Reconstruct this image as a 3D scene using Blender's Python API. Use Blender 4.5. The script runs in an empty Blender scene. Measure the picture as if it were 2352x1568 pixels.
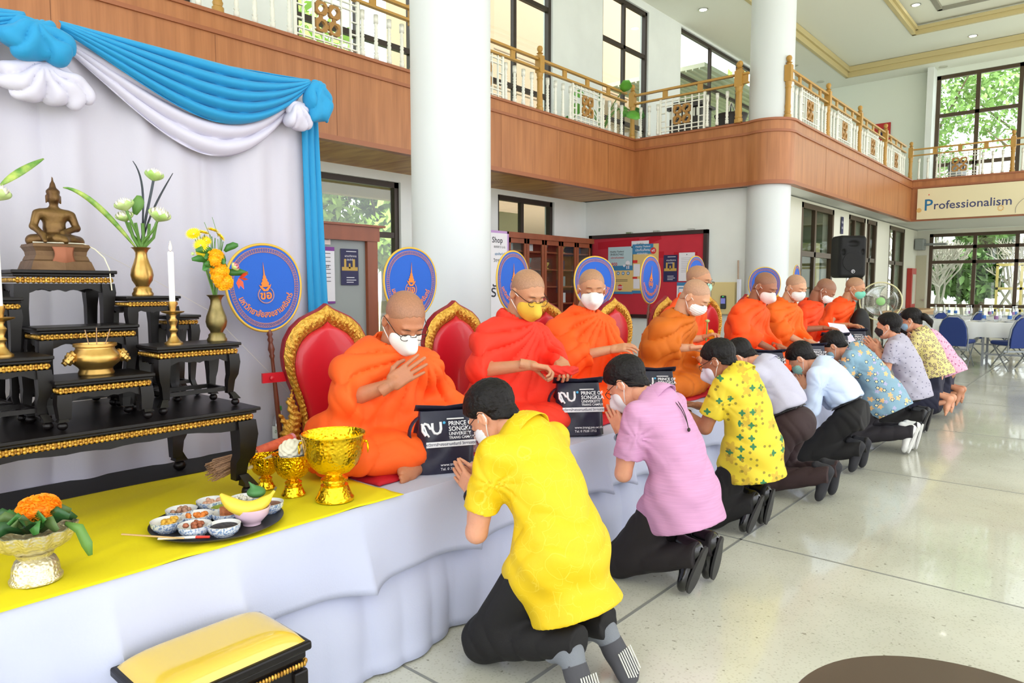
import bpy, math, random
import numpy as np
from mathutils import Vector, Matrix, Euler
random.seed(7); np.random.seed(7)
S = bpy.context.scene; COL = S.collection
PI = math.pi; R = math.radians
# ---------------------------------------------------------------- camera, world, sun, exposure
cam = bpy.data.objects.new('camera', bpy.data.cameras.new('camera')); COL.objects.link(cam)
cam.location = (0, 0, 1.4); cam.rotation_euler = (R(90)-math.atan(127/1604), 0, R(40.7))
cam.data.sensor_width = 36; cam.data.lens = 36*1604/2352; cam.data.clip_start = .05; cam.data.clip_end = 300
S.camera = cam
W = bpy.data.worlds.new('World'); S.world = W; W.use_nodes = True
nt = W.node_tree; bg = nt.nodes['Background']
sky = nt.nodes.new('ShaderNodeTexSky'); sky.sky_type = 'HOSEK_WILKIE'; sky.turbidity = 6; sky.ground_albedo = .45
sky.sun_direction = Vector((.45, -.55, .85)).normalized()
mixw = nt.nodes.new('ShaderNodeMixRGB'); mixw.inputs[0].default_value = .75; mixw.inputs[2].default_value = (.97, .97, 1, 1)
nt.links.new(sky.outputs[0], mixw.inputs[1]); nt.links.new(mixw.outputs[0], bg.inputs[0]); bg.inputs[1].default_value = 3.3
sl = bpy.data.lights.new('sun', 'SUN'); sl.energy = 5.5; sl.angle = R(4); sl.color = (1, .97, .9)
sun = bpy.data.objects.new('sun', sl); COL.objects.link(sun); sun.rotation_euler = (R(28), R(24), R(20)); sun.location = (0, 0, 20)
S.view_settings.view_transform = 'Standard'; S.view_settings.look = 'None'; S.view_settings.gamma = 1
S.view_settings.use_curve_mapping = False; S.view_settings.exposure = .24
S.cycles.max_bounces = 7; S.cycles.diffuse_bounces = 4; S.cycles.glossy_bounces = 3; S.cycles.transmission_bounces = 4
S.cycles.transparent_max_bounces = 12; S.cycles.caustics_reflective = False; S.cycles.caustics_refractive = False
S.cycles.sample_clamp_indirect = 6
# ---------------------------------------------------------------- materials
def lin(c):
    return tuple((x/255/12.92 if x/255 <= .04045 else ((x/255+.055)/1.055)**2.4) for x in c)+(1,)
MATS = {}
def mat(name, c, rough=.6, metal=0, var=0, vs=8, bump=0, bs=40, spec=.5, c2=None, stretch=None, sheen=0, emit=None, es=1, alpha=1, trans=0, coat=0, coord='Object', detail=3, sss=0):
    if name in MATS: return MATS[name]
    m = bpy.data.materials.new(name); m.use_nodes = True; t = m.node_tree; b = t.nodes['Principled BSDF']
    b.inputs['Base Color'].default_value = lin(c); b.inputs['Roughness'].default_value = rough; b.inputs['Metallic'].default_value = metal
    b.inputs['Specular IOR Level'].default_value = spec; b.inputs['Alpha'].default_value = alpha
    b.inputs['Transmission Weight'].default_value = trans; b.inputs['Coat Weight'].default_value = coat; b.inputs['Sheen Weight'].default_value = sheen
    if sss: b.inputs['Subsurface Weight'].default_value = sss; b.inputs['Subsurface Radius'].default_value = (.02, .008, .004); b.inputs['Subsurface Scale'].default_value = .5
    if emit: b.inputs['Emission Color'].default_value = lin(emit); b.inputs['Emission Strength'].default_value = es
    if var or c2 or bump:
        tc = t.nodes.new('ShaderNodeTexCoord'); mp = t.nodes.new('ShaderNodeMapping'); t.links.new(tc.outputs[coord], mp.inputs[0])
        if stretch: mp.inputs['Scale'].default_value = stretch
    if var or c2:
        n = t.nodes.new('ShaderNodeTexNoise'); n.inputs['Scale'].default_value = vs; n.inputs['Detail'].default_value = detail; t.links.new(mp.outputs[0], n.inputs[0])
        r = t.nodes.new('ShaderNodeValToRGB'); a = lin(c); t.links.new(n.outputs[0], r.inputs[0]); t.links.new(r.outputs[0], b.inputs['Base Color'])
        r.color_ramp.elements[0].position = .32; r.color_ramp.elements[1].position = .68
        r.color_ramp.elements[0].color = tuple(x*(1-var) for x in a[:3])+(1,)
        r.color_ramp.elements[1].color = lin(c2) if c2 else tuple(min(1, x*(1+var)) for x in a[:3])+(1,)
    if bump:
        n2 = t.nodes.new('ShaderNodeTexNoise'); n2.inputs['Scale'].default_value = bs; n2.inputs['Detail'].default_value = 4; t.links.new(mp.outputs[0], n2.inputs[0])
        bm = t.nodes.new('ShaderNodeBump'); bm.inputs['Strength'].default_value = min(1, bump); bm.inputs['Distance'].default_value = .01
        t.links.new(n2.outputs[0], bm.inputs['Height']); t.links.new(bm.outputs[0], b.inputs['Normal'])
    MATS[name] = m; return m
def glassmat(name, c=(240, 250, 248), rough=.02, mix=.88):
    if name in MATS: return MATS[name]
    m = bpy.data.materials.new(name); m.use_nodes = True; t = m.node_tree; t.nodes.remove(t.nodes['Principled BSDF'])
    tr = t.nodes.new('ShaderNodeBsdfTransparent'); tr.inputs[0].default_value = lin(c)
    gl = t.nodes.new('ShaderNodeBsdfGlossy'); gl.inputs['Roughness'].default_value = rough
    mx = t.nodes.new('ShaderNodeMixShader'); mx.inputs[0].default_value = 1-mix
    t.links.new(tr.outputs[0], mx.inputs[1]); t.links.new(gl.outputs[0], mx.inputs[2]); t.links.new(mx.outputs[0], t.nodes['Material Output'].inputs[0])
    MATS[name] = m; return m
def crease(m, scale=5, dist=7, strength=.5, d=.02, rot=(0, .5, .6)):
    t = m.node_tree; b = t.nodes['Principled BSDF']; tc = t.nodes.new('ShaderNodeTexCoord'); mp = t.nodes.new('ShaderNodeMapping'); mp.inputs['Rotation'].default_value = rot
    w = t.nodes.new('ShaderNodeTexWave'); w.inputs['Scale'].default_value = scale; w.inputs['Distortion'].default_value = dist; w.inputs['Detail'].default_value = 1.5; w.inputs['Detail Scale'].default_value = .8
    t.links.new(tc.outputs['Object'], mp.inputs[0]); t.links.new(mp.outputs[0], w.inputs[0]); bp = t.nodes.new('ShaderNodeBump'); bp.inputs['Strength'].default_value = strength; bp.inputs['Distance'].default_value = d
    t.links.new(w.outputs['Fac'], bp.inputs['Height'])
    if b.inputs['Normal'].links: t.links.new(b.inputs['Normal'].links[0].from_socket, bp.inputs['Normal'])
    t.links.new(bp.outputs[0], b.inputs['Normal']); return m
# ---------------------------------------------------------------- mesh builder
class MB:
    def __init__(s): s.v = []; s.f = []; s.m = []
    def add(s, vs, fs, mi=0):
        o = len(s.v); s.v += [tuple(v) for v in vs]; s.f += [tuple(i+o for i in f) for f in fs]; s.m += [mi]*len(fs); return s
    def box(s, x0, x1, y0, y1, z0, z1, mi=0, M=None):
        v = [Vector((x, y, z)) for z in (z0, z1) for x, y in ((x0, y0), (x1, y0), (x1, y1), (x0, y1))]
        if M: v = [M @ p for p in v]
        return s.add(v, [(3, 2, 1, 0), (4, 5, 6, 7), (0, 1, 5, 4), (1, 2, 6, 5), (2, 3, 7, 6), (3, 0, 4, 7)], mi)
    def lathe(s, prof, c=(0, 0, 0), n=24, mi=0, M=None, lobes=0, amp=0, caps=True):
        vs = []; fs = []; k = len(prof)
        for r, z in prof:
            for i in range(n):
                a = 2*PI*i/n; rr = r*(1+amp*math.cos(lobes*a)) if lobes else r
                p = Vector((rr*math.cos(a), rr*math.sin(a), z)); p = (M @ p) if M else p
                vs.append(p+Vector(c))
        for j in range(k-1):
            for i in range(n): fs.append((j*n+i, j*n+(i+1) % n, (j+1)*n+(i+1) % n, (j+1)*n+i))
        if caps:
            if prof[0][0] > 1e-4: fs.append(tuple(range(n))[::-1])
            if prof[-1][0] > 1e-4: fs.append(tuple((k-1)*n+i for i in range(n)))
        return s.add(vs, fs, mi)
    def tube(s, pts, r, n=8, mi=0, closed=False, flat=1):
        P = [Vector(p) for p in pts]; k = len(P); rs = r if hasattr(r, '__len__') else [r]*k
        vs = []; fs = []; up = Vector((0, 0, 1)); prev = None
        for i, p in enumerate(P):
            a = P[(i-1) % k] if closed or i else p; b = P[(i+1) % k] if closed or i < k-1 else p
            t = (b-a).normalized()
            if prev is None:
                u = t.cross(up); u = u if u.length > .05 else t.cross(Vector((1, 0, 0)))
            else: u = prev-t*prev.dot(t)
            u.normalize(); prev = u; w = t.cross(u)
            for j in range(n): q = 2*PI*j/n; vs.append(p+u*(math.cos(q)*rs[i])+w*(math.sin(q)*rs[i]*flat))
        for i in range(k if closed else k-1):
            for j in range(n): a_ = i*n; b_ = ((i+1) % k)*n; fs.append((a_+j, b_+j, b_+(j+1) % n, a_+(j+1) % n))
        if not closed: fs.append(tuple(range(n))); fs.append(tuple((k-1)*n+i for i in range(n))[::-1])
        return s.add(vs, fs, mi)
    def ell(s, c, r, n=12, mi=0, M=None):
        vs = []; fs = []; h = n//2+1
        for j in range(h+1):
            th = PI*j/h
            for i in range(n):
                p = Vector((r[0]*math.sin(th)*math.cos(2*PI*i/n), r[1]*math.sin(th)*math.sin(2*PI*i/n), -r[2]*math.cos(th)))
                vs.append((M @ p if M else p)+Vector(c))
        for j in range(h):
            for i in range(n): fs.append((j*n+i, j*n+(i+1) % n, (j+1)*n+(i+1) % n, (j+1)*n+i))
        return s.add(vs, fs, mi)
    def prism(s, pts, d, M=None, mi=0):      # pts in xy, extruded z 0..d, M places it
        n = len(pts); vs = [Vector((x, y, 0)) for x, y in pts]+[Vector((x, y, d)) for x, y in pts]
        if M: vs = [M @ v for v in vs]
        return s.add(vs, [tuple(range(n))[::-1], tuple(range(n, 2*n))]+[(i, (i+1) % n, n+(i+1) % n, n+i) for i in range(n)], mi)
    def grid(s, fn, nu, nv, mi=0, wrap=False):
        vs = [fn(i/nu, j/nv) for j in range(nv+1) for i in range(nu+1)]; w = nu+1
        return s.add(vs, [(j*w+i, j*w+i+1, (j+1)*w+i+1, (j+1)*w+i) for j in range(nv) for i in range(nu)], mi)
    def arr(s, V, F, mi=0): return s.add([tuple(v) for v in V], [tuple(f) for f in F], mi)
def _mesh(name, V, F, mi=None, smooth=True):
    me = bpy.data.meshes.new(name); me.from_pydata([tuple(map(float, v)) for v in V], [], [tuple(map(int, f)) for f in F])
    if mi is not None and any(mi): me.polygons.foreach_set('material_index', mi)
    if smooth: me.polygons.foreach_set('use_smooth', [True]*len(me.polygons))
    me.update(); return me
def props(o, label=None, cat=None, group=None, kind=None):
    if label: o['label'] = label
    if cat: o['category'] = cat
    if group: o['group'] = group
    if kind: o['kind'] = kind
    return o
def obj(name, mb, mats, parent=None, smooth=False, label=None, cat=None, group=None, kind=None, thick=0, sub=0, bevel=0, loc=None):
    mats = mats if isinstance(mats, (list, tuple)) else [mats]
    if isinstance(mb, MB): V, F, mi = mb.v, mb.f, mb.m
    else: V, F = mb[0], mb[1]; mi = None
    L = Vector((0, 0, 0))
    if parent is None and kind != 'structure' and loc is None:
        A = np.array(V, float); L = Vector(((A[:, 0].min()+A[:, 0].max())/2, (A[:, 1].min()+A[:, 1].max())/2, A[:, 2].min()))
        V = A-np.array(L)
    me = _mesh(name, V, F, mi, smooth)
    o = bpy.data.objects.new(name, me); COL.objects.link(o)
    for m in mats: me.materials.append(m)
    if smooth and hasattr(me, 'set_sharp_from_angle'): me.set_sharp_from_angle(angle=R(smooth if smooth is not True else 50))
    if parent is not None:
        o.parent = parent
        if loc is None:
            if 'mpi' in parent: o.matrix_parent_inverse = Matrix([parent['mpi'][i*4:i*4+4] for i in range(4)])
        else: o.location = loc
    else: o.location = L if loc is None else loc
    if thick: md = o.modifiers.new('s', 'SOLIDIFY'); md.thickness = thick; md.offset = 0
    if bevel: md = o.modifiers.new('b', 'BEVEL'); md.width = bevel; md.segments = 2; md.limit_method = 'ANGLE'
    if sub: md = o.modifiers.new('d', 'SUBSURF'); md.levels = sub; md.render_levels = sub
    return props(o, label, cat, group, kind)
WORLDM = {}
def thing(name, label, cat, loc=(0, 0, 0), rz=0, group=None, world=False, kind=None):
    """Empty at the base. world=True: children are given in world coordinates, else in local ones."""
    o = bpy.data.objects.new(name, None); COL.objects.link(o); o.empty_display_size = .1
    o.location = loc; o.rotation_euler = (0, 0, rz)
    props(o, label, cat, group, kind)
    if world: WORLDM[o.name] = (Matrix.Translation(Vector(loc)) @ Matrix.Rotation(rz, 4, 'Z')).inverted()
    return o
def part(name, mb, mats, root, **k):
    r = root; label = k.pop('label', None)
    o = obj(name, mb, mats, parent=root, **k)
    top = root
    if root.parent is None and root.name in WORLDM: o.matrix_parent_inverse = WORLDM[root.name]
    elif root.type == 'MESH' and root.parent is None: o.matrix_parent_inverse = Matrix.Translation(-Vector(root.location))
    if label: o['label'] = label
    return o
def copy_tree(o, parent=None):
    c = o.copy(); COL.objects.link(c)
    if parent: c.parent = parent
    for ch in list(o.children): copy_tree(ch, c)
    return c
def struct(name, mb, m, smooth=False): return obj(name, mb, m, kind='structure', smooth=smooth)
def bez(p0, p1, p2, p3, n=10):
    p0, p1, p2, p3 = map(Vector, (p0, p1, p2, p3)); out = []
    for i in range(n+1):
        t = i/n; out.append(p0*(1-t)**3+p1*3*t*(1-t)**2+p2*3*t*t*(1-t)+p3*t**3)
    return out
def frame(o, x, y, z):
    M = Matrix.Identity(4)
    for i, a in enumerate((x, y, z)):
        for j in range(3): M[j][i] = a[j]
    for j in range(3): M[j][3] = o[j]
    return M
_TX = {}
def textmesh(s, size=1, align='CENTER', bold=0, sx=1):
    """vertices (x, y) and faces of a line of text, 1 unit = 1 em, flat in xy"""
    k = (s, align, bold)
    if k not in _TX:
        cu = bpy.data.curves.new('t', 'FONT'); cu.body = s; cu.size = 1; cu.align_x = align; cu.align_y = 'CENTER'; cu.resolution_u = 2; cu.offset = bold
        o = bpy.data.objects.new('t', cu); COL.objects.link(o); bpy.context.view_layer.update()
        me = bpy.data.meshes.new_from_object(o.evaluated_get(bpy.context.evaluated_depsgraph_get()))
        _TX[k] = ([tuple(v.co) for v in me.vertices], [tuple(p.vertices) for p in me.polygons])
        bpy.data.objects.remove(o); bpy.data.curves.remove(cu); bpy.data.meshes.remove(me)
    V, F = _TX[k]
    return [Vector((v[0]*size*sx, v[1]*size, 0)) for v in V], F
def puttext(mb, s, size, M, mi=0, **k):
    V, F = textmesh(s, size, **k); mb.add([M @ v for v in V], F, mi)
# ---------------------------------------------------------------- field meshing (surface nets)
def caps(a, b, r1, r2=None):
    a = np.array(a, float); b = np.array(b, float); r2 = r1 if r2 is None else r2; d = b-a; L = d @ d+1e-12
    def f(P):
        q = P-a; t = np.clip(q @ d/L, 0, 1); return np.linalg.norm(q-t[:, None]*d, axis=1)-(r1+t*(r2-r1))
    return f
def elli(c, r, M=None):
    c = np.array(c, float); r = np.array(r, float); Q = None if M is None else np.array(M, float)
    def f(P):
        q = P-c
        if Q is not None: q = q @ Q
        k0 = np.linalg.norm(q/r, axis=1); k1 = np.linalg.norm(q/(r*r), axis=1)+1e-9; return k0*(k0-1)/k1
    return f
def rbox(c, h, r, M=None):
    c = np.array(c, float); h = np.array(h, float); Q = None if M is None else np.array(M, float)
    def f(P):
        q = P-c
        if Q is not None: q = q @ Q
        q = abs(q)-h+r; return np.linalg.norm(np.maximum(q, 0), axis=1)+np.minimum(q.max(1), 0)-r
    return f
def sunion(fs, k=.03):
    def f(P):
        d = fs[0](P)
        for g in fs[1:]:
            e = g(P); h = np.clip(.5+.5*(e-d)/k, 0, 1); d = e*(1-h)+d*h-k*h*(1-h)
        return d
    return f
def smax(a, b, k): h = np.clip(.5-.5*(b-a)/k, 0, 1); return b*(1-h)+a*h+k*h*(1-h)
def nets(f, lo, hi, h):
    lo = np.array(lo, float); B = 8; n = np.ceil((np.array(hi)-lo)/h/B).astype(int); N = n*B
    bc = np.stack(np.meshgrid(*[np.arange(k) for k in n], indexing='ij'), -1).reshape(-1, 3)
    cen = lo+(bc*B+B/2)*h; dc = f(cen)
    act = np.abs(dc) < B*h*1.15
    G = np.repeat(np.repeat(np.repeat(np.sign(dc).reshape(n)*9., B, 0), B, 1), B, 2)
    loc = np.stack(np.meshgrid(*[np.arange(B)]*3, indexing='ij'), -1).reshape(-1, 3)
    ids = (bc[act][:, None, :]*B+loc[None]).reshape(-1, 3)
    out = np.empty(len(ids))
    for s in range(0, len(ids), 400000): out[s:s+400000] = f(lo+ids[s:s+400000]*h)
    G[ids[:, 0], ids[:, 1], ids[:, 2]] = out
    I = G < 0
    c = np.zeros(tuple(N-1), int)
    for dx in (0, 1):
        for dy in (0, 1):
            for dz in (0, 1): c += I[dx:N[0]-1+dx, dy:N[1]-1+dy, dz:N[2]-1+dz]
    cell = np.argwhere((c > 0) & (c < 8)); idx = -np.ones(tuple(N-1), int); idx[tuple(cell.T)] = np.arange(len(cell))
    acc = np.zeros((len(cell), 3)); cnt = np.zeros(len(cell))
    cor = [(a, b, d) for a in (0, 1) for b in (0, 1) for d in (0, 1)]
    for i, p in enumerate(cor):
        for q in cor[i+1:]:
            if sum(abs(a-b) for a, b in zip(p, q)) != 1: continue
            ga = G[tuple((cell+p).T)]; gb = G[tuple((cell+q).T)]; m = (ga < 0) != (gb < 0)
            t = np.clip(np.where(m, ga/np.where(m, ga-gb, 1), 0), 0, 1)
            acc += m[:, None]*(np.array(p)+t[:, None]*(np.array(q)-np.array(p))); cnt += m
    V = lo+(cell+acc/cnt[:, None])*h
    F = []
    for ax in range(3):
        a1, a2 = (ax+1) % 3, (ax+2) % 3; e = [0, 0, 0]; e[ax] = 1
        A = I[:N[0]-1, :N[1]-1, :N[2]-1]; sl = [slice(0, k-1) for k in N]; sl[ax] = slice(1, N[ax]); Bm = I[tuple(sl)]
        ed = np.argwhere(A != Bm); ed = ed[(ed[:, a1] > 0) & (ed[:, a2] > 0)]
        if not len(ed): continue
        u = np.zeros(3, int); u[a1] = 1; w = np.zeros(3, int); w[a2] = 1
        q = np.stack([idx[tuple(x.T)] for x in (ed, ed-u, ed-u-w, ed-w)], 1)
        fl = ~A[tuple(ed.T)]; q[fl] = q[fl][:, ::-1]; F.append(q[(q >= 0).all(1)])
    return V, np.concatenate(F)
def vnormals(V, F):
    n = np.cross(V[F[:, 2]]-V[F[:, 0]], V[F[:, 3]]-V[F[:, 1]]); o = np.zeros_like(V)
    for k in range(4): np.add.at(o, F[:, k], n)
    return o/(np.linalg.norm(o, axis=1)[:, None]+1e-12)
def join(ms):
    o = 0; VV = []; FF = []
    for V, F in ms: VV.append(np.asarray(V)); FF.append(np.asarray(F)+o); o += len(V)
    return np.concatenate(VV), np.concatenate(FF)
def xf(m, M, mirror=False):
    V, F = m; V = np.array(V)
    if mirror: V = V*np.array([-1, 1, 1]); F = F[:, ::-1]
    A = np.array(M); return V @ A[:3, :3].T+A[:3, 3], F
# ---------------------------------------------------------------- materials used by the hall
white_wall = mat('wall_paint', (236, 241, 240), .7, var=.03, vs=2)
ceil_m = mat('ceiling_paint', (238, 240, 228), .8)
cream_trim = mat('cream_moulding', (205, 190, 140), .6)
col_m = mat('column_paint', (216, 222, 225), .45)
brownframe = mat('bronze_aluminium', (84, 68, 52), .4, .3)
darkframe = mat('dark_bronze', (58, 48, 42), .4, .3)
glass = glassmat('window_glass', (248, 252, 250), .02, .945)
def fascia_mat():
    m = mat('teak_veneer', (172, 108, 62), .4, var=.1, vs=3, stretch=(4, 4, .4), c2=(186, 122, 74)); t = m.node_tree; b = t.nodes['Principled BSDF']
    g = t.nodes.new('ShaderNodeTexNoise'); g.inputs['Scale'].default_value = 60; mp = t.nodes.new('ShaderNodeMapping'); tc = t.nodes.new('ShaderNodeTexCoord')
    mp.inputs['Scale'].default_value = (1, 1, .03); t.links.new(tc.outputs['Object'], mp.inputs[0]); t.links.new(mp.outputs[0], g.inputs[0])
    src = b.inputs['Base Color'].links[0].from_socket; mx = t.nodes.new('ShaderNodeMixRGB'); mx.blend_type = 'MULTIPLY'; mx.inputs[0].default_value = .16
    t.links.new(src, mx.inputs[1]); r = t.nodes.new('ShaderNodeValToRGB'); r.color_ramp.elements[0].position = .3; r.color_ramp.elements[0].color = (.35, .3, .28, 1); r.color_ramp.elements[1].position = .6
    t.links.new(g.outputs[0], r.inputs[0]); t.links.new(r.outputs[0], mx.inputs[2]); t.links.new(mx.outputs[0], b.inputs['Base Color']); return m
teak = fascia_mat()
soffit_m = mat('soffit_ply', (188, 132, 78), .5, var=.2, vs=2, stretch=(1, 5, 1), c2=(205, 160, 95))
def floor_mat():
    m = mat('terrazzo', (196, 196, 182), .16, var=.1, vs=1.1, c2=(214, 215, 203), detail=6, coat=.3); t = m.node_tree; b = t.nodes['Principled BSDF']
    tc = t.nodes.new('ShaderNodeTexCoord'); src = b.inputs['Base Color'].links[0].from_socket
    v = t.nodes.new('ShaderNodeTexVoronoi'); v.inputs['Scale'].default_value = 75; t.links.new(tc.outputs['Object'], v.inputs[0])
    r = t.nodes.new('ShaderNodeValToRGB'); r.color_ramp.elements[0].position = .12; r.color_ramp.elements[0].color = (.62, .6, .54, 1); r.color_ramp.elements[1].position = .4; r.color_ramp.elements[1].color = (1, 1, 1, 1)
    t.links.new(v.outputs['Distance'], r.inputs[0]); mx = t.nodes.new('ShaderNodeMixRGB'); mx.blend_type = 'MULTIPLY'; mx.inputs[0].default_value = .45
    t.links.new(src, mx.inputs[1]); t.links.new(r.outputs[0], mx.inputs[2])
    v2 = t.nodes.new('ShaderNodeTexNoise'); v2.inputs['Scale'].default_value = 38; v2.inputs['Detail'].default_value = 2; t.links.new(tc.outputs['Object'], v2.inputs[0])
    r2 = t.nodes.new('ShaderNodeValToRGB'); r2.color_ramp.elements[0].position = .27; r2.color_ramp.elements[0].color = (.35, .33, .28, 1); r2.color_ramp.elements[1].position = .33; r2.color_ramp.elements[1].color = (1, 1, 1, 1)
    t.links.new(v2.outputs[0], r2.inputs[0]); m2 = t.nodes.new('ShaderNodeMixRGB'); m2.blend_type = 'MULTIPLY'; m2.inputs[0].default_value = .7
    t.links.new(mx.outputs[0], m2.inputs[1]); t.links.new(r2.outputs[0], m2.inputs[2]); t.links.new(m2.outputs[0], b.inputs['Base Color']); return m
terr = floor_mat(); joint = mat('floor_joint', (140, 142, 138), .4)
struct('floor', MB().box(-7.2, 6, -5, 21, -.1, 0), terr)
b = MB()
for x in (-5.64, -3.57, -1.5, .57, 2.64): b.box(x-.008, x+.008, -5, 21, 0, .0012)
for k in range(-3, 10): y = 1.62+2.07*k; b.box(-7, 6, y-.006, y+.006, 0, .0012)
struct('trim_floor_joints', b, joint)
# walls with openings: list of boxes on a plane
def wall_open(name, axis, c, th, a0, a1, z0, z1, holes, m):
    """wall on x=c (axis 'x', running along y) or y=c; holes (a,b,zlo,zhi) sorted along a"""
    b = MB()
    def bx(p, q, lo, hi):
        if q-p > 1e-4 and hi-lo > 1e-4: b.box(c, c+th, p, q, lo, hi) if axis == 'x' else b.box(p, q, c, c+th, lo, hi)
    cur = a0
    for (p, q, lo, hi) in sorted(holes): bx(cur, p, z0, z1); bx(p, q, z0, lo); bx(p, q, hi, z1); cur = q
    bx(cur, a1, z0, z1); return struct(name, b, m)
UW = [(-1.5, .35, 3.75, 6.75), (1.6, 3.42, 3.75, 6.75), (4.6, 6.42, 3.75, 6.75), (7.6, 9.4, 3.75, 6.75), (10.87, 12.5, 3.75, 6.75), (13.84, 18.5, 3.75, 6.85)]
GW = [(-3, 3.4, .1, 2.72), (3.7, 5.95, .1, 2.72), (6.2, 7.6, .1, 2.72), (7.82, 9.2, .9, 2.76)]
wall_open('wall_left_upper', 'x', -7.2, -.2, -5, 21.2, 2.84, 7, UW, white_wall)
wall_open('wall_left_lower', 'x', -7, -.2, -5, 10.3, 0, 2.84, GW, white_wall)
struct('wall_alcove', MB().box(-7.2, -4, 10.1, 10.3, 0, 2.84), white_wall)
DW = [(12.03, 13.8, .02, 2.8), (14.75, 15.95, .02, 2.8), (16.05, 16.9, .02, 2.8), (18, 19.57, .5, 2.8)]
wall_open('wall_right_of_columns', 'x', -4, -.2, 10.3, 21, 0, 2.84, DW, mat('wall_cream', (226, 226, 212), .7))
EW = [(-3.72, -1.9, 3.78, 6.75), (-1.8, 1.4, 3.78, 6.75), (1.7, 5.5, 3.78, 6.75)]
wall_open('wall_end_upper', 'y', 21, .2, -7.4, 6, 2.84, 7, EW, mat('wall_mint', (234, 241, 230), .75))
wall_open('wall_end_lower', 'y', 21, .2, -4.2, 6, 0, 2.84, [(-3.72, 2, .35, 2.75), (2.3, 5.5, .35, 2.75)], mat('wall_cream', (226, 226, 212)))
wall_open('wall_right', 'x', 6, .2, -5, 21.2, 0, 7.6, [(-4.5, 2.8, .3, 6.9), (3.2, 10.4, .3, 6.9), (10.8, 20.5, .3, 6.9)], white_wall)
wall_open('wall_behind', 'y', -5.2, .2, -7.4, 6.2, 0, 7.6, [(-6, -1.2, .3, 6.8), (-.8, 5.4, .3, 6.8)], white_wall)
struct('wall_end_return', MB().box(-3.86, -3.72, 20.6, 21, 3.6, 6.9), white_wall)
# ceiling: outer ring at 6.9, raised coffers inside cream mouldings
b = MB()
b.box(-7.4, -5.66, -5.2, 21.2, 6.9, 7.7); b.box(-5.66, 6.2, 20.15, 21.2, 6.9, 7.7)
b.box(-5.66, -3.8, -5.2, 20.15, 7.15, 7.7); b.box(-3.8, 6.2, 18.55, 20.15, 7.15, 7.7)
b.box(-3.8, -3.2, -5.2, 18.55, 7.35, 7.7); b.box(-3.2, 6.2, 17.9, 18.55, 7.35, 7.7); b.box(-3.2, 6.2, -5.2, 17.9, 7.62, 7.7)
struct('ceiling', b, ceil_m)
b = MB()
for (x, y, z, h, w) in ((-5.66, 20.15, 6.9, .25, .05), (-3.8, 18.55, 7.15, .15, .06)):
    b.box(x-.02, x+w, -5, y, z-.02, z+h*.8); b.box(x-.02, x+w*.5, -5, y, z, z+h)
    b.box(x-.02, 6, y-w, y+.02, z-.02, z+h*.8)
    b.box(x, x+w+.05, -5, y-w, z+h*.45, z+h-.01); b.box(x, 6, y-w-.05, y, z+h*.45, z+h-.01)
struct('trim_ceiling_moulding', b, cream_trim)
struct('trim_ceiling_recess', MB().box(-3.22, -3.12, -5, 17.9, 7.34, 7.4).box(-3.2, 6, 17.82, 17.92, 7.34, 7.4), mat('recess_grey', (150, 148, 135)))
lampm = mat('lamp_glow', (255, 255, 255), emit=(255, 252, 240), es=12); chrome = mat('chrome', (200, 200, 200), .2, 1)
offm = mat('lamp_off', (205, 205, 190), .4)
for i, (x, y, z, on, lb) in enumerate([(-6.5, 13.4, 6.9, 1, 'lit round downlight in the ceiling left of the far white column'), (-3.5, 17.2, 7.35, 1, 'lit downlight beside the moulded corner of the inner ceiling recess'),
        (-2.77, 19.5, 7.15, 1, 'lit downlight between the two cream mouldings, nearest the end window'), (-6.35, 18.2, 6.9, 0, 'unlit downlight closest to the far column, over the balcony'),
        (-6.3, 20.1, 6.9, 0, 'unlit downlight over the balcony corner by the white wall'), (-3.55, 20.75, 6.9, 0, 'unlit downlight just above the end window')]):
    t = thing('ceiling_downlight', lb, 'downlight', (x, y, z), group='ceiling downlights')
    obj('trim_ring', MB().lathe([(.1, 0), (.1, -.012), (.075, -.014), (.075, 0)], caps=False), offm if not on else chrome, t, smooth=True, loc=(0, 0, 0))
    obj('diffuser', MB().lathe([(.078, -.004), (0.001, -.006)], caps=False), lampm if on else offm, t, loc=(0, 0, 0))
# ---------------------------------------------------------------- columns
for n, y, z1, lb in (('a', 3.77, 7.2, 0), ('b', 10.15, 7.2, 0)):
    struct('column_near' if n == 'a' else 'column_far', MB().lathe([(.3, 0), (.3, z1)], c=(-3.85, y, 0), n=48), col_m, smooth=30)
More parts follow.
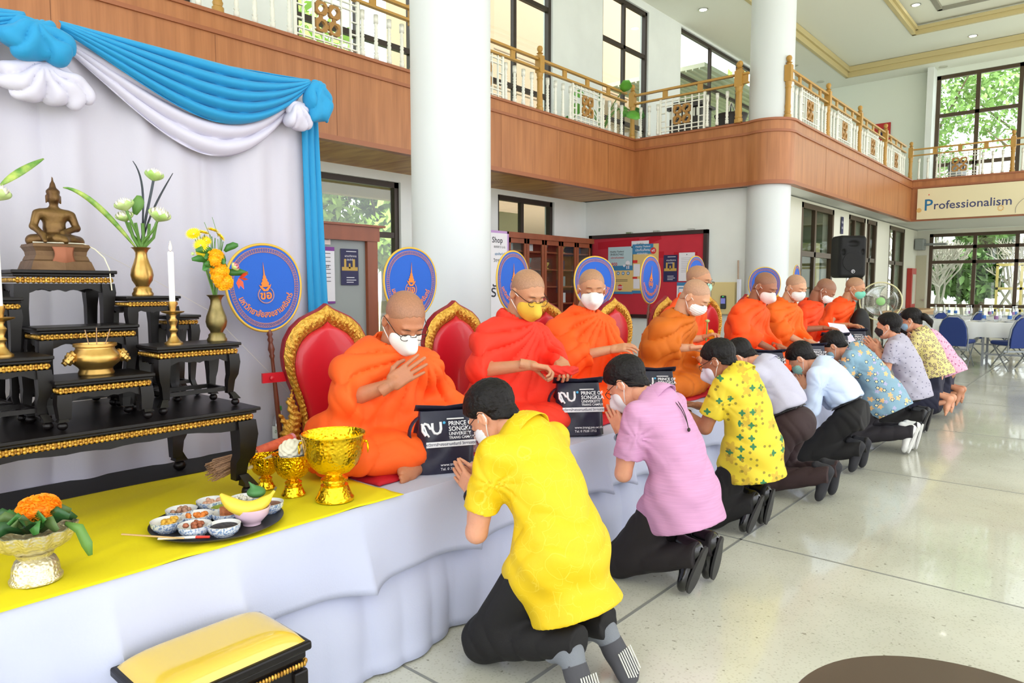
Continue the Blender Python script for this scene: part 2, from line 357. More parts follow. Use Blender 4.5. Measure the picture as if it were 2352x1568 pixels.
# ---------------------------------------------------------------- balcony
struct('balcony_slab', MB().box(-7.2, -6, -5, 9.9, 2.9, 3.6).box(-7.2, -3.6, 9.9, 21, 2.86, 3.6).box(-3.6, 6, 17.7, 21, 2.86, 3.6), mat('slab_white', (225, 228, 225)))
def fascia_path():   # outline in plan with the curve round the far column
    P = [(-5.9, -5), (-5.9, 9.85), (-4.08, 9.85)]
    for k in range(15): P.append((-3.85+.36*math.cos(R(240+k*120/14)), 10.15+.36*math.sin(R(240+k*120/14))))
    P += [(-3.5, 10.35), (-3.5, 17.6), (6, 17.6)]; return P
FP = fascia_path()
def wallstrip(mb, P, off, z0, z1, th):
    n = len(P); nor = []
    for i in range(n):
        a = Vector(P[max(i-1, 0)]); b = Vector(P[min(i+1, n-1)]); c = Vector(P[i])
        n1 = (c-a); n2 = (b-c); n1 = n1.normalized() if n1.length > 1e-6 else n2.normalized(); n2 = n2.normalized() if n2.length > 1e-6 else n1
        m1 = Vector((n1.y, -n1.x)); m2 = Vector((n2.y, -n2.x)); m = (m1+m2).normalized(); nor.append(m/max(.5, m.dot(m1)))
    o = [Vector(p)+nor[i]*off for i, p in enumerate(P)]; q = [Vector(p)+nor[i]*(off-th) for i, p in enumerate(P)]
    vs = [(p.x, p.y, z) for p in o for z in (z0, z1)]+[(p.x, p.y, z) for p in q for z in (z0, z1)]; fs = []
    for i in range(n-1):
        a = 2*i; b_ = 2*n+2*i; fs += [(a, a+2, a+3, a+1), (b_+1, b_+3, b_+2, b_), (a+1, a+3, b_+3, b_+1), (b_, b_+2, a+2, a)]
    mb.add(vs, fs)
b = MB(); wallstrip(b, FP, 0, 2.84, 3.7, .12); struct('balcony_fascia', b, teak, smooth=30)
b = MB()
for off, z0, z1 in ((.022, 3.695, 3.725), (.02, 3.535, 3.56), (.012, 3.56, 3.572), (.02, 2.825, 2.86), (.01, 2.86, 2.88)): wallstrip(b, FP, off, z0, z1, .1)
struct('trim_fascia_moulding', b, mat('teak_trim', (160, 96, 60), .4), smooth=30)
b = MB()
for x, y in [(-5.9, k*1.22+.55) for k in range(8)]: b.box(x-.001, x+.0015, y, y+.004, 2.88, 3.53)
for k in range(1, 7): y = 10.35+k*1.2; b.box(-3.501, -3.4985, y, y+.006, 2.88, 3.53)
struct('trim_fascia_joints', b, mat('joint_brown', (120, 70, 42)))
struct('trim_soffit', MB().box(-7, -5.95, -5, 9.95, 2.835, 2.85), soffit_m)
# railing pieces
ochre = mat('ochre_paint', (182, 138, 62), .4); whitep = mat('white_baluster_paint', (236, 236, 226), .45)
def baluster_prof(h, r=.026):
    q = [(r, 0), (r, .07), (r*.6, .08), (r*1.05, .1), (r*.6, .12), (r*.9, .16), (r*.72, .2)]
    for k in range(5): z = .24+k*.045; q += [(r*.85, z), (r*.6, z+.022)]
    q += [(r*.72, .5), (r*.72, .56), (r*.95, .585), (r*.6, .6), (r, .62), (r, h)]; return [(a, z*h/.68 if z > .62 else z*h/.68) for a, z in q]
BAL = _mesh('baluster_mesh', *(lambda m: (m.v, m.f))(MB().lathe(baluster_prof(.5), n=8)), smooth=True)
BAL.materials.append(whitep)
pp = [(.05, 0), (.05, .05), (.036, .06), (.045, .09), (.036, .11), (.042, .16), (.036, .2), (.036, .4), (.045, .42), (.036, .44), (.045, .47), (.045, .5)]
POSTM = MB().lathe(pp, n=12).box(-.045, .045, -.045, .045, .5, .72).lathe([(.03, .72), (.03, .74), (.045, .75), (.02, .765), (.036, .79), (.04, .815), (.03, .84), (.001, .855)], n=12)
POST = _mesh('post_mesh', POSTM.v, POSTM.f, None, True); POST.set_sharp_from_angle(angle=R(40)); POST.materials.append(ochre)
def lattice(w, h):
    b = MB(); t = .012
    def bar(x0, z0, x1, z1, q=.009): b.box(min(x0, x1)-q, max(x0, x1)+q, -t, t, min(z0, z1)-q, max(z0, z1)+q)
    for x in (-w/2, w/2): bar(x, 0, x, h, .016)
    for x in (-w/2+.09, w/2-.09, -w/2+.2, w/2-.2): bar(x, 0, x, h, .007)
    for z in (.03, .09, h-.09, h-.03): bar(-w/2, z, w/2, z, .006)
    for z in (.18, .3, h-.2): bar(-w/2, z, -w/2+.09, z, .006); bar(w/2-.09, z, w/2, z, .006)
    for x in (-.05, .05): bar(x, h-.13, x, h, .005); bar(x, 0, x, .12, .005)
    for z in (.13, h-.13): bar(-w/2+.2, z, w/2-.2, z, .006)
    g = MB(); s = .062
    for cx in (-.075, .075):
        for cz in (h/2-.08, h/2+.08):
            o = [(-s, -s*.7), (-s*.7, -s), (s*.7, -s), (s, -s*.7), (s, s*.7), (s*.7, s), (-s*.7, s), (-s, s*.7)]; i = [(0, -s*.85), (s*.3, -s*.5), (s*.85, 0), (s*.5, s*.3), (0, s*.85), (-s*.3, s*.5), (-s*.85, 0), (-s*.5, -s*.3)]
            i = [(-s*.62, -s*.3), (-s*.3, -s*.62), (s*.1, -s*.62), (s*.62, s*.1), (s*.62, s*.3), (s*.3, s*.62), (-s*.1, s*.62), (-s*.62, -s*.1)]
            v = []
            for y in (-.018, .018): v += [(cx+p, y, cz+q) for p, q in o]+[(cx+p, y, cz+q) for p, q in i]
            f = []
            for k in range(8):
                j = (k+1) % 8; f += [(k, j, 8+j, 8+k), (16+j, 16+k, 24+k, 24+j), (j, k, 16+k, 16+j), (8+k, 8+j, 24+j, 24+k)]
            g.add(v, f)
    for x, z in ((0, h/2-.08), (0, h/2+.08), (-.075, h/2), (.075, h/2)): g.box(x-.02, x+.02, -.01, .01, z-.02, z+.02)
    return b, g
LB, LG = lattice(.72, .5)
LBm = _mesh('lattice_mesh', LB.v, LB.f, smooth=False); LBm.materials.append(whitep); LGm = _mesh('ornament_mesh', LG.v, LG.f, smooth=False); LGm.materials.append(mat('gold_brown_paint', (168, 122, 58), .45))
def linkm(name, me, par, loc=(0, 0, 0), sc=None):
    o = bpy.data.objects.new(name, me); COL.objects.link(o); o.parent = par; o.location = loc
    if sc: o.scale = sc
    return o
def bay(x, y, L, rz, label, post=True, lat=True):
    """railing bay starting at (x, y) running along local x for L"""
    t = thing('balcony_railing', label, 'railing', (x, y, 3.72), rz, 'balcony railings')
    if post: linkm('post', POST, t)
    r = MB().box(.05, L-.05, -.025, .025, .655, .685); obj('top_rail', r, ochre, t, loc=(0, 0, 0))
    q = MB().box(.05, L-.05, -.025, .025, .53, .555)
    obj('lower_rail', q, ochre, t, loc=(0, 0, 0)); n = max(2, int(L/.45))
    for k in range(1, n): obj('rail_spacer', MB().box(k*L/n-.04, k*L/n+.04, -.012, .012, .555, .655), ochre, t, loc=(0, 0, 0))
    if lat:
        c = L/2; lb = linkm('lattice_panel', LBm, t, (c, 0, .015)); linkm('gold_ornament', LGm, lb)
        k = 4 if L > 2 else 3; e = (L-.72)/2
        for i in range(k):
            for xx in (e*(i+.8)/(k+.3)+.03, L-(e*(i+.8)/(k+.3)+.03)): linkm('baluster', BAL, t, (xx, 0, .015))
    else:
        for i in range(int(L/.16)-1): linkm('baluster', BAL, t, ((i+1)*.16, 0, .015))
    return t
for y, lb in ((.83, 'railing bay above the blue and white swag, at the picture\'s top left'), (3.04, 'railing bay with lattice panel just left of the near column'),
              (5.25, 'railing bay mostly hidden behind the near column'), (7.46, 'railing bay right of the near column with one whole lattice panel')): bay(-5.93, y, 2.21, R(90), lb)
bay(-5.93, 9.82, 1.72, 0, 'short railing bay between the corner post and the far column')
linkm('post', POST, bay(-4.2, 9.82, .2, 0, 'ochre end post touching the far column', post=True, lat=False), (.02, 0, .01)).hide_render = False
for y, lb in ((10.0, 'railing bay starting behind the far column'), (11.75, 'second railing bay beyond the far column'), (13.55, 'third railing bay beyond the far column'), (15.38, 'last long railing bay before the end balcony')):
    bay(-3.56, y, 1.8, R(90), lb)
bay(-3.56, 17.66, 1.85, 0, 'end balcony railing bay in front of the tall window'); bay(-1.71, 17.66, 1.85, 0, 'end balcony railing bay at the picture\'s right edge')
# ---------------------------------------------------------------- windows
def window(n, axis, c, a0, a1, z0, z1, vs, hs, m=darkframe, fw=.05, name='window', pane=True, d=.08):
    b = MB()
    def bx(p, q, lo, hi, dd=d): b.box(c-dd/2, c+dd/2, p, q, lo, hi) if axis == 'x' else b.box(p, q, c-dd/2, c+dd/2, lo, hi)
    bx(a0, a0+fw, z0, z1); bx(a1-fw, a1, z0, z1); bx(a0, a1, z0, z0+fw); bx(a0, a1, z1-fw, z1)
    for v in vs: bx(v-fw/2, v+fw/2, z0, z1, d*.8)
    for h in hs: bx(a0, a1, h-fw/2, h+fw/2, d*.8)
    o = struct('%s_%d' % (name, n), b, m)
    if pane: g = MB(); g.box(c-.004, c+.004, a0, a1, z0, z1) if axis == 'x' else g.box(a0, a1, c-.004, c+.004, z0, z1); obj('pane', g, glass, o, loc=(0, 0, 0))
    return o
wn = 1
for (a, b_, lo, hi) in UW: window(wn, 'x', -7.28, a, b_, lo, hi, [(a+b_)/2] if b_-a < 3 else [a+1.55, a+3.1], [5.9, 4.5], fw=.07); wn += 1
for (a, b_, lo, hi) in GW: window(wn, 'x', -7.08, a, b_, lo, hi, [a+(b_-a)*.45], [2.05] if lo < .5 else [], fw=.07); wn += 1
window(wn, 'y', 21.08, -3.72, -1.9, 3.78, 6.75, [-2.82], [5.75, 4.5], brownframe, .09); wn += 1
window(wn, 'y', 21.08, -1.8, 1.4, 3.78, 6.75, [-.2], [5.75, 4.5], brownframe, .09); wn += 1
window(wn, 'y', 21.08, -3.72, 2, .35, 2.75, [-2.72, -1.85, -.2], [2.4, 2.02, .9], brownframe, .08); wn += 1
dk = brownframe
for i, (a, b_, lo, hi) in enumerate(DW):
    window(i+1, 'x', -4.04, a, b_, lo, hi, [(a+b_)/2-.12], [1.95], dk, .09, name='door' if lo < .1 else 'window_side')
# rooms seen through the glass doors
struct('wall_inner_room', MB().box(-6.9, -6.8, 10.4, 21, 0, 2.84).box(-6.9, -4.2, 17.2, 17.3, 0, 2.84), mat('room_green', (165, 178, 150)))
for i, y in enumerate((12.6, 13.5, 15.4)):
    t = thing('cream_partition', ['cream column seen through the first glass door pane', 'cream column seen through the second door pane', 'cream partition behind the loudspeaker'][i], 'partition', (-4.9, y, 0), group='cream partitions behind the glass doors')
    obj('panel', MB().box(-.12, .12, -.18, .18, 0, 1.85 if i < 2 else 2.3), mat('cream_yellow', (235, 222, 165)), t, loc=(0, 0, 0))
# service door by the end wall
o = struct('door_9', MB().box(-4.06, -3.98, 20.93, 21.0, 0, 2.2).box(-3.98, -3.76, 20.95, 20.99, 0, 2.2), mat('door_cream', (190, 186, 160))); obj('door_handle', MB().box(-3.8, -3.77, 20.88, 20.95, 1.02, 1.06), chrome, o, loc=(0, 0, 0))
# ---------------------------------------------------------------- outdoors
struct('ground', MB().box(-60, 50, -40, 80, -.35, -.3), mat('lawn', (150, 152, 118), .9, var=.3, vs=1.2))
struct('terrace_and_bounce_slab', MB().box(-9, -7.2, -6, 22, -.3, -.05).box(-5, 8, 21.2, 24, -.3, -.02).box(6.2, 20, -12, 24, -.3, -.04).box(-8, 6.2, -14, -5.3, -.3, -.04), mat('concrete', (214, 212, 204)))  # unseen slab along the right side is added to bounce sunlight onto the ceiling
def leafcloud(c, r, n, s=.16, seed=0):
    rg = np.random.RandomState(seed); b = MB(); blobs = [(np.array(c)+rg.uniform(-1, 1, 3)*np.array(r)*.62, rg.uniform(.35, .6)) for _ in range(9)]
    for i in range(n):
        q, k = blobs[rg.randint(9)]; d = rg.normal(size=3); d /= np.linalg.norm(d); p = q+d*np.array(r)*k*rg.uniform(.7, 1)
        u = rg.normal(size=3); u /= np.linalg.norm(u); v = np.cross(u, d); v /= np.linalg.norm(v)+1e-6; z = s*rg.uniform(.6, 1.3)
        b.add([p-u*z, p+v*z*.45, p+u*z, p-v*z*.45], [(0, 1, 2, 3)])
    return b
bark = mat('bark', (120, 105, 88), .9, var=.2); palebark = mat('pale_bark', (205, 200, 190), .8)
leafs = [mat('leaf_bright', (165, 200, 95), .6, var=.3, vs=.8), mat('leaf_mid', (140, 180, 96), .6, var=.3, vs=.8), mat('leaf_deep', (92, 130, 66), .6, var=.3, vs=.8)]
def tree(x, y, h, r, k, lb, n=2600, s=.17, name='tree'):
    t = thing(name, lb, 'tree', (x, y, -.3), group='trees outside the hall', world=True); rg = random.Random(int(x*7+y*13)); b = MB()
    b.tube([(x, y, -.3), (x+.1, y, h*.3), (x-.1, y+.1, h*.6)], [.16, .13, .09], 8)
    for q in range(7):
        a = q*.9; z = h*(.3+.05*q); b.tube([(x, y, z), (x+math.cos(a)*r*.5, y+math.sin(a)*r*.5, z+h*.15), (x+math.cos(a)*r*.8, y+math.sin(a)*r*.8, z+h*.25)], [.06, .04, .015], 6)
    part('trunk', b, bark, t, smooth=True); part('crown', leafcloud((x, y, h*.68), (r, r, h*.36), n, s, int(h*10+y)), leafs[k], t)
for x, y, h, r, k, lb in ((-13, 2.2, 6.5, 2.6, 0, 'bright green tree seen left of the near column'), (-12.5, 6.6, 7.5, 2.6, 0, 'bright tree behind the ground window by the grey noticeboard'),
        (-13.5, 9, 7.4, 2.2, 0, 'tree seen beside the cream annexe'), (-15, 22, 9, 3.2, 1, 'tall tree outside the long upper window'), (-12.5, 26.5, 9, 3.2, 0, 'bright tree beyond the slatted canopy'),
        (-5.5, 29, 10, 3.6, 1, 'tall tree outside the end window, left part'), (-1.5, 31, 11, 4, 1, 'tall tree outside the end window, right part'), (-3.2, 25.5, 3.2, 1.2, 2, 'dark bushy tree outside the lower end window'),
        (2.5, 29, 8, 3, 0, 'bright tree beyond the dining tables'), (-13, -2, 7, 3, 0, 'bright tree behind the altar drape')):
    tree(x, y, h, r, k, lb, 7500 if y > 28 else 3800, .11 if y > 28 else .17)
for i, (y, lb) in enumerate(((1.2, 'low bright bush outside, left end of the veranda'), (4.6, 'low bright bush seen above the grey noticeboard'), (7.4, 'low bright bush seen between noticeboard and near column'), (10.6, 'low bright bush by the cream pier'))): tree(-12.2-.3*i, y, 4.0, 1.75, 0, lb, 5200, .13, 'bush')
# bare pale frangipani branches by the end window
for j, (x0, y0, lb) in enumerate(((-4.4, 23.6, 'pale bare branched shrub outside the lower left end pane'), (-2.0, 24.6, 'pale bare branched shrub outside the lower right end pane'), (-3.4, 25.8, 'tall pale branched shrub behind the end window'))):
    b = MB(); rg = random.Random(j)
    def grow(p, d, l, r, n):
        q = p+d*l; b.tube([p, (p+q)/2+Vector((rg.uniform(-.05, .05),)*3), q], [r, r*.85, r*.7], 5)
        if n:
            for _ in range(3): e = (d+Vector((rg.uniform(-.8, .8), rg.uniform(-.5, .5), rg.uniform(-.2, .6)))).normalized(); grow(q, e, l*.78, r*.68, n-1)
    for _ in range(3): grow(Vector((x0+rg.uniform(-.4, .4), y0, -.2)), Vector((rg.uniform(-.5, .5), 0, 1)).normalized(), .95 if j < 2 else 1.6, .06, 4)
    obj('bare_shrub', b, palebark, label=lb, cat='shrub', group='bare shrubs at the end window', smooth=True)
# cream annexe with panel joints seen through the upper windows
t = thing('annexe_building', 'cream panelled annexe outside the upper left windows', 'building', (-11, 10, -.3), world=True)
part('wall', MB().box(-14, -10.4, 11.5, 18.3, -.3, 9), mat('annexe_pink', (190, 164, 138), .8), t)
b = MB()
for z in (4.1, 4.9, 5.7, 6.5): b.box(-10.41, -10.39, 11.5, 18.3, z, z+.02)
part('panel_joint', b, mat('joint_tan', (150, 128, 106)), t)
t = thing('slatted_canopy', 'white slatted canopy soffit outside the long upper window', 'canopy', (-9, 16, 6.2), world=True)
b = MB(); b.box(-10.2, -7.5, 15.6, 26, 6.5, 6.6)
for k in range(16): b.box(-10.2+k*.17, -10.2+k*.17+.03, 15.6, 26, 6.46, 6.5)
part('slat', b, mat('canopy_white', (216, 222, 200)), t)
part('beam', MB().box(-10.4, -10.2, 18.4, 26, 6.2, 6.7), mat('canopy_white', (216, 222, 200)), t); part('post', MB().box(-10.4, -10.2, 18.4, 18.6, -.3, 6.3), mat('canopy_white', (216, 222, 200)), t); part('post', MB().box(-10.4, -10.2, 25.7, 25.9, -.3, 6.3), mat('canopy_white', (216, 222, 200)), t)
t = thing('veranda_roof', 'cream veranda eave outside the ground windows', 'eave', (-9, 4, 2.6), world=True)
part('soffit', MB().box(-9.6, -7.3, -5, 9.7, 3.07, 3.12), mat('eave_white', (216, 218, 210)), t); part('beam', MB().box(-9.7, -9.5, -5, 9.7, 2.88, 3.12), mat('eave_cream', (222, 200, 150)), t)
b = MB().box(-9.2, -8.2, 8.3, 9.7, -.2, 2.7); obj('veranda_pier', b, mat('eave_yellow', (228, 212, 160)), label='cream pier outside the small window above the cabinet', cat='pier')
t = thing('marquee_tent', 'white marquee roof outside the end window', 'tent', (-1.2, 26, 2), world=True)
part('canopy', MB().add([(-4.5, 24, 3.95), (2.2, 24, 3.95), (2.2, 27, 3.95), (-4.5, 27, 3.95), (-.9, 25.5, 6.6)], [(0, 1, 4), (1, 2, 4), (2, 3, 4), (3, 0, 4)]), mat('tent_white', (248, 248, 250)), t)
for x in (-4.4, 2.1):
    for y in (24.1, 26.9): part('pole', MB().tube([(x, y, -.3), (x, y, 3.9)], .04), chrome, t)
t = thing('yellow_trellis', 'cream yellow garden trellis outside the lower end window', 'trellis', (-1.5, 23.4, 0), world=True)
b = MB()
for z in (.7, 1.3, 1.95): b.box(-2.5, 2, 23.38, 23.44, z, z+.07)
for x in (-2.5, -1.95, -1.4, -.8): b.box(x, x+.06, 23.38, 23.44, -.1, 1.98)
part('bar', b, mat('trellis_yellow', (238, 214, 130)), t)
# ---------------------------------------------------------------- people: templates in head-, hand- and foot-space
def nrm(v): v = np.array(v, float); return v/(np.linalg.norm(v)+1e-12)
def ssub(f, g, k=.008): return lambda P: smax(f(P), -g(P), k)
def head_field():
    f = sunion([elli((0, -.012, .035), (.078, .097, .085)), elli((0, .02, -.018), (.066, .077, .088)), elli((0, .045, -.088), (.04, .042, .03)), elli((.035, .04, -.06), (.028, .04, .03)), elli((-.035, .04, -.06), (.028, .04, .03))], .03)
    f = sunion([f, elli((0, .084, .03), (.045, .012, .009))], .015)
    f = ssub(f, sunion([elli((.032, .104, .006), (.019, .016, .012)), elli((-.032, .104, .006), (.019, .016, .012))], .003), .012)
    f = sunion([f, caps((0, .088, .015), (0, .108, -.022), .007, .012), elli((.012, .098, -.026), (.009, .01, .007)), elli((-.012, .098, -.026), (.009, .01, .007))], .008)
    f = sunion([f, elli((.032, .081, .003), (.016, .014, .011)), elli((-.032, .081, .003), (.016, .014, .011))], .004)
    f = sunion([f, elli((0, .09, -.055), (.022, .01, .006)), elli((0, .088, -.066), (.019, .01, .007))], .004)
    ears = []
    for s in (1, -1): ears += [ssub(elli((s*.083, -.008, -.006), (.011, .019, .032)), elli((s*.094, -.003, -.002), (.007, .011, .021)), .004)]
    return sunion([f]+ears, .006)
HF = head_field()
HEAD = nets(HF, (-.115, -.13, -.14), (.115, .14, .14), .0045)
def hairline(P, y0=.03, z0=.012, zf=.072, zb=-.05):
    y = P[:, 1]; return np.where(y > y0, z0+(y-y0)*(zf-z0)/.055, z0+(y0-y)*(zb-z0)/.12)
def hair(kind):
    t = {'shaved': .0014, 'short': .012, 'bun': .01, 'thin': .007}[kind]
    cr0 = elli((0, -.012, .035), (.078, .097, .085)); fc0 = elli((0, .02, -.018), (.066, .077, .088)); nk0 = elli((0, -.03, -.03), (.06, .066, .08))
    def thick(P): return t*(.35+np.clip((P[:, 2]+.03)/.09, 0, 1)*1.0+.35*np.clip(P[:, 2]/.12, 0, 1)) if kind != 'shaved' else t
    cr = lambda P: np.minimum(cr0(P), nk0(P))-thick(P)
    fc = lambda P: fc0(P)-thick(P)*.8
    def f(P):
        d = np.minimum(cr(P), fc(P)); x = P[:, 0]; w = 0
        if kind != 'shaved': w = .0018*np.sin(x*260+P[:, 1]*60)*np.sin(P[:, 1]*170+P[:, 2]*60)+.0012*np.sin(x*520+P[:, 2]*210+P[:, 1]*120)
        zl = hairline(P, zf=.092 if kind == 'shaved' else .072, z0=.02 if kind == 'shaved' else .012, zb=-.078 if kind != 'bun' else -.085)+.004*np.sin(x*230)
        d = smax(d+w, (zl-P[:, 2])*.8, .012 if kind != 'shaved' else .002)
        for s in (1, -1): d = smax(d, .026-np.linalg.norm((P-np.array([s*.088, -.002, -.01]))*np.array([.7, 1, .8]), axis=1), .006)
        if kind == 'bun':
            q = sunion([elli((0, -.125, .0), (.035, .035, .04)), caps((0, -.14, -.01), (.01, -.165, -.07), .032, .028), caps((.01, -.165, -.07), (.02, -.16, -.13), .028, .008)], .02)
            d = sunion([lambda _: d, q], .012)(P)
        return d
    return nets(f, (-.11, -.21 if kind == 'bun' else -.14, -.15 if kind == 'bun' else -.1), (.11, .14, .16), .0045 if kind != 'shaved' else .004)
HAIR = {k: hair(k) for k in ('shaved', 'short', 'bun', 'thin')}
def mask(kind):
    if kind == 'kf': f0 = sunion([elli((0, .048, -.05), (.07, .056, .066)), caps((0, .105, -.012), (0, .128, -.05), .006, .005), caps((0, .128, -.05), (0, .085, -.11), .005, .008)], .06)
    else: f0 = sunion([elli((0, .045, -.048), (.071, .066, .062)), elli((0, .09, -.03), (.024, .03, .03))], .03)
    def f(P):
        d = f0(P); 
        if kind != 'kf': d = d+.0012*np.sin(P[:, 2]*420)
        y, z, x = P[:, 1], P[:, 2], abs(P[:, 0])
        d = smax(d, z-(.004-x*.25), .003); d = smax(d, .022+x*.15-y, .003)
        return smax(d, -.112-z, .004)
    return nets(f, (-.09, 0, -.125), (.09, .15, .02), .004)
MASKS = {k: mask(k) for k in ('kf', 'surgical')}
def strap_mb():
    bs = []
    for s in (1, -1):
        b = MB(); bs.append(b)
        b.tube(bez((s*.06, .045, -.012), (s*.074, .02, .0), (s*.09, .0, .015), (s*.088, -.024, .006), 6), .0022, 5)
        b.tube(bez((s*.057, .04, -.085), (s*.07, .02, -.06), (s*.088, .0, -.045), (s*.088, -.024, -.02), 6), .0022, 5)
        b.tube([(s*.088, -.024, .006), (s*.0885, -.025, -.02)], .0022, 5)
    return bs
def glasses_mb():
    b = MB()
    for s in (1, -1):
        b.tube([(s*(.034+.023*math.cos(a)), .112-.004*abs(math.cos(a)), .0+.017*math.sin(a)) for a in np.linspace(0, 2*PI, 14, endpoint=False)], .0016, 5, closed=True)
        b.tube([(s*.057, .108, .006), (s*.074, .085, .01), (s*.09, -.012, .016), (s*.09, -.026, .004)], .0018, 5)
    b.tube([(.011, .113, .003), (0, .116, .006), (-.011, .113, .003)], .0016, 5); return b
def eyes_mb():
    b = MB()
    for s in (1, -1):
        b.tube([(s*x, .0945-((x-.03)**2)*14, .0005-.004*math.sin((x-.018)/.028*PI)) for x in np.linspace(.018, .046, 7)], [.0005, .0012, .0015, .0016, .0016, .0012, .0005], 5)
        b.tube([(s*x, .098-((x-.022)**2)*11, .026+.004*math.sin((x-.014)/.038*PI)) for x in np.linspace(.014, .052, 7)], [.0008, .002, .0025, .0025, .002, .0015, .0006], 5, flat=.6)
    return b
def hand(curl, spread=.12, thumb=0.4):
    fs = [rbox((.002, .052, 0), (.038, .046, .013), .012), caps((0, -.04, 0), (0, .02, 0), .026, .025), elli((.024, .035, -.01), (.02, .032, .014))]
    fin = []
    for x, y, L, r, a in ((.031, .09, .074, .0092, -.5), (.011, .097, .083, .0096, -.12), (-.010, .094, .077, .0092, .25), (-.029, .084, .06, .0082, .6)):
        p = np.array([x, y, 0.]); an = 0; sx = math.sin(-a*spread*2); seg = [L*.45, L*.3, L*.25]
        for i, l in enumerate(seg):
            an += curl*(.7, 1.1, .8)[i]; d = np.array([sx, math.cos(an), -math.sin(an)]); q = p+d*l; fin.append(caps(p, q, r*(1-.1*i), r*(.93-.1*i))); p = q
        fs_ = None
    th = []; p = np.array([.024, .022, -.006]); t = thumb
    for d, l, r in ((nrm((.75, .7, -.25)), .042, .0125), (nrm((.75-t, .9, -.3-curl*.2)), .032, .0105), (nrm((.45-t, .95, -.3-curl*.4)), .026, .009)): q = p+d*l; th.append(caps(p, q, r, r*.88)); p = q
    palm = sunion(fs, .012); F = lambda P: np.minimum.reduce([g(P) for g in fin]); T = sunion(th, .004)
    f = sunion([palm, F, T], .006); return nets(f, (-.07, -.05, -.14), (.12, .2, .05), .0035)
HANDS = {'flat': hand(.06, .1, .55), 'relax': hand(.38, .15, .3), 'grip': hand(.95, .05, .2)}
def feet():
    shoe = sunion([elli((0, .045, .045), (.036, .05, .045)), elli((.002, .12, .04), (.038, .08, .038)), elli((.004, .205, .028), (.046, .07, .03)), caps((0, .04, .05), (0, .035, .11), .036, .034)], .025)
    sh = nets(lambda P: smax(shoe(P), -P[:, 2], .004), (-.06, -.02, -.02), (.07, .29, .14), .006)
    bare = [elli((0, .035, .03), (.03, .038, .03)), elli((.002, .1, .036), (.032, .08, .03)), elli((.002, .17, .02), (.042, .05, .02)), caps((0, .035, .05), (0, .03, .13), .034, .033)]
    b0 = sunion(bare, .03); toes = [caps((.03-.0165*i, .2-.004*i*i*.9, .014), (.03-.0165*i, .232-.007*i*i*.8-.002, .011), .0125-.0014*i, .0105-.001*i) for i in range(5)]
    b1 = nets(sunion([b0, lambda P: np.minimum.reduce([g(P) for g in toes])], .006), (-.06, -.02, -.02), (.07, .27, .15), .005); return sh, b1
SHOE, BARE = feet()
def sole_mb():
    b = MB(); o = []
    for k in range(28):
        a = 2*PI*k/28; y = .13+.135*math.sin(a); w = .036+.012*math.sin((y-.12)*9) if y > .03 else .036; o.append((w*math.cos(a)*(1 if .02 < y < .25 else .9)+.003, y))
    b.prism(o, .012, Matrix.Translation((0, 0, -.008)))
    return b
SOLE = sole_mb()
def basis(c, fwd, up):
    y = nrm(fwd); x = nrm(np.cross(y, up)); z = np.cross(x, y); return frame(c, x, y, z)
def headM(c, yaw, pitch, roll=0):
    """yaw: world angle of the gaze (deg), pitch down negative"""
    y = np.array([math.cos(R(yaw))*math.cos(R(pitch)), math.sin(R(yaw))*math.cos(R(pitch)), math.sin(R(pitch))])
    return basis(c, y, (0, 0, 1)) @ Matrix.Rotation(R(roll), 4, 'Y')
def skin(n, c, scalp=None): return mat('skin_'+n, c, .5, var=.06, vs=14, sss=.15, bump=.12, bs=120)
def hairmat(n, c): return mat('hair_'+n, c, .5, spec=.25, bump=.6, bs=90, stretch=(1, .25, 1), var=.3, vs=60)
def disp(m, fn):
    V, F = m; N = vnormals(V, F); return V+N*fn(V, N)[:, None], F
def ridge(ph): return np.abs(np.sin(ph))**.7
HAIRC = hairmat('black', (20, 17, 18)); STUB = mat('stubble', (148, 118, 94), .55, var=.12, vs=60); METAL = mat('glasses_metal', (60, 45, 40), .3, .6); LASH = mat('lash', (40, 26, 20), .6)
EYES, STRAP, GLS = eyes_mb(), strap_mb(), glasses_mb()
def mbx(b, M): q = MB(); q.v = [tuple(M @ Vector(v)) for v in b.v]; q.f = b.f; q.m = b.m; return q
def headparts(t, body, M, hairk, mk, mcol, glasses=False, stub=None, hm=None):
    V, F = xf(HAIR[hairk], M); part('hair', (V, F), (stub or STUB) if hairk == 'shaved' else (hm or HAIRC), t, smooth=True)
    part('eyelashes_and_brows', mbx(EYES, M), LASH, t, smooth=True)
    if mk:
        k = part('face_mask', xf(MASKS[mk], M), mat('mask_%d_%d_%d' % mcol, mcol, .75, bump=.15, bs=200), t, smooth=50)
        for q_ in STRAP: obj('ear_loop', mbx(q_, M), mat('mask_strap', (240, 240, 238), .7), k, smooth=True, loc=(0, 0, 0))
    if glasses: part('glasses', mbx(GLS, M), METAL, t, smooth=True)
def capsn(P0, P1, r0, r1): return caps(P0, P1, r0, r1)
def handM(w, tip, nor, right):
    """wrist w, pointing to tip, back of the hand facing nor"""
    y = nrm(np.array(tip)-np.array(w)); n = np.array(nor, float); z = nrm(n-y*(n @ y)); x = np.cross(y, z); return frame(w, x, y, z)
def put_hand(kind, w, tip, nor, thumb_dir):
    M = handM(w, tip, nor, 1); x = np.array([M[0][0], M[1][0], M[2][0]]); return xf(HANDS[kind], M, mirror=(x @ np.array(thumb_dir)) < 0)
